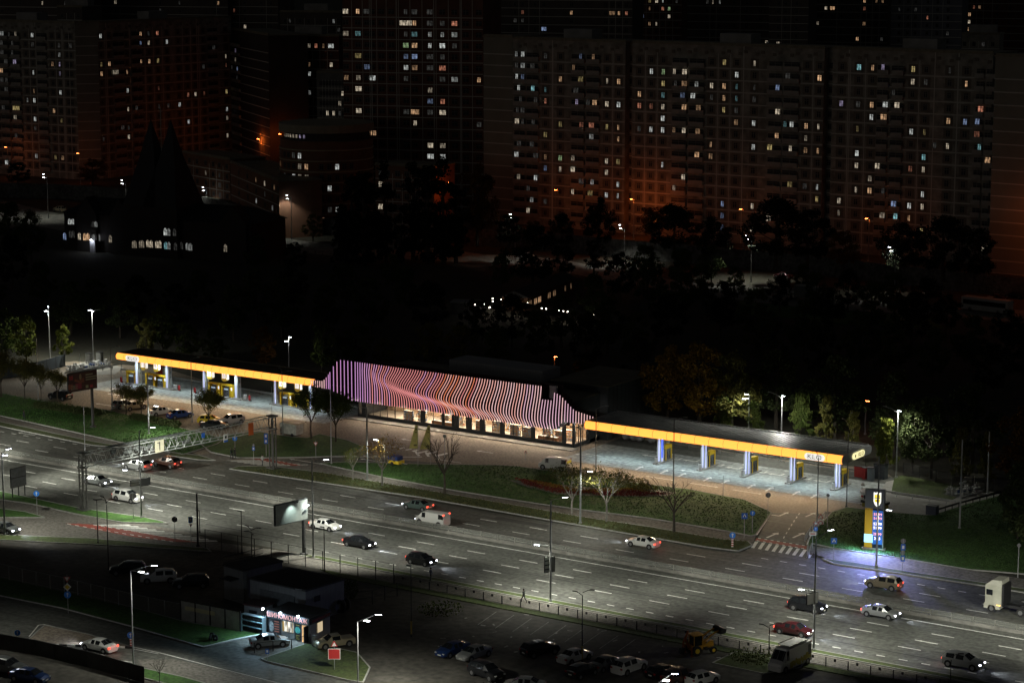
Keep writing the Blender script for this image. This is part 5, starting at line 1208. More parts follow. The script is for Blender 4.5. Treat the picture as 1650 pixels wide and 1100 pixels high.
MB().tube([(0,0,0),(0,0,h_)],.05,6).build('pole', M_steel, t); MB().lathe([(.02,h_-.25),(.22,h_-.1),(.28,h_+.1),(.2,h_+.28),(.02,h_+.35)],n=12).build('globe', mat('opal_globe',(.6,.6,.58),.4), t)
for k, (x, y) in enumerate(((1009,708),(1021,709),(1031,711),(1050,713),(1073,716))):
    t = thing('white_barrel', 'white round tank behind the right canopy, %s from the left' % ORD[k], 'tank', (*G(x,y).xy, 0), 0, 'white tanks behind the right canopy'); MB().lathe([(.3,0),(.62,.3),(.7,.9),(.5,1.4),(.1,1.55)],n=12).build('shell', mat('dull_white',(.4,.4,.4),.6), t); MB().lathe([(.12,1.55),(.12,1.7)],n=8).build('cap', M_dark, t)
# feather flags
for (x0, yt, yb_, x1, lb) in ((672,685,722,668,'left narrow yellow feather flag'),(692,685,723,689,'right wider yellow feather flag')):
    b = G(x0+1.5, 752 if x0 < 680 else 750); z1 = up(b, yt); z0 = up(b, yb_); t = thing('feather_flag', lb + ' in front of the shop', 'flag', (b.x, b.y, .02), YAW+ .1)
    wd = 1.35 if x0 < 680 else 1.6
    MB().tube([(0,0,0),(0,0,z1)],.03,6).build('pole', M_steel, t)
    m = MB(); m.add([(-.0,-.02,z1),(-.35,-.05,z1-.02),(-wd,-.02,z0),(0,.03,z0)],[(0,1,2,3)]); m.add([(-.0,.02,z1),(-.35,.0,z1-.02),(-wd,.04,z0),(0,.06,z0)],[(3,2,1,0)]); fl_ = m.build('flag_cloth', mat('yellow_flag_cloth',(.85,.72,.25),.7,var=.12,vs=2), t)
    MB().box((-.25,-.06,z1-.6),(.25,.02,.3)).box((-.4,-.06,z0+.5),(.5,.02,.25)).box((-.28,-.06,z1-1.1),(.3,.02,.15)).build('print', mat('flag_print',(.25,.2,.08),.7), fl_)
# bins, cabinets by the right canopy end
def cabinet(px, py, d, c, lb, name='cabinet', cat='cabinet', rz=0):
    b = G(px, py); t = thing(name, lb, cat, (b.x, b.y, .02), rz)
    MB().box((0,0,d[2]/2),d).build('body', c, t); MB().box((0,0,d[2]+.04),(d[0]+.12,d[1]+.12,.08)).build('lid', M_dark, t); MB().box((0,-d[1]/2-.01,d[2]*.5),(d[0]*.8,.02,d[2]*.8)).box((d[0]*.3,-d[1]/2-.04,d[2]*.5),(.06,.05,.3)).build('door', c, t)
    return t
cabinet(1385,768,(1.5,.7,1.6),M_red,'wide red fire cabinet at the right end of the forecourt','fire_cabinet')
cabinet(1393,771,(.5,.8,1.7),M_red,'narrow red fire cabinet beside the wide one','fire_cabinet')
cabinet(1403,774,(.9,.8,2.0),mat('slate_grey',(.12,.14,.16),.6),'grey cabinet left of the pale service kiosk')
cabinet(1419,770,(1.8,1.3,2.2),mat('slate_grey',(.12,.14,.16),.6),'big grey service kiosk right of the fire cabinets')
t = cabinet(1502,829,(1.5,1.1,1.3),mat('black_bin',(.025,.03,.05),.6),'black wheeled rubbish container on the service lane corner','rubbish_container','bin')
for s in (-.6,.6): MB().tube([(s,-.4,.1),(s+.08,-.4,.1)],.12,8).build('wheel', M_black, t)
t = thing('service_post', 'red and white air and water post beside the covered cart', 'service post', (*G(1390,803).xy,.02)); MB().box((0,0,.8),(.35,.35,1.6)).build('body', M_white, t); MB().box((0,-.19,1.1),(.36,.02,.4)).box((0,-.19,.4),(.36,.02,.3)).build('red_band', M_red, t)
MB().lathe([(.02,1.9),(.3,1.95),(.32,2.2),(.02,2.4)],n=10).build('hood', M_white, t)
# strip light near the cabinets
t = thing('strip_lamp_post', 'short lit strip lamp over the red cabinets', 'lamp', (*G(1394,766).xy,0)); MB().tube([(0,0,0),(0,0,3.9)],.04,6).build('pole', M_dark, t); MB().box((0,0,3.95),(1.3,.14,.08)).build('strip_lamp', glow('strip_lamp',(1,.95,.9),8), t); lamp_light('POINT', t, (0,0,3.8), 90, (1,.97,.92), .3)
# gas tank pads: white pipework skids
def skid(pts, n, lb, seed):
    b = G(*pts[0]); e = G(*pts[1]); d = e-b; rr = random.Random(seed); t = thing('tank_pipework', lb, 'pipework', (b.x,b.y,.05), math.atan2(d.y,d.x)); L_ = d.length
    m = MB()
    for k in range(n):
        x = rr.random()*L_; y = (rr.random()-.5)*3; m.tube([(x,y,0),(x,y,.4+rr.random()*.9)],.07,6); m.box((x,y,.3+rr.random()*.8),(.3+rr.random()*.5,.3,.25))
    m.build('valves', mat('pipe_white',(.5,.5,.5),.5), t)
    m = MB()
    for k in range(5): y=-1.5+k*.75; m.tube([(0,y,.35+.1*k%3),(L_,y,.35)],.06,6)
    m.box((L_/2,0,.1),(L_,3.2,.1)); m.build('pipes', M_steel, t)
    m = MB()
    for k in range(5): m.box((rr.random()*L_,(rr.random()-.5)*2,.55),(.6,.4,.4))
    m.build('blue_covers', mat('cover_blue',(.03,.07,.2),.5), t)
skid(((1535,800),(1572,789)), 26, 'white pipes and valves on the right tank pad', 3)
skid(((112,598),(176,590)), 46, 'white pipes and valves on the left tank pad', 5)
for k,(x,y) in enumerate(((144,585),(161,583))): cabinet(x,y,(1.2,.8,1.9),M_pole,('left','right')[k]+' grey cabinet at the back of the left tank pad')

# ---------------------------------------------------------------- people
SKIN = mat('skin',(.4,.25,.18),.6)
def person(px, py, hrow, label, coat_c, leg_c, stride=.25, rz=0.0, hair_c=(.03,.02,.015), sit=False):
    b = G(px, py, .06); H_ = 1.74 if not sit else 1.3
    t = thing('person', label, 'person', (b.x, b.y, .06), rz)
    s = H_/1.74
    J = {'pelvis':(0,0,.95),'waist':(0,0,1.1),'chest':(.02,0,1.35),'neck':(.03,0,1.5),'head':(.05,0,1.62),'top':(.05,0,1.72),
         'hl':(0,.1,.9),'kl':(stride*.6,.1,.5),'al':(stride*.9-.1,.1,.08),'tl':(stride*.9+.1,.1,.04),'hr':(0,-.1,.9),'kr':(-stride*.3,-.1,.5),'ar':(-stride*1.1,-.1,.1),'tr':(-stride*1.1+.18,-.1,.04),
         'sl':(.02,.2,1.42),'el':(-.08,.25,1.15),'wl':(.05,.25,.92),'fl':(.1,.25,.84),'sr':(.02,-.2,1.42),'er':(.08,-.25,1.15),'wr':(.22,-.22,.97),'fr':(.27,-.22,.9)}
    rad = {'pelvis':.15,'waist':.14,'chest':.17,'neck':.06,'head':.1,'top':.08,'hl':.1,'kl':.07,'al':.05,'tl':.04,'hr':.1,'kr':.07,'ar':.05,'tr':.04,'sl':.08,'el':.055,'wl':.04,'fl':.04,'sr':.08,'er':.055,'wr':.04,'fr':.04}
    E_ = [('pelvis','waist'),('waist','chest'),('chest','neck'),('neck','head'),('head','top'),('pelvis','hl'),('hl','kl'),('kl','al'),('al','tl'),('pelvis','hr'),('hr','kr'),('kr','ar'),('ar','tr'),('chest','sl'),('sl','el'),('el','wl'),('wl','fl'),('chest','sr'),('sr','er'),('er','wr'),('wr','fr')]
    ks = list(J); me = bpy.data.meshes.new('body'); me.from_pydata([tuple(c*s for c in J[k]) for k in ks], [(ks.index(a), ks.index(c)) for a, c in E_], [])
    o = bpy.data.objects.new('body', me); COL.objects.link(o)
    md = o.modifiers.new('s','SKIN'); md.use_smooth_shade = True; me.skin_vertices[0].data[0].use_root = True
    for i, k in enumerate(ks): me.skin_vertices[0].data[i].radius = (rad[k]*s, rad[k]*s*(1.25 if k in ('chest','waist','pelvis') else 1))
    o.modifiers.new('u','SUBSURF').levels = 1
    dg = bpy.context.evaluated_depsgraph_get(); m2 = bpy.data.meshes.new_from_object(o.evaluated_get(dg)); bpy.data.objects.remove(o)
    m2.materials.clear()
    for c in (mat('cloth_%.2f_%.2f_%.2f' % coat_c, coat_c, .8), mat('cloth_%.2f_%.2f_%.2f' % leg_c, leg_c, .8), SKIN, M_black): m2.materials.append(c)
    for p in m2.polygons:
        z = p.center.z/s; hand = abs(p.center.y)/s > .2 and z < .95 and z > .75
        p.material_index = 2 if z > 1.5 or hand else (3 if z < .1 else (1 if z < .88 and abs(p.center.y) < .2*s else 0))
    link('body', m2, t)
    MB().lathe([(.03,1.52*s),(.1*s,1.56*s),(.12*s,1.66*s),(.09*s,1.75*s),(.01,1.78*s)],(.03,0,0),10).build('hair', mat('hair_dark',hair_c,.8), t)
    return t
person(39,677,663,'person in dark clothes walking on the far left pavement',(.02,.03,.03),(.02,.02,.03),.25,R(180))
person(373,739,719,'left person of the two walking behind the gantry truss',(.02,.04,.03),(.03,.03,.03),.2,0)
person(378,738,719,'right person of the two behind the gantry truss, carrying a pale bag',(.06,.06,.06),(.03,.03,.04),.2,0)
person(423,750,731,'person crossing the striped crossing under the gantry, pale shirt',(.3,.3,.28),(.03,.03,.04),.25,R(90))
person(453,700,687,'person in a dark jacket sitting by the white trailer',(.05,.02,.02),(.03,.03,.03),.1,0,sit=True)
person(694,935,916,'person in dark blue jacket walking beside the near lanes',(.04,.05,.09),(.02,.02,.03),.15,R(60))
person(844,970,952,'person in a long dark coat striding on the near pavement',(.03,.035,.03),(.03,.03,.03),.4,R(180))
# ---------------------------------------------------------------- tyre shop yard
M_grysheet = mat('grey_sheet_wall', (.16,.165,.17), .7, var=.15, vs=1, streak=(4,4,.4))
M_rooft = mat('black_roof_felt', (.03,.03,.03), .75, var=.3, vs=.6)
def block(name, label, cat, p0, pL, pR, h, wall, roof, over=.25, wallname='wall'):
    """p0 near corner, pL left-back corner, pR right-back corner given as ground points"""
    p0, pL, pR = (Vector((p.x, p.y, 0)) for p in (p0, pL, pR)); p3 = pL + pR - p0
    t = thing(name, label, cat, (p0.x, p0.y, 0)); q = [(v - p0).xy for v in (p0, pR, p3, pL)]
    MB().prism([tuple(v) for v in q], 0, h).build(wallname, wall, t)
    c = sum(q, Vector((0,0)))/4; qo = [c + (v-c)*(1+over/(v-c).length) for v in q]
    MB().prism([tuple(v) for v in qo], h, h+.18).build('roof', roof, t)
    return t, q
# warehouse: near corner (493,1006) in the photo base
p0 = G(493,1004); pR = G(555,985); pL = G(404,984)
wh, q = block('warehouse', 'grey sheet-clad warehouse with a black roof behind the tyre shop', 'building', p0, pL, pR, 4.0, M_grysheet, M_rooft)
d = (q[1]-q[0]); m = MB(); a = math.atan2(d.y, d.x); c = q[0] + d*.3; m.box((c.x+.02,c.y-.02,2.7),(.9,.12,.7),a); m.build('window', M_black, wh)
d = (q[3]-q[0]); a = math.atan2(d.y,d.x); c = q[0]+d*.5; nn = Vector((-d.y,d.x)).normalized()
m = MB(); m.box((c.x+nn.x*.05,c.y+nn.y*.05,1.6),(5.5,.14,3.0),a); m.build('roller_door', mat('dark_roller_door',(.09,.095,.1),.7,var=.2,vs=2), wh)
m = MB(); c2 = q[0]+d*.15; m.tube([(c2.x+nn.x*.3,c2.y+nn.y*.3,4.15),(q[0].x+d.x*.0,q[0].y+d.y*.0,4.15)],.06,5); m.build('gutter', M_steel, wh)
# roof ribs
m = MB(); e = q[1]-q[0]
for k in range(1,14):
    a_, b_ = q[0]+d*k/14, q[1]+d*k/14; m.tube([(a_.x,a_.y,4.2),(b_.x,b_.y,4.2)],.03,4)
m.build('roof_ribs', M_rooft, wh)
# tower
p0 = G(393,973); pR = G(456,957); pL = G(361.5,963.5)
tw, q = block('storage_tower', 'taller grey storehouse with a flat black roof left of the warehouse', 'building', p0, pL, pR, 4.2, M_grysheet, M_rooft, .15)
d = q[3]-q[0]; c = q[0]+d*.5; MB().box((c.x,c.y-.8,3.1),(2.0,1.4,.12),math.atan2(d.y,d.x)).build('awning', M_dark, tw)
# lattice sign frame on the roof: raised letters seen from behind
MB().tube([(q[3].x,q[3].y,4.6),(q[2].x,q[2].y,4.6)],.05,4).tube([(q[3].x,q[3].y,5.3),(q[2].x,q[2].y,5.3)],.05,4).build('roof_sign_frame', M_dark, tw)
# kiosk
p0 = G(499.5,1036); pL = G(433.5,1022); pR = G(532,1021); p0.z = 0
ks, q = block('tyre_shop', 'small floodlit tyre fitting shop with a long lit name board', 'shop', p0, pL, pR, 2.8, mat('grey_kiosk_wall',(.3,.31,.31),.7,var=.1,vs=1.5), M_rooft, .1)
d = q[3]-q[0]; Lk = d.length; a = math.atan2(-d.y,-d.x); o = q[3]; 
fr = bpy.data.objects.new('front', None)
bpy.data.objects.remove(fr)
T = Matrix.Translation((o.x,o.y,0)) @ Matrix.Rotation(a,4,'Z')   # local x runs left to right along the front, -y is outward
def kb(c, dd, m_=0, mb=None): mb = mb or MB(); mb.T = T; mb.box(c, dd, m=m_); mb.T = None; return mb
sgn = -1
# which side is outward: towards the camera
tst = (T @ Vector((Lk/2,-1,0))) + Vector((ks.location.x, ks.location.y, 0)); t2 = (T @ Vector((Lk/2,1,0))) + Vector((ks.location.x, ks.location.y, 0))
if t2.xy.length < tst.xy.length: sgn = 1
S_ = sgn
kb((Lk/2,S_*.1,2.6),(Lk+.1,.2,.85)).build('name_board', mat('slate_board2',(.07,.1,.12),.5), ks)
lt = letters('lettering', 'ШИНОМОНТАЖ', .78, glow('pale_red_letters',(1,.62,.62),.45,(.6,.3,.3)), ks, (0,0,0), (0,0,0), .03, Lk/5.6*.9)
lt.matrix_local = T @ Matrix.Translation((Lk*.48,S_*.24,2.6)) @ Matrix.Rotation(R(90),4,'X')
ad = kb((Lk*.16,S_*.06,1.2),(Lk*.3,.08,1.8)).build('advert_panel', mat('black_advert',(.03,.03,.035),.5), ks)
mb = MB()
for k in range(5): kb((Lk*.21,S_*.12,1.85-k*.3),(Lk*.11,.02,.1),0,mb)
mb.build('red_print', mat('pale_red_print',(.5,.15,.1),.6), ad)
mb = MB(); mb.T = T
pts_ = [(Lk*.08+.5*math.cos(k*math.pi/6)*.7,S_*.12,1.15+.65*math.sin(k*math.pi/6)) for k in range(12)]; mb.add(pts_,[tuple(range(12))]); mb.T=None; mb.build('tyre_picture', mat('picture_grey',(.25,.27,.28),.6,var=.5,vs=4), ad)
wn = kb((Lk*.48,S_*.05,1.5),(Lk*.25,.1,1.2)).build('window', glow_room('kiosk_window',(.95,.92,.8),.9), ks)
mb = MB()
for u in (.36,.48,.6): kb((Lk*u,S_*.11,1.5),(.06,.04,1.3),0,mb)
kb((Lk*.37,S_*.115,1.5),(.25,.03,1.2),0,mb); mb.build('window_frame', mat('orange_frame',(.6,.3,.08),.5), wn)
p_ = kb((Lk*.72,S_*.06,1.15),(Lk*.16,.08,1.95)).build('advert_panel', mat('black_advert',(.03,.03,.035),.5), ks)
mb = MB(); mb.T = T; mb.add([(Lk*.72+.42*math.cos(k*math.pi/6),S_*.13,1.35+.4*math.sin(k*math.pi/6)) for k in range(12)],[tuple(range(12))]); mb.T=None; mb.build('round_emblem', mat('teal_emblem',(.1,.45,.4),.6,var=.4,vs=5), p_)
mb = MB()
for z in (1.95,.7,.5,.3): kb((Lk*.72,S_*.12,z),(Lk*.09,.02,.08),0,mb)
mb.build('yellow_print', mat('yellow_print',(.4,.35,.1),.6), p_)
dr = kb((Lk*.88,S_*.05,1.05),(Lk*.11,.1,2.0)).build('door', glow_room('kiosk_door',(1,.6,.25),1.1), ks)
kb((Lk*.95,S_*.35,1.05),(.12,.7,2.1)).build('door_leaf', M_dark, ks)
mb = MB(); 
for z in (.5,1.0,1.5): kb((Lk*.4,S_*.07,.1+z*.3),(Lk*.25,.03,.02),0,mb)
mb.build('wall_joint', M_dark, ks)
# right side wall: window and its own board
d2 = q[1]-q[0]; L2 = d2.length; a2 = math.atan2(d2.y,d2.x); T0 = T; T = Matrix.Rotation(a2,4,'Z')
nrm = (T @ Vector((L2/2,-1,0))) + Vector((ks.location.x, ks.location.y, 0)); S_ = -1
kb((L2/2,-.08,2.55),(L2,.16,.6)).build('name_board', mat('slate_board3',(.03,.035,.04),.5), ks)
lt = letters('lettering', 'ШИНОМОНТАЖ', .45, mat('dull_red_letters',(.4,.1,.1),.5), ks, (0,0,0), (0,0,0), .03, L2/3.6*.9)
lt.matrix_local = T @ Matrix.Translation((L2*.5,-.2,2.55)) @ Matrix.Rotation(R(90),4,'X')
wn = kb((L2*.48,-.03,1.5),(L2*.28,.08,1.2)).build('window', glow('side_window',(1,.8,.5),.55), ks)
mb = MB(); kb((L2*.34,-.06,1.5),(.07,.06,1.25),0,mb); kb((L2*.62,-.06,1.5),(.07,.06,1.25),0,mb); kb((L2*.48,-.06,2.13),(L2*.3,.06,.07),0,mb); mb.build('window_frame', M_dark, wn)
# three floodlights on stalks above the front
T = T0; S_ = sgn
for k, (u, y, z, pw) in enumerate(((-.03,.8,3.35,420),(.36,.5,3.15,140),(.8,.6,3.2,230))):
    mb = MB(); mb.T = T; mb.tube([(Lk*u,0,2.95),(Lk*u,S_*y,z)],.03,5); mb.T=None; st = mb.build('lamp_stalk', M_dark, ks)
    p = T @ Vector((Lk*u,S_*(y+.02),z)); mb = MB().box(tuple(p),(.2,.2,.16)); mb.build('floodlight', glow('floodlight_lens',(.75,.9,1),30), st)
    q_ = T @ Vector((Lk*u,S_*(y+.3),z-.2)); tg = T @ Vector((Lk*u,S_*(y+2.2),0)); lamp_light('SPOT', ks, tuple(q_), pw*1.6, (.5,.8,1), .12, 150, .8, to=tuple(tg))
    lamp_light('POINT', ks, tuple(T @ Vector((Lk*u,S_*(y+.25),z-.1))), pw*.35, (.65,.85,1), .1)
# tyre racks left of the shop
b = G(409,1019.5); rk = thing('tyre_rack', 'rack stacked with black tyres left of the tyre shop front', 'tyre rack', (b.x,b.y,0), a)
MB().box((-1.6,0,1.1),(.06,.7,2.2)).box((1.6,0,1.1),(.06,.7,2.2)).box((0,0,.1),(3.2,.7,.05)).box((0,0,.8),(3.2,.7,.05)).box((0,0,1.5),(3.2,.7,.05)).box((0,0,2.2),(3.2,.7,.05)).build('rack', mat('rack_steel',(.3,.42,.48),.5), rk)
tm = bpy.data.meshes.new('tyre'); bm_ = bmesh.new()
m = MB(); n1, n2 = 14, 6
vs = []; fs = []
for i in range(n1):
    A_ = 2*math.pi*i/n1
    for j in range(n2): B_ = 2*math.pi*j/n2; rr_ = .23+.09*math.cos(B_); vs.append((.11*math.sin(B_), rr_*math.cos(A_), rr_*math.sin(A_)))
for i in range(n1):
    for j in range(n2): fs.append((i*n2+j, i*n2+(j+1)%n2, ((i+1)%n1)*n2+(j+1)%n2, ((i+1)%n1)*n2+j))
m.add(vs, fs); TY = m.mesh('tyre', M_black, True); bm_.free(); bpy.data.meshes.remove(tm)
for zi, z in enumerate((.45,1.15,1.85)):
    for k in range(12):
        o_ = link('tyre', TY, None, tuple(b + Vector((math.cos(a)*(-1.4+k*.25), math.sin(a)*(-1.4+k*.25), z)))); o_.rotation_euler = (0,0,a)
        tag(o_, 'black tyre in the rack, %s from the left on the %s shelf' % (ORD[k], ('bottom','middle','top')[zi]), 'tyre', 'tyres in the rack')
# tyres lying on the lawn & leaning behind
for k, (px, py) in enumerate(((339,1031),(344,1030),(348,1031),(342,1027))):
    p = G(px,py,.14); o_ = link('tyre', TY, None, (p.x,p.y,.46)); o_.rotation_euler = (0,0,.5+k*.4); o_.scale=(1.2,1.2,1.2); tag(o_, '%s of four loose black tyres piled on the lawn edge' % ['leftmost','second','rightmost','rear'][k], 'tyre', 'pile of tyres on the lawn')
for k, (px, py) in enumerate(((545,982),(551,984),(557,983),(548,988))):
    p = G(px,py); o_ = link('tyre', TY, None, (p.x,p.y,.9)); o_.scale = (2.4,2.6,2.6); o_.rotation_euler = (0,0,.3+k*.5); tag(o_, '%s of the four big tyres leaning at the warehouse corner' % ['leftmost','second','rightmost','rear'][k], 'tyre', 'big tyres by the warehouse')
# pale panel fence left of the tower
a_, b_ = G(292,999), G(388,1018); d = b_-a_; pf = thing('panel_fence', 'pale solid panel fence left of the tyre racks with a yellow banner', 'fence', (a_.x,a_.y,0), math.atan2(d.y,d.x)); L3 = d.length
m = MB()
for k in range(4): m.box((L3*(k+.5)/4,0,1.25),(L3/4-.12,.08,2.4))
m.build('panel', mat('pale_fence_panel',(.32,.33,.31),.7,var=.2,vs=1), pf)
m = MB()
for k in range(5): m.box((L3*k/4,-.06,1.3),(.14,.14,2.6))
m.build('post', M_dark, pf)
MB().box((L3*.33,-.1,1.7),(L3*.5,.03,.5)).build('banner', mat('pale_yellow_banner',(.5,.48,.3),.7), pf)
t = thing('utility_box', 'pale narrow box beside the tyre shop door', 'cabinet', (*G(507,1042).xy,0)); MB().box((0,0,.7),(.45,.4,1.4)).build('body', M_pole, t); MB().box((0,-.21,.8),(.35,.02,1.0)).build('door', M_steel, t)
# garage at the back-left of the kiosk
t, q = block('shed', 'low dark shed between the panel fence and the tower', 'shed', G(424,1011), G(394,1005), G(440,1003), 2.4, M_grysheet, mat('maroon_roof',(.05,.02,.02),.8), .2)
d_=q[3]-q[0]; c=q[0]+d_*.5; MB().box((c.x,c.y-.08,1.0),(1.1,.1,1.9),math.atan2(d_.y,d_.x)).build('door', M_dark, t)
structure('tyre_shop_yard', MB().sheet(P2((378,1032),(432,1018),(500,1040),(498,1044),(430,1062),(400,1050)), .038), M_walk)
# ---------------------------------------------------------------- trees
M_bark = mat('bark', (.06,.05,.04), .9, var=.3, vs=4); M_birch = mat('pale_bark', (.2,.19,.17), .85, var=.4, vs=3)
def leafmat(n, a, b): return mat('leaves_'+n, a, .95, spec=.08, col2=b, vs=.35, vs2=3)
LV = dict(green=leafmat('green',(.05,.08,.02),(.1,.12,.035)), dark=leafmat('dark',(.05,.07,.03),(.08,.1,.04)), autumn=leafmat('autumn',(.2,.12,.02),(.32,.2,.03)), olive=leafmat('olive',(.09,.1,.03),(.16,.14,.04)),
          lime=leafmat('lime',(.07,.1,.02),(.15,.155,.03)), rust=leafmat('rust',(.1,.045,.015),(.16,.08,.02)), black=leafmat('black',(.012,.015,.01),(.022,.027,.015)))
def branch(mb, p, d, l, r, depth, rnd, tips, spread=.55):
    q = p + d*l; mb.tube([p, p.lerp(q,.5)+Vector((rnd.uniform(-.04,.04)*l, rnd.uniform(-.04,.04)*l, 0)), q],[r, r*.8, r*.6], 5 if depth > 1 else 4, caps=False)
    if depth == 0: tips.append(q); return
    for k in range(rnd.choice((2,3,3)) if depth > 1 else rnd.choice((2,3))):
        nd = (d + Vector((rnd.uniform(-1,1), rnd.uniform(-1,1), rnd.uniform(-.25,.6)))*spread).normalized(); branch(mb, q if k < 2 else p.lerp(q,.7), nd, l*rnd.uniform(.62,.85), r*.6, depth-1, rnd, tips, spread)
    tips.append(q)
def tree_mesh(kind, seed, lm, bark=None, n=2600):
    """unit trees about 10 m tall; returns (trunk mesh, crown mesh)"""
    rnd = random.Random(seed); tb_ = MB(); tips = []; cr = MB()
    if kind in ('street','bare','sparse'):
        th_ = 3.4; branch(tb_, Vector((0,0,0)), Vector((rnd.uniform(-.03,.03),0,1)), th_, .19, 0, rnd, [])
        for k in range(5): 
            a = 2*math.pi*k/5 + rnd.random(); branch(tb_, Vector((0,0,th_*rnd.uniform(.8,1))), Vector((math.cos(a)*.55, math.sin(a)*.55, 1)).normalized(), rnd.uniform(1.7,2.4), .1, 3, rnd, tips, .6)
        if kind == 'bare': cnt = 0
        for tp in tips:
            for k in range({'street':52,'bare':0,'sparse':9}[kind]):
                leaf(cr, tp + Vector((rnd.gauss(0,.42), rnd.gauss(0,.42), rnd.gauss(0,.38))), rnd, .19)
    else:
        H_ = 10.0; branch(tb_, Vector((0,0,0)), Vector((0,0,1)), H_*.35, .25, 0, rnd, [])
        tb_.tube([(0,0,H_*.35),(rnd.uniform(-.3,.3),rnd.uniform(-.3,.3),H_*.8)],[.18,.05],5)
        for k in range(7):
            a = k*2.4; z = H_*(.22+.07*k); ln = 2.0 if kind == 'broad' else .8; tb_.tube([(0,0,z),(math.cos(a)*ln,math.sin(a)*ln,z+1.6)],[.09,.03],4)
        clumps = []
        for k in range(46 if kind == 'broad' else 54):
            u = rnd.random()
            if kind == 'broad': z = H_*(.24+.72*u); rad = 3.3*math.sin(math.pi*min(1,(.12+u*.86)))**.7; 
            elif kind == 'column': z = H_*(.06+.92*u); rad = 1.25*math.sin(math.pi*(.1+.85*u))**.6
            elif kind == 'weep': z = H_*(.2+.74*u); rad = 2.4*(1-u)**.55+.3
            a = rnd.random()*6.28; rr = rad*math.sqrt(rnd.random()); clumps.append((Vector((rr*math.cos(a), rr*math.sin(a), z)), rnd.uniform(.45,1.0)*(.62 if kind == 'column' else 1)))
        for k in range(n):
            c, s = rnd.choice(clumps); v = Vector((rnd.gauss(0,1), rnd.gauss(0,1), rnd.gauss(0,.8))); v = v.normalized()*s*rnd.random()**.35
            if kind == 'weep': v.z = -abs(v.z)*2.2*rnd.random()
            leaf(cr, c+v, rnd, .27, kind == 'weep')
    return tb_.mesh('trunk', bark or M_bark), (cr.mesh('crown', lm) if cr.f else None)
def leaf(mb, p, rnd, s, hang=False):
    a = Vector((rnd.gauss(0,1), rnd.gauss(0,1), rnd.gauss(0,1))).normalized(); b = a.cross(Vector((rnd.gauss(0,1), rnd.gauss(0,1), rnd.gauss(0,1)))).normalized()
    if hang: b = Vector((rnd.gauss(0,.2), rnd.gauss(0,.2), -1)).normalized()*1.7; a = a - b.normalized()*a.dot(b.normalized())
    s *= rnd.uniform(.6,1.3); mb.add([p-a*s*.5, p+b*s*.5, p+a*s*.5, p-b*s*.5],[(0,1,2,3)])
_tm = {}
def tree(kind, lmk, x, y, h, label, group=None, wide=1.0, seed=0, z=.05, name=None, cat='tree', bark=None):
    key = (kind, lmk, seed % (3 if kind in ('broad','weep','column') else 4))
    if key not in _tm: _tm[key] = tree_mesh(kind, hash_(key), LV[lmk] if lmk else None, bark, 5200 if kind == 'broad' else 3200)
    tm_, cm = _tm[key]; t = thing(name or {'street':'street_tree','sparse':'street_tree','bare':'bare_tree','broad':'leafy_tree','column':'poplar_tree','weep':'birch_tree'}[kind], label, cat, (x,y,z), (seed*2.399) % 6.28, group)
    s = h/(8.6 if kind in ('street','bare','sparse') else 10); t.scale = (s*wide, s*wide, s)
    link('trunk', tm_, t)
    if cm: link('crown', cm, t)
    return t
def hash_(k): return sum(ord(c)*(i+1) for i, c in enumerate(str(k)))
def ptree(kind, lmk, px, py, ty, label, **kw):
    b = G(px, py, .1); return tree(kind, lmk, b.x, b.y, max(2, up(b, ty)), label, **kw)
g = 'trees along the highway lawn'
ptree('sparse','lime',569,773,722,'small tree with yellowing leaves left of the pale lit tree',group=g,seed=1,bark=M_birch)
ptree('sparse','autumn',616,782,708,'bare pale tree lit by the low lamp, left of the flags',group=g,seed=2,bark=M_birch,wide=1.1)
ptree('bare',None,716,796,700,'leafless tree beside the white globe lamp',group=g,seed=1)
ptree('sparse','olive',922,830,757,'pale half-bare tree left of the grey lamp pole at the flower bed',group=g,seed=3,bark=M_birch,wide=1.25)
ptree('sparse','olive',977,840,760,'half-bare tree with yellow leaves in front of the flower bed end',group=g,seed=0,bark=M_birch,wide=1.2)
ptree('bare',None,1086,857,765,'leafless tree alone on the big lawn, left of the crossing',group=g,seed=2,wide=1.25)
g = 'leafy trees on the forecourt edge'
ptree('street','olive',203,668,622,'small leafy tree in front of the first pumps',group=g,seed=0,wide=1.25)
ptree('street','olive',228,674,626,'small leafy tree over the cream car',group=g,seed=1,wide=1.1)
ptree('street','olive',336,690,634,'dense small tree in front of the middle pumps',group=g,seed=2,wide=1.1)
ptree('street','green',502,707,632,'taller tree hiding the last pump of the left canopy',group=g,seed=3,wide=.95)
ptree('street','green',541,712,636,'rounded leafy tree just left of the shop',group=g,seed=0,wide=1.05)
ptree('street','olive',2,640,575,'leafy tree at the left edge above the lawn',group=g,seed=1)
ptree('street','olive',40,643,585,'leafy tree second from the left edge',group=g,seed=2)
ptree('street','olive',93,648,598,'leafy tree left of the red billboard, over the black off-roader',group=g,seed=3)
ptree('street','olive',66,645,592,'leafy tree beside the thin bare pole on the left',group=g,seed=0,wide=.8)
ptree('bare',None,257,1098,1062,'small bare sapling by the lower street',group=None,seed=3)
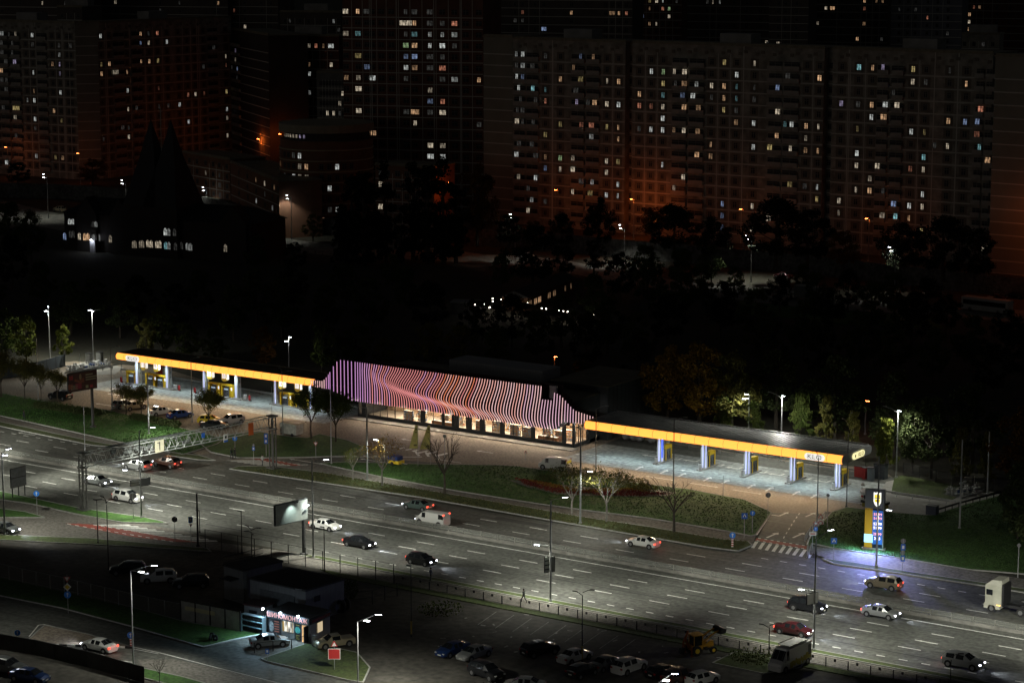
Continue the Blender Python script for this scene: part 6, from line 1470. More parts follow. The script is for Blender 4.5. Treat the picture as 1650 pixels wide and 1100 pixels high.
# lit trees behind the station on the left
g = 'trees close behind the petrol station'
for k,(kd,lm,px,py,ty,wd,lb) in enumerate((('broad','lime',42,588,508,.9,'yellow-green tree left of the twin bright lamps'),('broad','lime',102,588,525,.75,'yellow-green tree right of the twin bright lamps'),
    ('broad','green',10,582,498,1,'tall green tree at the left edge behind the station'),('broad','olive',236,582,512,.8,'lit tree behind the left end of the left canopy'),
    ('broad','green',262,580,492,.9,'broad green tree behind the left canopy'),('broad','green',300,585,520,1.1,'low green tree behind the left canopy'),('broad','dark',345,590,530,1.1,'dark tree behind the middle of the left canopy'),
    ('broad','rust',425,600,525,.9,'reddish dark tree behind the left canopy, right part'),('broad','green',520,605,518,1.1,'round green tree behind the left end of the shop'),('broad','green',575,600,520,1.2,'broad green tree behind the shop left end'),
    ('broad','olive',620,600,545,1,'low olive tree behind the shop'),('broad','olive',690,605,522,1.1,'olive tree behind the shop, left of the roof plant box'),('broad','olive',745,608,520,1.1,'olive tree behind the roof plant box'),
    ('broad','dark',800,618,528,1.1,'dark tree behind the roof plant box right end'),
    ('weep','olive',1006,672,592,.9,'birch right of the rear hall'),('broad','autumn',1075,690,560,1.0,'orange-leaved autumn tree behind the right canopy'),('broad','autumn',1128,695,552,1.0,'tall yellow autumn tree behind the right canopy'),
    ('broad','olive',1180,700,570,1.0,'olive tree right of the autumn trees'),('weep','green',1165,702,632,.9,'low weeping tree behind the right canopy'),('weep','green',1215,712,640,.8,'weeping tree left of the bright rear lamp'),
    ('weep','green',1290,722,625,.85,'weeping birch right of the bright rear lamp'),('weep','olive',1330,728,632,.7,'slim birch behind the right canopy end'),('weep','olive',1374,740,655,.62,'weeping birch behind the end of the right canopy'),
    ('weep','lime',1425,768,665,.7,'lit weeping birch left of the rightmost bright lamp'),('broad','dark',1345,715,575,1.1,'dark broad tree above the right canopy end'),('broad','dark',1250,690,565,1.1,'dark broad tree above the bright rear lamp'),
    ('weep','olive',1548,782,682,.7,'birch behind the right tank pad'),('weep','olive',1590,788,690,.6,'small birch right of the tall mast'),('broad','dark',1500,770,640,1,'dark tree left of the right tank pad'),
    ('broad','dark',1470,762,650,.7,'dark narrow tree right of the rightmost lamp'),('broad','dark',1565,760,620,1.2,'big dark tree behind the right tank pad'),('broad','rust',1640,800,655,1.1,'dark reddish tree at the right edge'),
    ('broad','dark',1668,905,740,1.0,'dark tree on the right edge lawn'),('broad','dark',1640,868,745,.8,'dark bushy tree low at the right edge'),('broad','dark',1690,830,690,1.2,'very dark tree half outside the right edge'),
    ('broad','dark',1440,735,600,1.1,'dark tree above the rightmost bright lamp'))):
    ptree(kd,lm,px,py,ty,lb,group=g,wide=wd,seed=k)
# dark park belt between station and back road
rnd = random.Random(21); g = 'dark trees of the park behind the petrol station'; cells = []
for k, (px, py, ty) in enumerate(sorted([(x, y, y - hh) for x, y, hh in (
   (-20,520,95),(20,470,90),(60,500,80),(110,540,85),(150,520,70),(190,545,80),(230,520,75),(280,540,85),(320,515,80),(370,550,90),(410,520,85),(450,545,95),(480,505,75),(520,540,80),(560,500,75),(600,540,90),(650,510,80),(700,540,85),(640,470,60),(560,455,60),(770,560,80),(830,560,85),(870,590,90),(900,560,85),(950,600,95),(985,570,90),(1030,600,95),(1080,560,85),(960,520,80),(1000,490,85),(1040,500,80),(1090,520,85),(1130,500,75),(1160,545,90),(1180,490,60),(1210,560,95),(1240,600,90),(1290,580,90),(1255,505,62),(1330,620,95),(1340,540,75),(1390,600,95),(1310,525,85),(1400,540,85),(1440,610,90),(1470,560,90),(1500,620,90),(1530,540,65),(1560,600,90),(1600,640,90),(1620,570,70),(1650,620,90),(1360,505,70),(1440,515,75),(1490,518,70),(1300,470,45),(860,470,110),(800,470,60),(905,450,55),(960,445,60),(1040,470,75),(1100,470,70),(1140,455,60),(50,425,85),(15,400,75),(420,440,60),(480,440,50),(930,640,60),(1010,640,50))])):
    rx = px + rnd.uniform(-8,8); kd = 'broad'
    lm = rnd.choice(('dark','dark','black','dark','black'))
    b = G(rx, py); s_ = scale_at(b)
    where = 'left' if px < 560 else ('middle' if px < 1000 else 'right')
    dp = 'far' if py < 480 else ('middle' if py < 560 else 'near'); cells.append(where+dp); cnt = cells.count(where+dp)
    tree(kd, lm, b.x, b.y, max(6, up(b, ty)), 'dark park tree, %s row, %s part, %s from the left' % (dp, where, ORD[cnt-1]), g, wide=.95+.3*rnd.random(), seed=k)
# tall poplars before the tower
g = 'tall dark poplars'
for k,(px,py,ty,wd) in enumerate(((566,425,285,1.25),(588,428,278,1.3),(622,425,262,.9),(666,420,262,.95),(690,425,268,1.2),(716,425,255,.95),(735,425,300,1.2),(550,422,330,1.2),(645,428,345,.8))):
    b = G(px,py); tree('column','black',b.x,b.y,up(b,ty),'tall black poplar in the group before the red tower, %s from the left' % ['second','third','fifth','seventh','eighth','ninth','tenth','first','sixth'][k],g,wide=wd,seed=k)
# conifers and bushes by the flats
g = 'trees at the foot of the apartment blocks'
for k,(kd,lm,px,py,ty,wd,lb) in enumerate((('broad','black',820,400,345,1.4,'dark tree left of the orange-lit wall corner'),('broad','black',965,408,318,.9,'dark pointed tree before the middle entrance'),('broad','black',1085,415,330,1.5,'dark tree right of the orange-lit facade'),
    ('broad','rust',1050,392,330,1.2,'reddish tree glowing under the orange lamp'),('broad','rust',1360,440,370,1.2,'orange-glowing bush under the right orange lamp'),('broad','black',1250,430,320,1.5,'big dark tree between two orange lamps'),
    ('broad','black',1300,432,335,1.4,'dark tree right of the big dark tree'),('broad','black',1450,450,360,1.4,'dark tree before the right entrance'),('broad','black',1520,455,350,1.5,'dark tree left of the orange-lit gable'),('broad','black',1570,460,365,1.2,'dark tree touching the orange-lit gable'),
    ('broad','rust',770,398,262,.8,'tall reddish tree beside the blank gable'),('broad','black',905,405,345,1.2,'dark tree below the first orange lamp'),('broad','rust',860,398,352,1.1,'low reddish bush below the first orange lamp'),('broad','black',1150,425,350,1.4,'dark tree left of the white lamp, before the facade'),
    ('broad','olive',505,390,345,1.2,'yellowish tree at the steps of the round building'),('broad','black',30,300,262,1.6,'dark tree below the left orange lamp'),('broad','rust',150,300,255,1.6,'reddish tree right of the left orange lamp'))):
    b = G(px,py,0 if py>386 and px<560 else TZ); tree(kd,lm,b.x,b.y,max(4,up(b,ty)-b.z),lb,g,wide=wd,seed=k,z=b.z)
# hedges, shrubs, flower bed
def shrub(x, y, w_, h, lmk, label, group, name='shrub', cat='shrub', seed=0, z=.12):
    rnd = random.Random(seed); m = MB(); nb = MB()
    for k in range(5): a = k*1.3; nb.tube([(0,0,0),(math.cos(a)*w_*.3,math.sin(a)*w_*.3,h*.7)],.03,4)
    for k in range(520):
        v = Vector((rnd.gauss(0,1),rnd.gauss(0,1),rnd.gauss(0,1))).normalized()*rnd.random()**.3; leaf(m, Vector((v.x*w_/2, v.y*w_/2, max(.04,h*.5+v.z*h*.5))), rnd, .2)
    t = thing(name, label, cat, (x,y,z), 0, group); nb.build('stems', M_bark, t); m.build('foliage', LV[lmk], t); return t
s0 = None
for k in range(12):
    b = G(62+k*8.6, 659+k*1.15); shrub(b.x,b.y,1.9,1.3,'dark','clipped dark shrub in the hedge below the forecourt, %s from the left' % ORD[k],'clipped hedge shrubs left of the billboard post','hedge_shrub','shrub',k)
for k in range(8):
    b = G(217+k*9.5, 677+k*1.8); shrub(b.x,b.y,2.0,1.2,'dark','clipped dark shrub below the parked cars, %s from the left' % ORD[k],'clipped hedge shrubs below the parked cars','hedge_shrub','shrub',k+20)
for k,(px,py,w_,h,lm) in enumerate(((905,768,4.5,1.4,'dark'),(935,771,5,1.6,'dark'),(965,776,5,1.5,'dark'),(1000,780,5,1.5,'dark'),(1025,786,4.5,1.3,'olive'),(1040,792,4,1.0,'olive'),(880,775,4,.8,'dark'))):
    b = G(px,py); shrub(b.x,b.y,w_,h,lm,'low bush along the back of the flower bed, %s from the left' % ORD[(6 if k == 6 else k)],'bushes behind the flower bed','bush','bush',k+40)
b = G(710,988); shrub(b.x,b.y,6,1.1,'green','round green bush growing in the cracked car park',None,'bush','bush',60)
b = G(1215,1066); shrub(b.x,b.y,6,1.2,'green','green weeds beside the white van',None,'bush','bush',61)
b = G(566,966); shrub(b.x,b.y,2.2,2.6,'dark','dark bush behind the warehouse corner',None,'bush','bush',62)
# flower bed: red and yellow bands in white gravel
structure('gravel_bed', MB().sheet(P2((818,774),(850,786),(900,798),(960,800),(1040,801),(1075,800),(1090,795),(1060,790),(1000,789),(950,786),(880,780)), .155), mat('white_gravel',(.25,.24,.22),.9,var=.4,vs=3))
def flowers(pts, c, c2, nm, seed):
    rnd = random.Random(seed); q = [G(*p) for p in pts]; m = MB()
    xs_ = [p.x for p in q]; ys_ = [p.y for p in q]
    def inside(x, y):
        r_ = False; j = len(q)-1
        for i in range(len(q)):
            if (q[i].y > y) != (q[j].y > y) and x < (q[j].x-q[i].x)*(y-q[i].y)/(q[j].y-q[i].y)+q[i].x: r_ = not r_
            j = i
        return r_
    n = 0
    while n < 1500:
        x, y = rnd.uniform(min(xs_),max(xs_)), rnd.uniform(min(ys_),max(ys_))
        if inside(x,y): leaf(m, Vector((x,y,.2+rnd.random()*.25)), rnd, .22); n += 1
    tag(m.build(nm, mat(nm+'_'+str(seed),c,.8,col2=c2,vs=1)), kind='stuff')
flowers(((828,773),(870,778),(915,790),(960,795),(935,798),(890,795),(850,784)),(.12,.015,.012),(.2,.03,.02),'red_bedding_flowers',1)
flowers(((945,793),(1000,790),(1040,795),(1085,798),(1030,801),(960,800)),(.11,.014,.012),(.18,.02,.02),'red_bedding_flowers',2)
flowers(((850,776),(890,782),(935,793),(970,790),(1010,789),(1045,792),(1010,792),(960,796),(920,794),(880,786)),(.22,.14,.01),(.32,.2,.02),'yellow_bedding_flowers',3)
# grass blades tufts on the lawns near the road (real geometry, one mass)
def tufts(region, n, c, c2, seed, zz=.13):
    rnd = random.Random(seed); q = [G(*p) for p in region]; m = MB(); k = 0
    xs_ = [p.x for p in q]; ys_ = [p.y for p in q]; 
    while k < n:
        x, y = rnd.uniform(min(xs_),max(xs_)), rnd.uniform(min(ys_),max(ys_)); r_ = False; j = len(q)-1
        for i in range(len(q)):
            if (q[i].y > y) != (q[j].y > y) and x < (q[j].x-q[i].x)*(y-q[i].y)/(q[j].y-q[i].y)+q[i].x: r_ = not r_
            j = i
        if not r_: continue
        a = rnd.random()*3.14; s = rnd.uniform(.05,.16); h = rnd.uniform(.06,.16); m.add([(x-s*math.cos(a),y-s*math.sin(a),zz),(x+s*math.cos(a),y+s*math.sin(a),zz),(x+s*.5*math.cos(a),y+s*.5*math.sin(a),zz+h)],[(0,1,2)]); k += 1
    tag(m.build('grass', mat('grass_%d'%seed,c,.9,col2=c2,vs=.4)), kind='stuff')
tufts(((515,748),(700,750),(830,752),(1000,777),(1200,807),(1240,826),(1215,862),(1050,836),(860,811),(620,770)), 9000, (.025,.065,.012),(.045,.1,.02), 11, .14)
tufts(((0,634),(170,661),(352,705),(345,716),(295,732),(186,711),(0,670)), 9000, (.03,.09,.014),(.06,.15,.025), 12)
tufts(((1302,872),(1345,826),(1430,827),(1500,832),(1613,800),(1700,815),(1720,930),(1560,916),(1345,884)), 11000, (.028,.06,.014),(.045,.08,.02), 13, .14)
tufts(((371,756),(520,762),(720,796),(940,834),(1160,869),(1205,873),(1190,888),(1000,858),(680,802)), 8000, (.06,.07,.02),(.1,.09,.03), 14)
# ---------------------------------------------------------------- apartment blocks and other far buildings
def lit(code):
    C_ = {'w':((1,.84,.62),.62),'o':((1,.5,.2),.6),'c':((.82,.93,.95),.62),'y':((1,.75,.2),.45),'b':((.2,.45,1),.5),'r':((1,.2,.07),.4),'p':((.6,.5,1),.5),'t':((.15,.8,.95),.5),'g':((.5,.95,.4),.4),'d':((.8,.85,.85),.045)}  # last entry: faint emission painted in for glints on dark glazing
    c, s = C_[code[0]]; c = tuple(.68*x + .32*y for x, y in zip(c, (.8,.68,.52))); s *= .72
    if len(code) > 1: s *= {'-':.4,'+':1.4,'W':1}[code[1]]
    return glow_room('lit_window_' + code.replace('-','dim').replace('+','bright').replace('W','wide'), c, s)
M_dwin = mat('dark_window_glass', (.01,.012,.014), .5, spec=.3); M_frame = mat('window_frame_paint', (.16,.16,.15), .7)
M_panel = mat('beige_panel_concrete', (.2,.19,.16), .9, col2=(.27,.26,.225), vs=.08, vs2=.4); M_patch = mat('darker_panel', (.145,.13,.105), .9, var=.15, vs=.3); M_joint = mat('pale_joint', (.5,.5,.45), .9)
M_brick = mat('red_brown_brick', (.14,.06,.04), .9, var=.25, vs=.2); M_balc = mat('balcony_parapet', (.3,.29,.26), .9, var=.2, vs=.4)
def conv(x0, y0, s, pts): return [(x0+x*s, y0+y*s, c) for x, y, c in pts]
WM = {}
def window_mesh(w_, h_, m_):
    key = (round(w_,2), round(h_,2), m_.name)
    if key not in WM:
        m = MB(); m.add([(-w_/2,-.04,-h_/2),(w_/2,-.04,-h_/2),(w_/2,-.04,h_/2),(-w_/2,-.04,h_/2)],[(0,1,2,3)],0)
        for u in (-w_/2,0,w_/2): m.box((u,-.05,0),(.09,.08,h_),m=1)
        for v in (-h_/2,h_/2,h_*.22): m.box((0,-.05,v),(w_,.08,.08),m=1)
        if w_ > 2.4:
            for u in (-w_/4,w_/4): m.box((u,-.05,0),(.08,.08,h_),m=1)
        WM[key] = m.mesh('window', [m_, M_frame])
    return WM[key]
def facade(name, label, cat, A, B, top, base, depth, floors, fh, first, cols, balc=(), lits=(), wall=M_panel, roof=None, patches=True, joints=True, ww=1.0, wh=1.4, gable=False, crown=True, extra=True, seams=()):
    """A,B: ground points of the front's ends (left, right); cols: photo columns of windows; balc: (left,right) photo columns of balcony stacks; first: height of the top window row"""
    A = Vector((A.x, A.y, 0)); B = Vector((B.x, B.y, 0)); D = (B-A).normalized(); L_ = (B-A).length; N_ = Vector((D.y, -D.x, 0))
    if N_.dot(A) > 0: N_ = -N_      # outward = towards camera
    t = thing(name, label, cat, (A.x, A.y, base), math.atan2(D.y, D.x)); H_ = top-base
    out = -1  # local -y is outward when N_ points so
    WL = MB(); WL.box((L_/2, depth/2, H_/2),(L_, depth, H_))
    m = MB(); m.box((L_/2, depth/2, H_+.15),(L_+.4, depth+.4, .3)); m.box((L_/2, .2, H_+.5),(L_,.3,.5)); 
    m.build('roof', roof or M_roof, t)
    if extra:
        for k in range(max(1,int(L_/45))): MB().box((L_*(k+.5)/max(1,int(L_/45)), depth*.5, H_+1.6),(9,5,2.6)).build('lift_house', mat('lift_house_concrete',(.24,.24,.23),.9,var=.2,vs=.3), t)
    zs = [first - base - fh*k for k in range(floors) if first-base-fh*k > 1.2]
    us = []
    for c in cols: us.append(wall_hit(A, D.xy, c, 200)[0])
    bu = []
    for b0, b1 in balc: u0 = wall_hit(A, D.xy, b0, 200)[0]; u1 = wall_hit(A, D.xy, b1, 200)[0]; bu.append((u0, u1))
    if joints:
        m = WL
        for z in zs: m.box((L_/2,-.03,z-fh/2),(L_,.08,.24),m=2)
        for c in seams: u = wall_hit(A, D.xy, c, 200)[0]; m.box((u,-.04,H_/2),(.22,.1,H_),m=2)
        for i, u in enumerate(us):
            if i and us[i]-us[i-1] < 5: m.box(((u+us[i-1])/2,-.035,H_/2-1),(.16,.07,H_-2),m=2)
    if patches and us:
        m = WL
        for u in us:
            for z in zs: m.box((u,-.012,z),(ww+1.4,.024,fh-.7),m=1)
    if crown and us:
        m = WL; n = int(L_/1.6)
        for k in range(n):
            if k % 3: m.box(((k+.5)*L_/n,-.05,H_-1.3-(.5 if k%3==1 else 0)),(1.0,.12,.8),m=1)
    WL.build('wall', [wall, M_patch, M_joint], t)
    # balconies
    if bu:
        bm_ = MB(); wdt_ = sum(b[1]-b[0] for b in bu)/len(bu); bm_.box((0,-.6,-.9),(wdt_-.15,.12,1.0)); bm_.box((0,-.3,-1.45),(wdt_,.8,.14))
        for s in (-1,1): bm_.box((s*(wdt_/2-.05),-.3,-.9),(.1,.65,1.0))
        me = bm_.mesh('balcony', M_balc); n = 0; rest = MB()
        for u0, u1 in bu:
            for z in zs[:]:
                if n < 100: link('balcony', me, t, ((u0+u1)/2,0,z)); n += 1
    # windows: lit first
    occ = {}
    for px, py, code in lits:
        u, z = wall_hit(A, D.xy, px, py); z -= base
        if u < -1 or u > L_+1: continue
        r_ = min(range(len(zs)), key=lambda i: abs(zs[i]-z))
        best = None
        for i, uu in enumerate(us):
            e = abs(uu-u)
            if best is None or e < best[0]: best = (e, uu, 0, ww)
        for u0, u1 in bu:
            if u0-.3 < u < u1+.3: best = (0, min(max(u, u0+.8), u1-.8), 1, 1.4)
        if best is None or best[0] > 2.2: best = (0, u, 0, ww)
        if len(code) > 1 and code[-1] == 'W': best = (best[0], best[1], best[2], min(3.2, best[3]*1.9))
        occ[(round(best[1],1), r_)] = (best[1], zs[r_], best[2], best[3], code)
    rw = random.Random(len(lits)+int(L_)); occ = {k: (v[0], v[1], v[2], v[3]*rw.choice((.62,.8,1,1,1.15)), v[4]) for k, v in occ.items()}
    allw = [(k, v) for k, v in occ.items()]
    dark = []
    for uu in us:
        for i, z in enumerate(zs):
            if (round(uu,1), i) not in occ: dark.append((uu, z, 0, ww, None))
    for u0, u1 in bu:
        for i, z in enumerate(zs): dark.append(((u0+u1)/2, z, .5, u1-u0-.5, None))
    n = 0; restm = MB()
    for v in [x[1] for x in allw] + dark:
        u, z, b_, w_, code = v; y = -.0 if b_ == 0 else (-.5 if b_ == 1 else -.42)
        hh = wh if b_ == 0 else 1.35
        mm = M_dwin if code is None else lit(code)
        if n < 100:
            link('window', window_mesh(w_, hh, mm), t, (u, y, z if b_ == 0 else z+.25)); n += 1
        else:
            restm.add([(u-w_/2,y-.04,z-hh/2),(u+w_/2,y-.04,z-hh/2),(u+w_/2,y-.04,z+hh/2),(u-w_/2,y-.04,z+hh/2)],[(0,1,2,3)], 0); restm.box((u,y-.05,z),(.09,.08,hh),m=1); restm.box((u,y-.05,z+hh*.2),(w_,.08,.08),m=1)
    if restm.f: o = restm.build('window', [M_dwin, M_frame], t); o['kind'] = 'stuff'
    return t
TOP = 53.6
def roofpt(px, py, z=TOP): return G(px, py, z)
# --- right hand long block in three sections (adjoining entrances), each with its recess
K3 = conv(800,0,.25454,[(133,330,'c-'),(175,330,'c'),(135,403,'d'),(175,402,'c-'),(235,403,'d'),(135,472,'c+'),(182,478,'b-'),(148,543,'c'),(237,548,'t+'),(160,615,'d'),(255,625,'d'),(308,632,'r+'),(140,688,'d'),(182,685,'d'),(137,757,'w'),(182,760,'d'),(240,760,'d'),(310,845,'y-'),(150,900,'d'),(232,900,'d'),(133,970,'c'),(258,975,'d'),(312,986,'o-'),(315,1058,'b-'),(313,345,'d'),(313,560,'t-'),(405,497,'o'),(410,787,'y-'),(410,1000,'g'),(412,1075,'w'),(482,1080,'w'),(485,1005,'w-'),(540,500,'y-'),(495,425,'o-'),(540,355,'b-'),(620,365,'o-'),(510,575,'d'),(515,645,'p'),(570,643,'d'),(628,655,'o'),(608,795,'r'),(560,790,'r-'),(608,868,'c-'),(697,510,'w'),(771,517,'o'),(699,658,'w'),(773,663,'c'),(697,805,'y'),(772,808,'o'),(773,883,'o'),(700,1024,'w'),(775,1030,'y-'),(698,1088,'w'),(908,587,'o'),(907,660,'r'),(983,668,'r-'),(978,443,'c'),(1053,448,'g'),(1130,450,'w'),(1200,450,'w'),(1053,522,'y'),(1140,520,'d'),(1200,520,'o-'),(1273,527,'c-'),(1053,597,'t-'),(1185,600,'b-'),(1250,604,'c'),(1053,668,'w'),(1198,680,'o'),(1285,680,'o-'),(1053,745,'c+'),(905,808,'d'),(979,813,'c'),(1055,817,'c'),(1130,822,'o-'),(1197,825,'w'),(1280,827,'o-'),(1357,910,'o'),(1275,976,'o'),(1360,985,'o-'),(1053,1037,'c'),(1437,392,'y'),(1516,468,'c'),(1358,537,'w'),(1437,540,'o'),(1520,535,'t-'),(1437,615,'o'),(1520,618,'t-'),(1358,610,'d'),(1436,688,'y'),(1520,685,'d'),(1517,768,'o-'),(1630,403,'o'),(1632,548,'d'),(1632,635,'d'),(1632,788,'d'),(1632,938,'c')]) + conv(800,260,.25454,[(411,52,'w'),(482,58,'w'),(698,73,'w'),(774,153,'c'),(147,92,'w-'),(258,93,'c'),(200,155,'d'),(548,135,'d'),(612,137,'c-'),(484,203,'w'),(600,212,'y-'),(700,218,'c'),(773,222,'c'),(230,235,'c-'),(320,245,'d'),(195,300,'w'),(1055,14,'c'),(1197,98,'w'),(1130,165,'w-'),(1436,265,'b'),(1437,333,'b-'),(1436,408,'b-'),(1628,293,'w'),(1632,442,'w')]) + conv(1200,0,.27273,[(55,376,'w'),(57,515,'d'),(57,597,'d'),(57,737,'c'),(57,878,'c'),(438,463,'o+'),(200,522,'b'),(260,455,'d'),(201,668,'w'),(240,742,'t-'),(283,742,'c'),(361,748,'o'),(433,750,'w'),(195,805,'o'),(362,822,'w-'),(131,878,'y'),(275,886,'w'),(363,890,'o-'),(433,899,'o'),(669,400,'t+'),(748,404,'o'),(822,404,'p'),(990,412,'y'),(990,487,'w'),(1072,490,'d'),(885,552,'d'),(568,605,'p'),(748,625,'o'),(853,630,'c'),(905,632,'w'),(664,627,'d'),(745,699,'c'),(826,700,'o'),(667,770,'y-'),(985,783,'c'),(1068,790,'y-'),(665,913,'c+'),(1063,937,'t'),(665,990,'w'),(788,994,'w'),(1063,1005,'w'),(1302,492,'o+'),(1203,712,'o'),(1300,714,'b'),(1362,697,'b'),(1410,638,'r+'),(1197,861,'w'),(1404,868,'t'),(1443,941,'o'),(1122,850,'d'),(1375,777,'r-'),(1205,408,'d')]) + conv(1200,260,.27273,[(665,37,'w'),(790,40,'w'),(984,45,'r-'),(1063,55,'w'),(745,105,'w-'),(432,158,'c'),(663,181,'w'),(742,183,'o'),(822,185,'d'),(432,231,'y'),(565,228,'w'),(272,145,'y-'),(350,150,'d'),(1061,206,'c'),(54,273,'w'),(135,283,'d'),(190,285,'o-'),(563,297,'w-'),(885,262,'b'),(980,272,'c'),(1061,278,'w'),(817,320,'w-'),(895,340,'t+'),(980,346,'o'),(127,350,'w'),(1057,428,'y+'),(55,412,'w'),(1060,488,'w-'),(1433,512,'w')])
RA, RB = roofpt(780,62), roofpt(1602,88); RD = (RB-RA); RD.z = 0
def along(px): # ground point on the front line of the long block under photo column px
    u, _ = wall_hit(RA, RD.normalized().xy, px, 75); return RA + RD.normalized()*u
MG = mat('blank_gable_panel', (.22,.215,.175), .9, var=.1, vs=.15)
a = along(779); b = along(826)
g1 = facade('apartment_block','blank windowless gable wall at the left end of the long block','apartment block', a, b, TOP+.4, TZ, 14, 17, 3.0, TOP-2.6, (), wall=MG, crown=False, extra=False)
for (x0, x1, cols, balc, lb, sm) in ((826.3,1008,(879,903,978,996.5),((829,848),(849,869),(921,943),(945,968)),'left section of the long panel block behind the poplars, with four balcony stacks',(890,)),
        (1020,1329,(1030,1049,1068,1146,1166,1186,1214.5,1299,1319),((1083,1108),(1110,1136),(1238,1260),(1262,1288)),'middle section of the long panel block, above the orange glow',(1197,)),
        (1343,1601,(1355,1382,1404,1469,1490,1528,1555),((1412,1432),(1434,1458),(1571,1586),(1587,1600)),'right section of the long panel block, with many cyan and orange windows',(1366,1504,1542))):
    facade('apartment_block', lb, 'apartment block', along(x0), along(x1), TOP, TZ, 14, 17, 2.98, TOP-4.1, cols, balc, [q for q in K3 if x0-6 < q[0] < x1+3], seams=sm, roof=M_roof)
nn_ = Vector((-RD.y, RD.x, 0)).normalized()*2.2
for x0, x1, lb in ((1008,1020,'narrow recessed staircase strip between left and middle sections'),(1329.3,1342.8,'narrow recessed staircase strip between middle and right sections')):
    facade('apartment_block', lb, 'apartment block', along(x0)+nn_, along(x1)+nn_, TOP-.3, TZ, 10, 17, 2.98, TOP-4.1, ((x0+x1)/2+1,), (), [q for q in K3 if x0 < q[0] < x1], patches=False, crown=False, extra=False)
# gable at the far right, nearer, its foot glowing orange
ga_ = roofpt(1604,91,53.8); gb_ = roofpt(1720,95,53.8)
facade('apartment_block','pale windowless gable at the right edge, orange-lit at its foot','apartment block', ga_, gb_, 53.8, TZ, 13, 17, 2.98, 50.2, (), wall=MG, crown=False, extra=False)
# --- left block
K1 = conv(0,0,.25454,[(15,213,'c-W'),(60,213,'d'),(217,222,'c'),(105,212,'w-'),(385,288,'d'),(440,285,'d'),(217,288,'d'),(15,268,'d'),(85,275,'d'),(20,338,'d'),(85,340,'d'),(385,348,'c-'),(338,407,'o-'),(390,410,'p'),(100,397,'p'),(45,400,'d'),(15,460,'o'),(223,472,'c+'),(390,475,'p-'),(20,520,'d'),(48,522,'d'),(48,575,'d'),(228,596,'o-'),(393,597,'c'),(183,652,'c-'),(231,656,'c'),(30,705,'d'),(110,708,'yW'),(347,716,'o'),(105,770,'w-'),(235,781,'c'),(398,778,'y-'),(237,838,'d'),(110,890,'d'),(243,962,'c-'),(355,1020,'y-'),(407,1024,'o-'),(53,1070,'c')])
K1b = conv(0,0,.25454,[(652,237,'c'),(656,425,'y-'),(703,417,'o'),(658,488,'o'),(722,476,'w-W'),(811,473,'o'),(902,213,'o'),(942,212,'d'),(1008,211,'r+'),(905,275,'b'),(955,273,'w'),(1069,267,'c'),(904,400,'o'),(957,398,'o'),(1015,393,'y'),(1018,573,'r-'),(812,600,'c'),(818,720,'w'),(858,708,'d'),(1020,697,'d'),(1075,692,'d'),(1136,688,'c'),(1194,743,'c'),(813,780,'d'),(821,843,'w'),(770,840,'d'),(665,857,'d'),(1191,620,'r'),(1243,615,'w'),(1298,612,'r-'),(1434,367,'w'),(1440,606,'y'),(1441,665,'c'),(1442,722,'w-'),(1445,845,'w'),(1436,425,'r-'),(1300,432,'d'),(1345,300,'d')])
T2 = 53.4
a = roofpt(-60,33.5,T2); b = roofpt(120.5,38.5,T2)
facade('apartment_block','leftmost apartment block wing with bluish lit windows','apartment block', a, b, T2, TZ, 13, 17, 2.98, T2-4.0, (-40,-20,0,20,46,57,88,99.5,112,118), ((4,18),(22,38),(64,80),), K1, seams=(62,104))
c_ = roofpt(159.5,38,T2)
facade('apartment_block','blank pale gable strip between the two left wings','apartment block', b, c_, T2+.2, TZ, 13, 17, 2.98, T2-2.6, (), wall=MG, crown=False, extra=False)
e_ = roofpt(372,28.5,T2)
facade('apartment_block','long dark left wing receding behind the twin-spired school','apartment block', c_, e_, T2, TZ, 13, 17, 2.98, T2-4.0, (166,179,207,219,230,243,257,272,290,304,316,330,366), ((184,202),(214,228),(335,352)), K1b, seams=(175,212,320))
K1c = conv(0,0,.25454,[(1500,298,'p-'),(1500,358,'w-W'),(1512,415,'b'),(1478,415,'d'),(1510,476,'d')])
facade('apartment_block','narrow dark block with a blue window behind the left wing end','apartment block', roofpt(374,48,T2-4), roofpt(432,58,T2-4), T2-4, TZ, 13, 15, 2.98, T2-8, (380,), ((372,389),), K1c, crown=False, wall=mat('dim_dark_plaster',(.05,.04,.035),.9,var=.2,vs=.2), patches=False, extra=False)
# --- red tower in the middle
K2 = conv(400,0,.25454,[(615,10,'w'),(760,8,'d'),(693,75,'o+'),(620,222,'w-'),(700,220,'t-'),(985,78,'d'),(1065,75,'d'),(1130,75,'d'),(1003,148,'wW'),(1056,146,'o'),(1145,147,'d'),(1230,147,'d'),(1310,145,'r+'),(1000,215,'d'),(1055,215,'t-'),(1150,212,'c-'),(1233,215,'c-'),(1308,213,'c-'),(995,292,'g'),(1065,290,'o'),(1157,288,'c'),(1233,288,'c+'),(1312,285,'d'),(700,357,'y-'),(998,360,'b-'),(1073,354,'b'),(1232,360,'d'),(1150,355,'d'),(755,430,'b-'),(998,433,'c'),(1060,432,'o-'),(1160,430,'d'),(1230,432,'r'),(625,497,'o-'),(702,498,'w-'),(793,505,'c'),(1000,500,'d'),(1245,495,'d'),(1300,500,'c-'),(1460,497,'o'),(705,570,'w'),(1155,572,'w-'),(1168,628,'b-'),(1240,642,'r'),(705,712,'w'),(990,718,'d'),(1080,714,'oW'),(1172,712,'d'),(1240,713,'w'),(1067,786,'w'),(1470,775,'d'),(783,852,'oW'),(1165,923,'w'),(1240,923,'w-'),(1160,987,'c'),(1244,995,'c')])
a = G(556,352); b = G(779,360); zt_ = 76
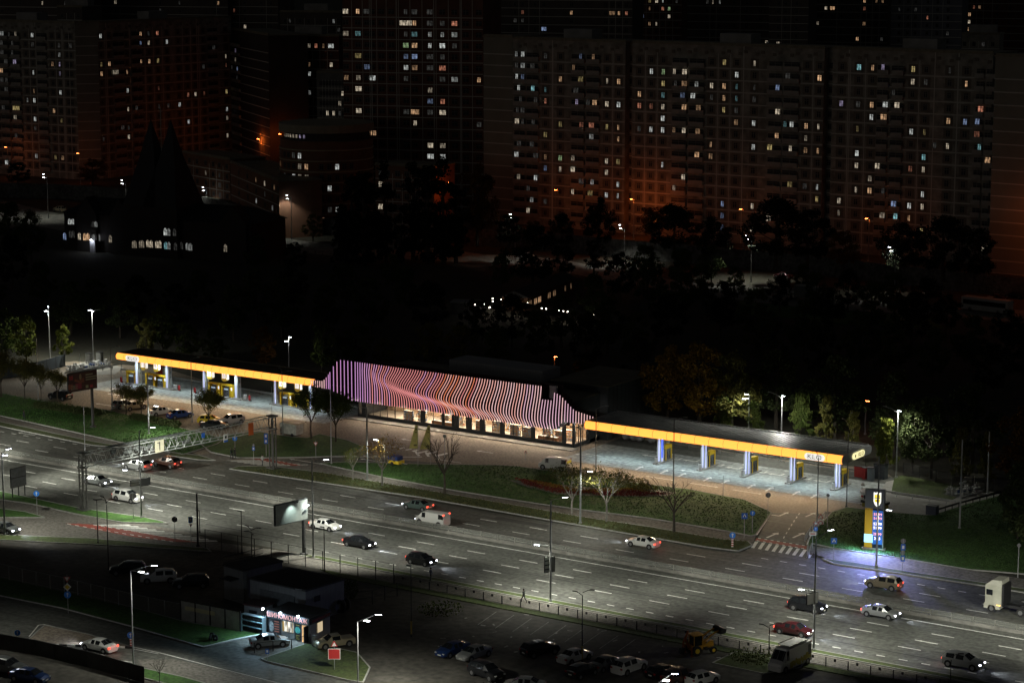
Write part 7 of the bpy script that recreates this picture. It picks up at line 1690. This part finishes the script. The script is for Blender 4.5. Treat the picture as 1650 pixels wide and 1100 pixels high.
facade('residential_tower','dark red-brown high-rise tower in the middle, rising out of the picture','tower block', a, b, zt_, 0, 18, 24, 3.14, up(G(600,354),19), (559,578.5,593,601,616,632,655,669,693.5,713.5,733,751,772), (), K2, wall=M_brick, patches=False, crown=False, ww=1.7, seams=(600,640,700,744), extra=False)
# --- dark blocks behind
K4 = conv(400,0,.25454,[(208,263,'cW'),(318,263,'cW'),(375,217,'w-'),(435,217,'r'),(485,217,'o-'),(546,213,'cW'),(213,343,'r+'),(213,388,'p-'),(340,385,'d'),(506,385,'w'),(215,437,'w-'),(345,433,'o'),(393,433,'o-'),(143,461,'w-'),(343,480,'wW'),(398,480,'c'),(280,436,'d'),(275,577,'d'),(345,572,'c-'),(398,572,'c-'),(145,607,'b')])
far_ = lambda px, k: G(px, 395 - k)
def farblock(x0, x1, ybase, ytop, label, lits, cols, wall=M_brick, **kw):
    a = G(x0, ybase); b = G(x1, ybase + (x1-x0)*.03); zt_ = up(a, ytop)
    return facade('apartment_block', label, 'apartment block', a, b, zt_, 0, 16, int(zt_/3), 3.0, zt_-3, cols, (), lits, wall=wall, patches=False, crown=False, **kw)
M_dk = mat('dark_plaster', (.1,.085,.075), .9, var=.2, vs=.2)
farblock(434,549,300,58,'dark red block with scattered bright windows between left wing and tower',K4,(440,453,468,481,488,500,511,523,535),wall=mat('dim_red_plaster',(.1,.04,.03),.9,var=.2,vs=.2))
farblock(455,552,262,20,'far dark block topped by a pale lit storey behind the red one',conv(400,0,.25454,[(280,130,'d'),(545,133,'c-'),(590,190,'d')]),(462,470,486,500,520,540,548),wall=M_dk)
farblock(790,1017,250,-60,'dark high-rise behind the left section of the long block',conv(800,0,.25454,[(10,160,'o'),(290,163,'bW'),(480,97,'o'),(715,95,'o-W'),(778,92,'o'),(824,85,'r'),(145,90,'r-'),(120,150,'d'),(160,150,'d'),(175,213,'d'),(60,225,'w-')]),(803,830,842,862,876,920,975,985,996,1008),wall=M_dk)
farblock(1018,1096,225,-60,'red far tower full of small lit windows near the top middle',conv(800,0,.25454,[(883,10,'w-'),(960,10,'y-'),(1005,10,'w'),(1045,12,'c'),(1135,10,'d'),(963,48,'o-'),(1045,48,'r'),(1085,47,'g+'),(880,80,'w'),(1085,82,'w'),(900,117,'b-'),(935,117,'b-'),(965,150,'o-'),(1005,152,'w')]),(1024,1034,1045,1056,1066,1076,1088),wall=M_brick)
farblock(1105,1235,235,-60,'dark far tower right of the red far tower',conv(800,0,.25454,[(1325,10,'d'),(1360,10,'w-'),(1403,10,'c-')])+[(1251-16,66,'w')],(1137,1146,1157,1180,1200,1222),wall=M_dk)
farblock(1300,1425,222,-60,'dark far tower with one big bright window near the top right',conv(1200,0,.27273,[(505,30,'oW'),(690,15,'o'),(760,12,'o-'),(797,10,'o-'),(690,70,'r-'),(715,123,'o-'),(418,145,'w-'),(652,236,'o'),(795,228,'d'),(480,38,'w')]),(1314,1337,1352,1378,1388,1395,1407,1417),wall=M_dk)
farblock(1235,1298,245,-60,'slim dark tower between two far towers',conv(1200,0,.27273,[(188,243,'w'),(415,90,'d'),(135,243,'d')]),(1251,1262,1280),wall=M_dk)
farblock(1430,1543,232,-60,'greyish far tower near the top right with balconies',conv(1200,0,.27273,[(900,45,'d'),(990,45,'d'),(1060,98,'r+'),(1180,190,'d')]),(1444,1458,1470,1489,1505,1522),wall=mat('blue_grey_plaster',(.15,.16,.19),.9,var=.2,vs=.2))
farblock(1545,1660,215,-60,'dark red far tower at the top right edge with small orange windows',conv(1200,0,.27273,[(1303,100,'o'),(1307,133,'w'),(1330,157,'o'),(1410,47,'o-'),(1355,50,'r-'),(1360,185,'w-')]),(1556,1563,1572,1585,1600,1620),wall=M_brick)
farblock(1542,1602,300,56,'pale low block peeping over the right section roof',conv(1200,0,.27273,[(1290,297,'y-'),(1390,250,'d')]),(1550,1565,1580,1595),wall=M_panel)
farblock(-40,140,240,-60,'far dark block at the top left corner',conv(0,0,.25454,[(293,10,'w'),(440,5,'d')]),(10,40,75,112),wall=M_dk)
farblock(150,372,235,-60,'far dark block over the left wing roof',conv(0,0,.25454,[(755,30,'w-'),(1035,55,'d'),(1155,35,'d'),(1400,8,'o')]),(192,230,263,294,350,356),wall=M_dk)
farblock(375,452,240,-60,'far narrow dark block left of the pale lit storey',conv(0,0,.25454,[(1495,60,'r-'),(1558,193,'w')]),(381,398,425,440),wall=M_dk)
farblock(100,140,262,12,'low grey far block behind the left block roof',conv(0,0,.25454,[(105,65,'o')]),(106,120,132),wall=M_dk)
# --- orange-lit hall
a = G(432,262); b = G(516,266); oh = facade('long_hall','orange lamp-lit hall with a bright strip window','building', a, b, up(a,166), 0, 14, 1, 3, 5, (), (), (), wall=mat('lamp_tinted_render',(.5,.3,.15),.9,var=.15,vs=.15), patches=False, crown=False, joints=False, extra=False)  # wall colour carries the orange lamp glow
D_ = (b-a).normalized()
for x0, x1 in ((483,500),(502,517)):
    u0, z = wall_hit(a, D_.xy, x0, 191); u1, _ = wall_hit(a, D_.xy, x1, 192); link('window', window_mesh(u1-u0, 1.5, lit('w-')), oh, ((u0+u1)/2,0,z))
# --- stepped office tiers left of the tower
kk = conv(400,0,.25454,[(590,612,'w'),(583,680,'w-'),(512,748,'w'),(542,748,'w'),(590,748,'d')])
farblock(513,556,330,118,'stepped grey office tier beside the red tower',kk,(518,523,528,533,538,543,548,553),wall=mat('grey_plaster',(.16,.16,.15),.9,var=.2,vs=.2),extra=False)
# --- round building
c0 = G(528, 366); c0.z = 0; rr_ = 13.0
rd = thing('round_building', 'round brick apartment building with pale bands and a drum top', 'building', (c0.x, c0.y, 0))
M_rb = mat('round_brick', (.2,.1,.06), .9, var=.2, vs=.3); M_band = mat('pale_band', (.42,.38,.26), .85)
hr = up(G(528,383), 234)
ctr_h = [(rr_, 0, hr), ]
MB().lathe([(rr_,0),(rr_,hr)],n=40).build('wall', M_rb, rd)
m = MB(); zf = [2.2+k*2.95 for k in range(int(hr/2.95))]
for z in zf: m.lathe([(rr_+.25,z-.3),(rr_+.3,z),(rr_+.1,z+.02)],n=40)
m.build('band', M_band, rd)
MB().lathe([(rr_-1.2,hr),(rr_-1.2,hr+2.2)],n=40).build('top_storey', mat('dark_band_wall',(.05,.045,.04),.8), rd)
MB().lathe([(rr_+.3,hr+2.2),(rr_+.3,hr+4.4),(rr_*.6,hr+4.8)],n=40).build('roof_drum', mat('drum_render',(.3,.27,.2),.9,var=.1,vs=.3), rd)
rn = random.Random(9); n = 0
wmw = {k: window_mesh(1.15, 1.55, (M_dwin if k is None else lit(k))) for k in (None,'w','w-','o','c','d')}
for i, z in enumerate(zf[:-1] if len(zf) > 7 else zf):
    for k in range(17):
        a_ = -math.pi/2 + (-.1) + (k-8)*.165
        if k % 6 == 5: continue
        key = rn.choice((None,)*14 + ('d','w-','d','w-','c','o'))
        if n < 99:
            o_ = link('window', wmw[key], rd, ((rr_+.03)*math.cos(a_), (rr_+.03)*math.sin(a_), z+1.3)); o_.rotation_euler = (0,0,a_+math.pi/2); n += 1
for k in range(9):
    a_ = -math.pi/2 - .75 + k*.11; o_ = link('window', window_mesh(.7,1.0,lit('w' if k<7 else 'p')), rd, ((rr_-1.15)*math.cos(a_), (rr_-1.15)*math.sin(a_), hr+1.2)); o_.rotation_euler = (0,0,a_+math.pi/2)
# entrance of the round building
m = MB(); m.box((-4.6,-rr_-1.0,1.3),(.5,.5,2.6)); m.box((-2.0,-rr_-1.2,1.3),(.5,.5,2.6)); m.box((-3.3,-rr_-.6,2.8),(4.2,1.8,.25)); m.build('portico', mat('white_pilaster',(.6,.6,.55),.7), rd)
MB().box((-3.3,-rr_-.15,1.2),(1.8,.3,2.2)).build('door', glow('lit_entrance',(1,.9,.7),.7), rd)
lamp_light('POINT', rd, (-3.3,-rr_-2.0,2.6), 700, (1,.93,.8), .2)
# wings: left low curved wing & right wing
K5 = conv(400,260,.25454,[(57,95,'o'),(108,95,'w'),(165,98,'o-'),(53,240,'c-'),(118,240,'d'),(145,320,'c-')])+conv(0,260,.25454,[(1315,60,'w-'),(1385,65,'d'),(1628,95,'o'),(1625,240,'c'),(1390,140,'d'),(1390,215,'d'),(1622,340,'d')])
def lowwing(p, q, ytop, label, cols, lits):
    a = G(*p); b = G(*q); z_ = up(a, ytop)
    return facade('brick_house', label, 'building', a, b, z_, 0, 12, max(1,int(z_/3.0)), 2.95, z_-2.0, cols, (), lits, wall=M_rb, patches=False, crown=False, ww=1.4, extra=False)
lowwing((296,330),(372,345),246,'left brick wing behind the back road lamps',(304,316,330,342,352,364),K5)
lowwing((373,346),(451,384),262,'brick wing joined to the round building',(383,397,411,425,437,446),K5)
lowwing((606,398),(700,404),266,'brick wing right of the round building behind the poplars',(612,624,640,655,670,685),conv(400,260,.25454,[(800,170,'w'),(800,250,'w'),(790,95,'d')]))
# --- twin-spired brick school
b0 = G(105,402); b1 = G(405,425); d = (b1-b0); L_ = d.length
sc_ = thing('twin_spired_school', 'dark castle-like school with twin steep spires and pointed windows', 'school', (b0.x, b0.y, 0), math.atan2(d.y, d.x))
M_sb = mat('sooty_brick', (.035,.03,.027), .9, var=.2, vs=.5); M_sr = mat('slate_roof', (.012,.013,.016), .7, var=.2, vs=.5)
Dx = (b1-b0).normalized().xy
def su(px, py): return wall_hit(b0, Dx, px, py)
hw_ = su(250,352)[1]
MB().box((L_/2,8,hw_/2),(L_,16,hw_)).build('wall', M_sb, sc_)
def hip(x0, x1, y0, y1, z0, z1, ins, mat_, nm='roof'):
    m = MB(); xm0, xm1 = x0+ins, x1-ins; ym = (y0+y1)/2
    m.add([(x0,y0,z0),(x1,y0,z0),(x1,y1,z0),(x0,y1,z0),(xm0,ym,z1),(xm1,ym,z1)],[(0,1,5,4),(1,2,5),(2,3,4,5),(3,0,4),(3,2,1,0)]); return m.build(nm, mat_, sc_)
hip(-.5,L_+.5,-.5,16.5,hw_,hw_+3.5,5,M_sr)
# central pavilion with big steep roof and twin spires
uc, _ = su(247,380); zt1 = su(247,190)[1]; half = 8.5
MB().box((uc,5,hw_/2+1.5),(2*half,13,hw_+3)).build('pavilion_wall', M_sb, sc_)
zt1 = min(zt1, 46)
for s in (-1,1):
    m = MB(); cxx = uc + s*3.1; zz0 = hw_+3; m.add([(cxx-5.2,-1.5,zz0),(cxx+5.2,-1.5,zz0),(cxx+5.2,11,zz0),(cxx-5.2,11,zz0),(cxx-2.2,2.5,zt1*.72),(cxx+2.2,2.5,zt1*.72),(cxx+2.2,6.5,zt1*.72),(cxx-2.2,6.5,zt1*.72),(cxx,4.5,zt1-.6)],[(0,1,5,4),(1,2,6,5),(2,3,7,6),(3,0,4,7),(4,5,8),(5,6,8),(6,7,8),(7,4,8),(3,2,1,0)]); m.build('spire', M_sr, sc_)
MB().tube([(uc,4.5,zt1*.7),(uc,4.5,zt1+2.4)],.12,5).box((uc,4.5,zt1+1.3),(1.4,.12,.12)).build('mast', mat('greenish_mast',(.25,.4,.4),.6), sc_)
for px, w_ in ((143,3.2),(196,3.0),(378,4.0)):
    u = su(px, 380)[0]; zg = hw_+4.5
    m = MB(); m.add([(u-w_,-.9,0),(u+w_,-.9,0),(u+w_,-.9,hw_),(u,-.9,zg),(u-w_,-.9,hw_),(u-w_,3,0),(u+w_,3,0),(u+w_,3,hw_),(u,3,zg),(u-w_,3,hw_)],[(0,1,2,3,4),(9,8,7,6,5),(1,6,7,2),(2,7,8,3),(3,8,9,4),(4,9,5,0)]); m.build('gable_front', M_sb, sc_)
def arch_mesh(w_, h_, mm):
    m = MB(); m.add([(-w_/2,0,-h_/2),(w_/2,0,-h_/2),(w_/2,0,h_*.25),(w_*.2,0,h_*.45),(0,0,h_/2),(-w_*.2,0,h_*.45),(-w_/2,0,h_*.25)],[tuple(range(7))]); m.box((0,-.01,0),(.08,.03,h_),m=1); m.box((0,-.01,0),(w_,.03,.07),m=1); return m.mesh('window',[mm, M_sb])
for px, py, code in conv(0,260,.25454,[(441,380,'c'),(461,380,'c'),(603,395,'d'),(621,395,'c-'),(410,473,'b'),(447,460,'d'),(464,460,'d'),(497,468,'w'),(517,470,'w'),(550,474,'o+'),(571,474,'o+'),(605,480,'c-'),(625,480,'c-'),(712,487,'w-'),(868,520,'w-'),(878,520,'w-'),(912,518,'w-'),(925,518,'w-'),(958,515,'w'),(980,517,'w'),(1015,520,'w'),(1034,520,'w'),(1068,440,'c'),(1090,442,'c-'),(1127,444,'d'),(1071,527,'t'),(1091,528,'c-'),(1133,533,'d'),(1149,533,'d'),(1186,538,'c-'),(1207,540,'c-'),(1440,545,'w-')]):
    u, z = su(px, py); link('window', arch_mesh(.95,1.9 if py > 370 else 1.5, lit(code)), sc_, (u, -.93 if any(abs(u-su(q,380)[0]) < w_ for q,w_ in ((143,3.2),(196,3.0),(378,4.0))) else (-1.55 if abs(u-uc) < half else -.06), z))
u, z = su(156,415); MB().box((u,-1.5,1.6),(1.6,.4,3.2)).build('porch', mat('porch_stone',(.3,.3,.32),.8), sc_); lamp_light('POINT', sc_, (u,-2.4,3.2), 90, (.8,.85,1), .1); MB().box((u,-2.2,3.4),(.3,.3,.12)).build('porch_lamp', E_led, sc_)
# --- garden cafe in the park
cf = thing('garden_cafe', 'low timber garden cafe with warm lit windows in the dark park', 'cafe', (*G(850,503).xy,0), math.atan2((G(925,470)-G(850,503)).y,(G(925,470)-G(850,503)).x)); Lc = (G(925,470)-G(850,503)).length
MB().box((Lc/2,3,1.6),(Lc,6,3.2)).build('wall', mat('timber_wall',(.1,.05,.025),.8,var=.2,vs=1), cf)
m = MB(); m.add([(-.5,-.6,3.2),(Lc+.5,-.6,3.2),(Lc+.5,6.5,3.2),(-.5,6.5,3.2),(-.5,3,4.6),(Lc+.5,3,4.6)],[(0,1,5,4),(2,3,4,5),(0,4,3),(1,2,5),(3,2,1,0)]); m.build('roof', M_sr, cf)
for k,x in enumerate((1.5,5.0,7.6,14,17.5,25,29)):
    if x < Lc-1: link('window', window_mesh(2.0 if k<5 else .9,1.3,lit('o' if k in (1,2) else 'o-')), cf, (x,-.02,1.7))
cab = thing('garden_hut', 'small whitish hut with a pale roof in the park by the string lights', 'hut', (*G(752,505).xy,0), .4)
MB().box((0,0,1.3),(6,3.5,2.6)).build('wall', mat('hut_wall',(.08,.08,.08),.8,var=.3,vs=1), cab); MB().box((0,0,2.7),(6.6,4.2,.18)).build('roof', mat('pale_hut_roof',(.3,.3,.3),.7), cab)
wk = thing('canvas_pavilion', 'small orange-lit pavilion between the hut and the cafe', 'pavilion', (*G(843,500).xy,0), .3)
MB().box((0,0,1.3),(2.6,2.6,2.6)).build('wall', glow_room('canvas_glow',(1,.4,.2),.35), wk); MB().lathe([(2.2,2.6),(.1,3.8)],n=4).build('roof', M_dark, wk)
for k,(px,py,w_) in enumerate(((800,512,5),(846,510,6),(890,522,7),(935,516,7),(968,520,5))):
    p_ = G(px,py); um = thing('garden_umbrella', 'big black garden parasol below the string lights, %s from the left' % ORD[k], 'parasol', (p_.x,p_.y,0),0,'black garden parasols'); MB().tube([(0,0,0),(0,0,2.8)],.06,6).build('pole', M_dark, um); MB().lathe([(w_*.45,2.2),(w_*.2,2.8),(.05,3.1)],n=8).build('canopy', mat('black_canvas',(.012,.012,.014),.9), um)
gb_l = []
E_bulb = glow('garden_bulb', (1,.88,.75), 14)
for k,(x,y) in enumerate(((195,308),(226,297),(234,336),(305,347),(336,329),(389,365),(428,359),(474,355),(421,269),(422,300),(513,283),(557,288),(676,335),(719,342),(765,347),(769,289),(793,319),(943,373),(990,379),(1128,398),(1173,404),(1218,410),(1452,440),(1498,447))):
    px, py = 730+x*.1515, 440+y*.1515; p_ = G(px, py+18)
    s_ = thing('garden_lamp', 'small warm bulb lamp of the park cafe, %s from the left in the row' % ORD[k], 'lamp', (p_.x,p_.y,0),0,'small bulb lamps around the park cafe'); h_ = up(p_,py)
    MB().tube([(0,0,0),(0,0,h_)],.03,4).build('pole', M_dark, s_); MB().lathe([(.03,h_-.12),(.14,h_),(.03,h_+.12)],n=8).build('bulb', E_bulb, s_)
    if k % 4 == 0: lamp_light('POINT', s_, (0,-.3,h_-.3), 60, (1,.85,.65), .1)
# long vehicle and bus on the back road at right
t = thing('parked_bus', 'white bus parked on the back road at the far right', 'bus', (*G(1590,503).xy,.05), R(172))
MB().box((0,0,1.7),(11.5,2.5,2.7)).build('body', mat('bus_white',(.5,.5,.48),.5), t); MB().box((0,1.26,2.0),(10.5,.03,1.0)).box((0,-1.26,2.0),(10.5,.03,1.0)).build('windows', M_cglass, t); wheels(t,-3.5,1.2,.45); wheels(t,3.5,1.2,.45)
t = thing('box_lorry', 'box lorry parked on the back road behind the green tree', 'lorry', (*G(1297,484).xy,.05), R(172))
MB().box((-.8,0,2.0),(6,2.4,2.6)).build('box_body', mat('lorry_box_grey',(.16,.17,.16),.7), t); MB().box((-.8,0,3.33),(6,2.4,.08)).build('box_roof', mat('lorry_box_top',(.4,.4,.38),.7), t); MB().box((3.2,0,1.4),(1.8,2.2,1.9)).build('cab', mat('cab_white',(.5,.5,.48),.5), t); wheels(t,-2.5,1.1,.45); wheels(t,3.0,1.1,.45)
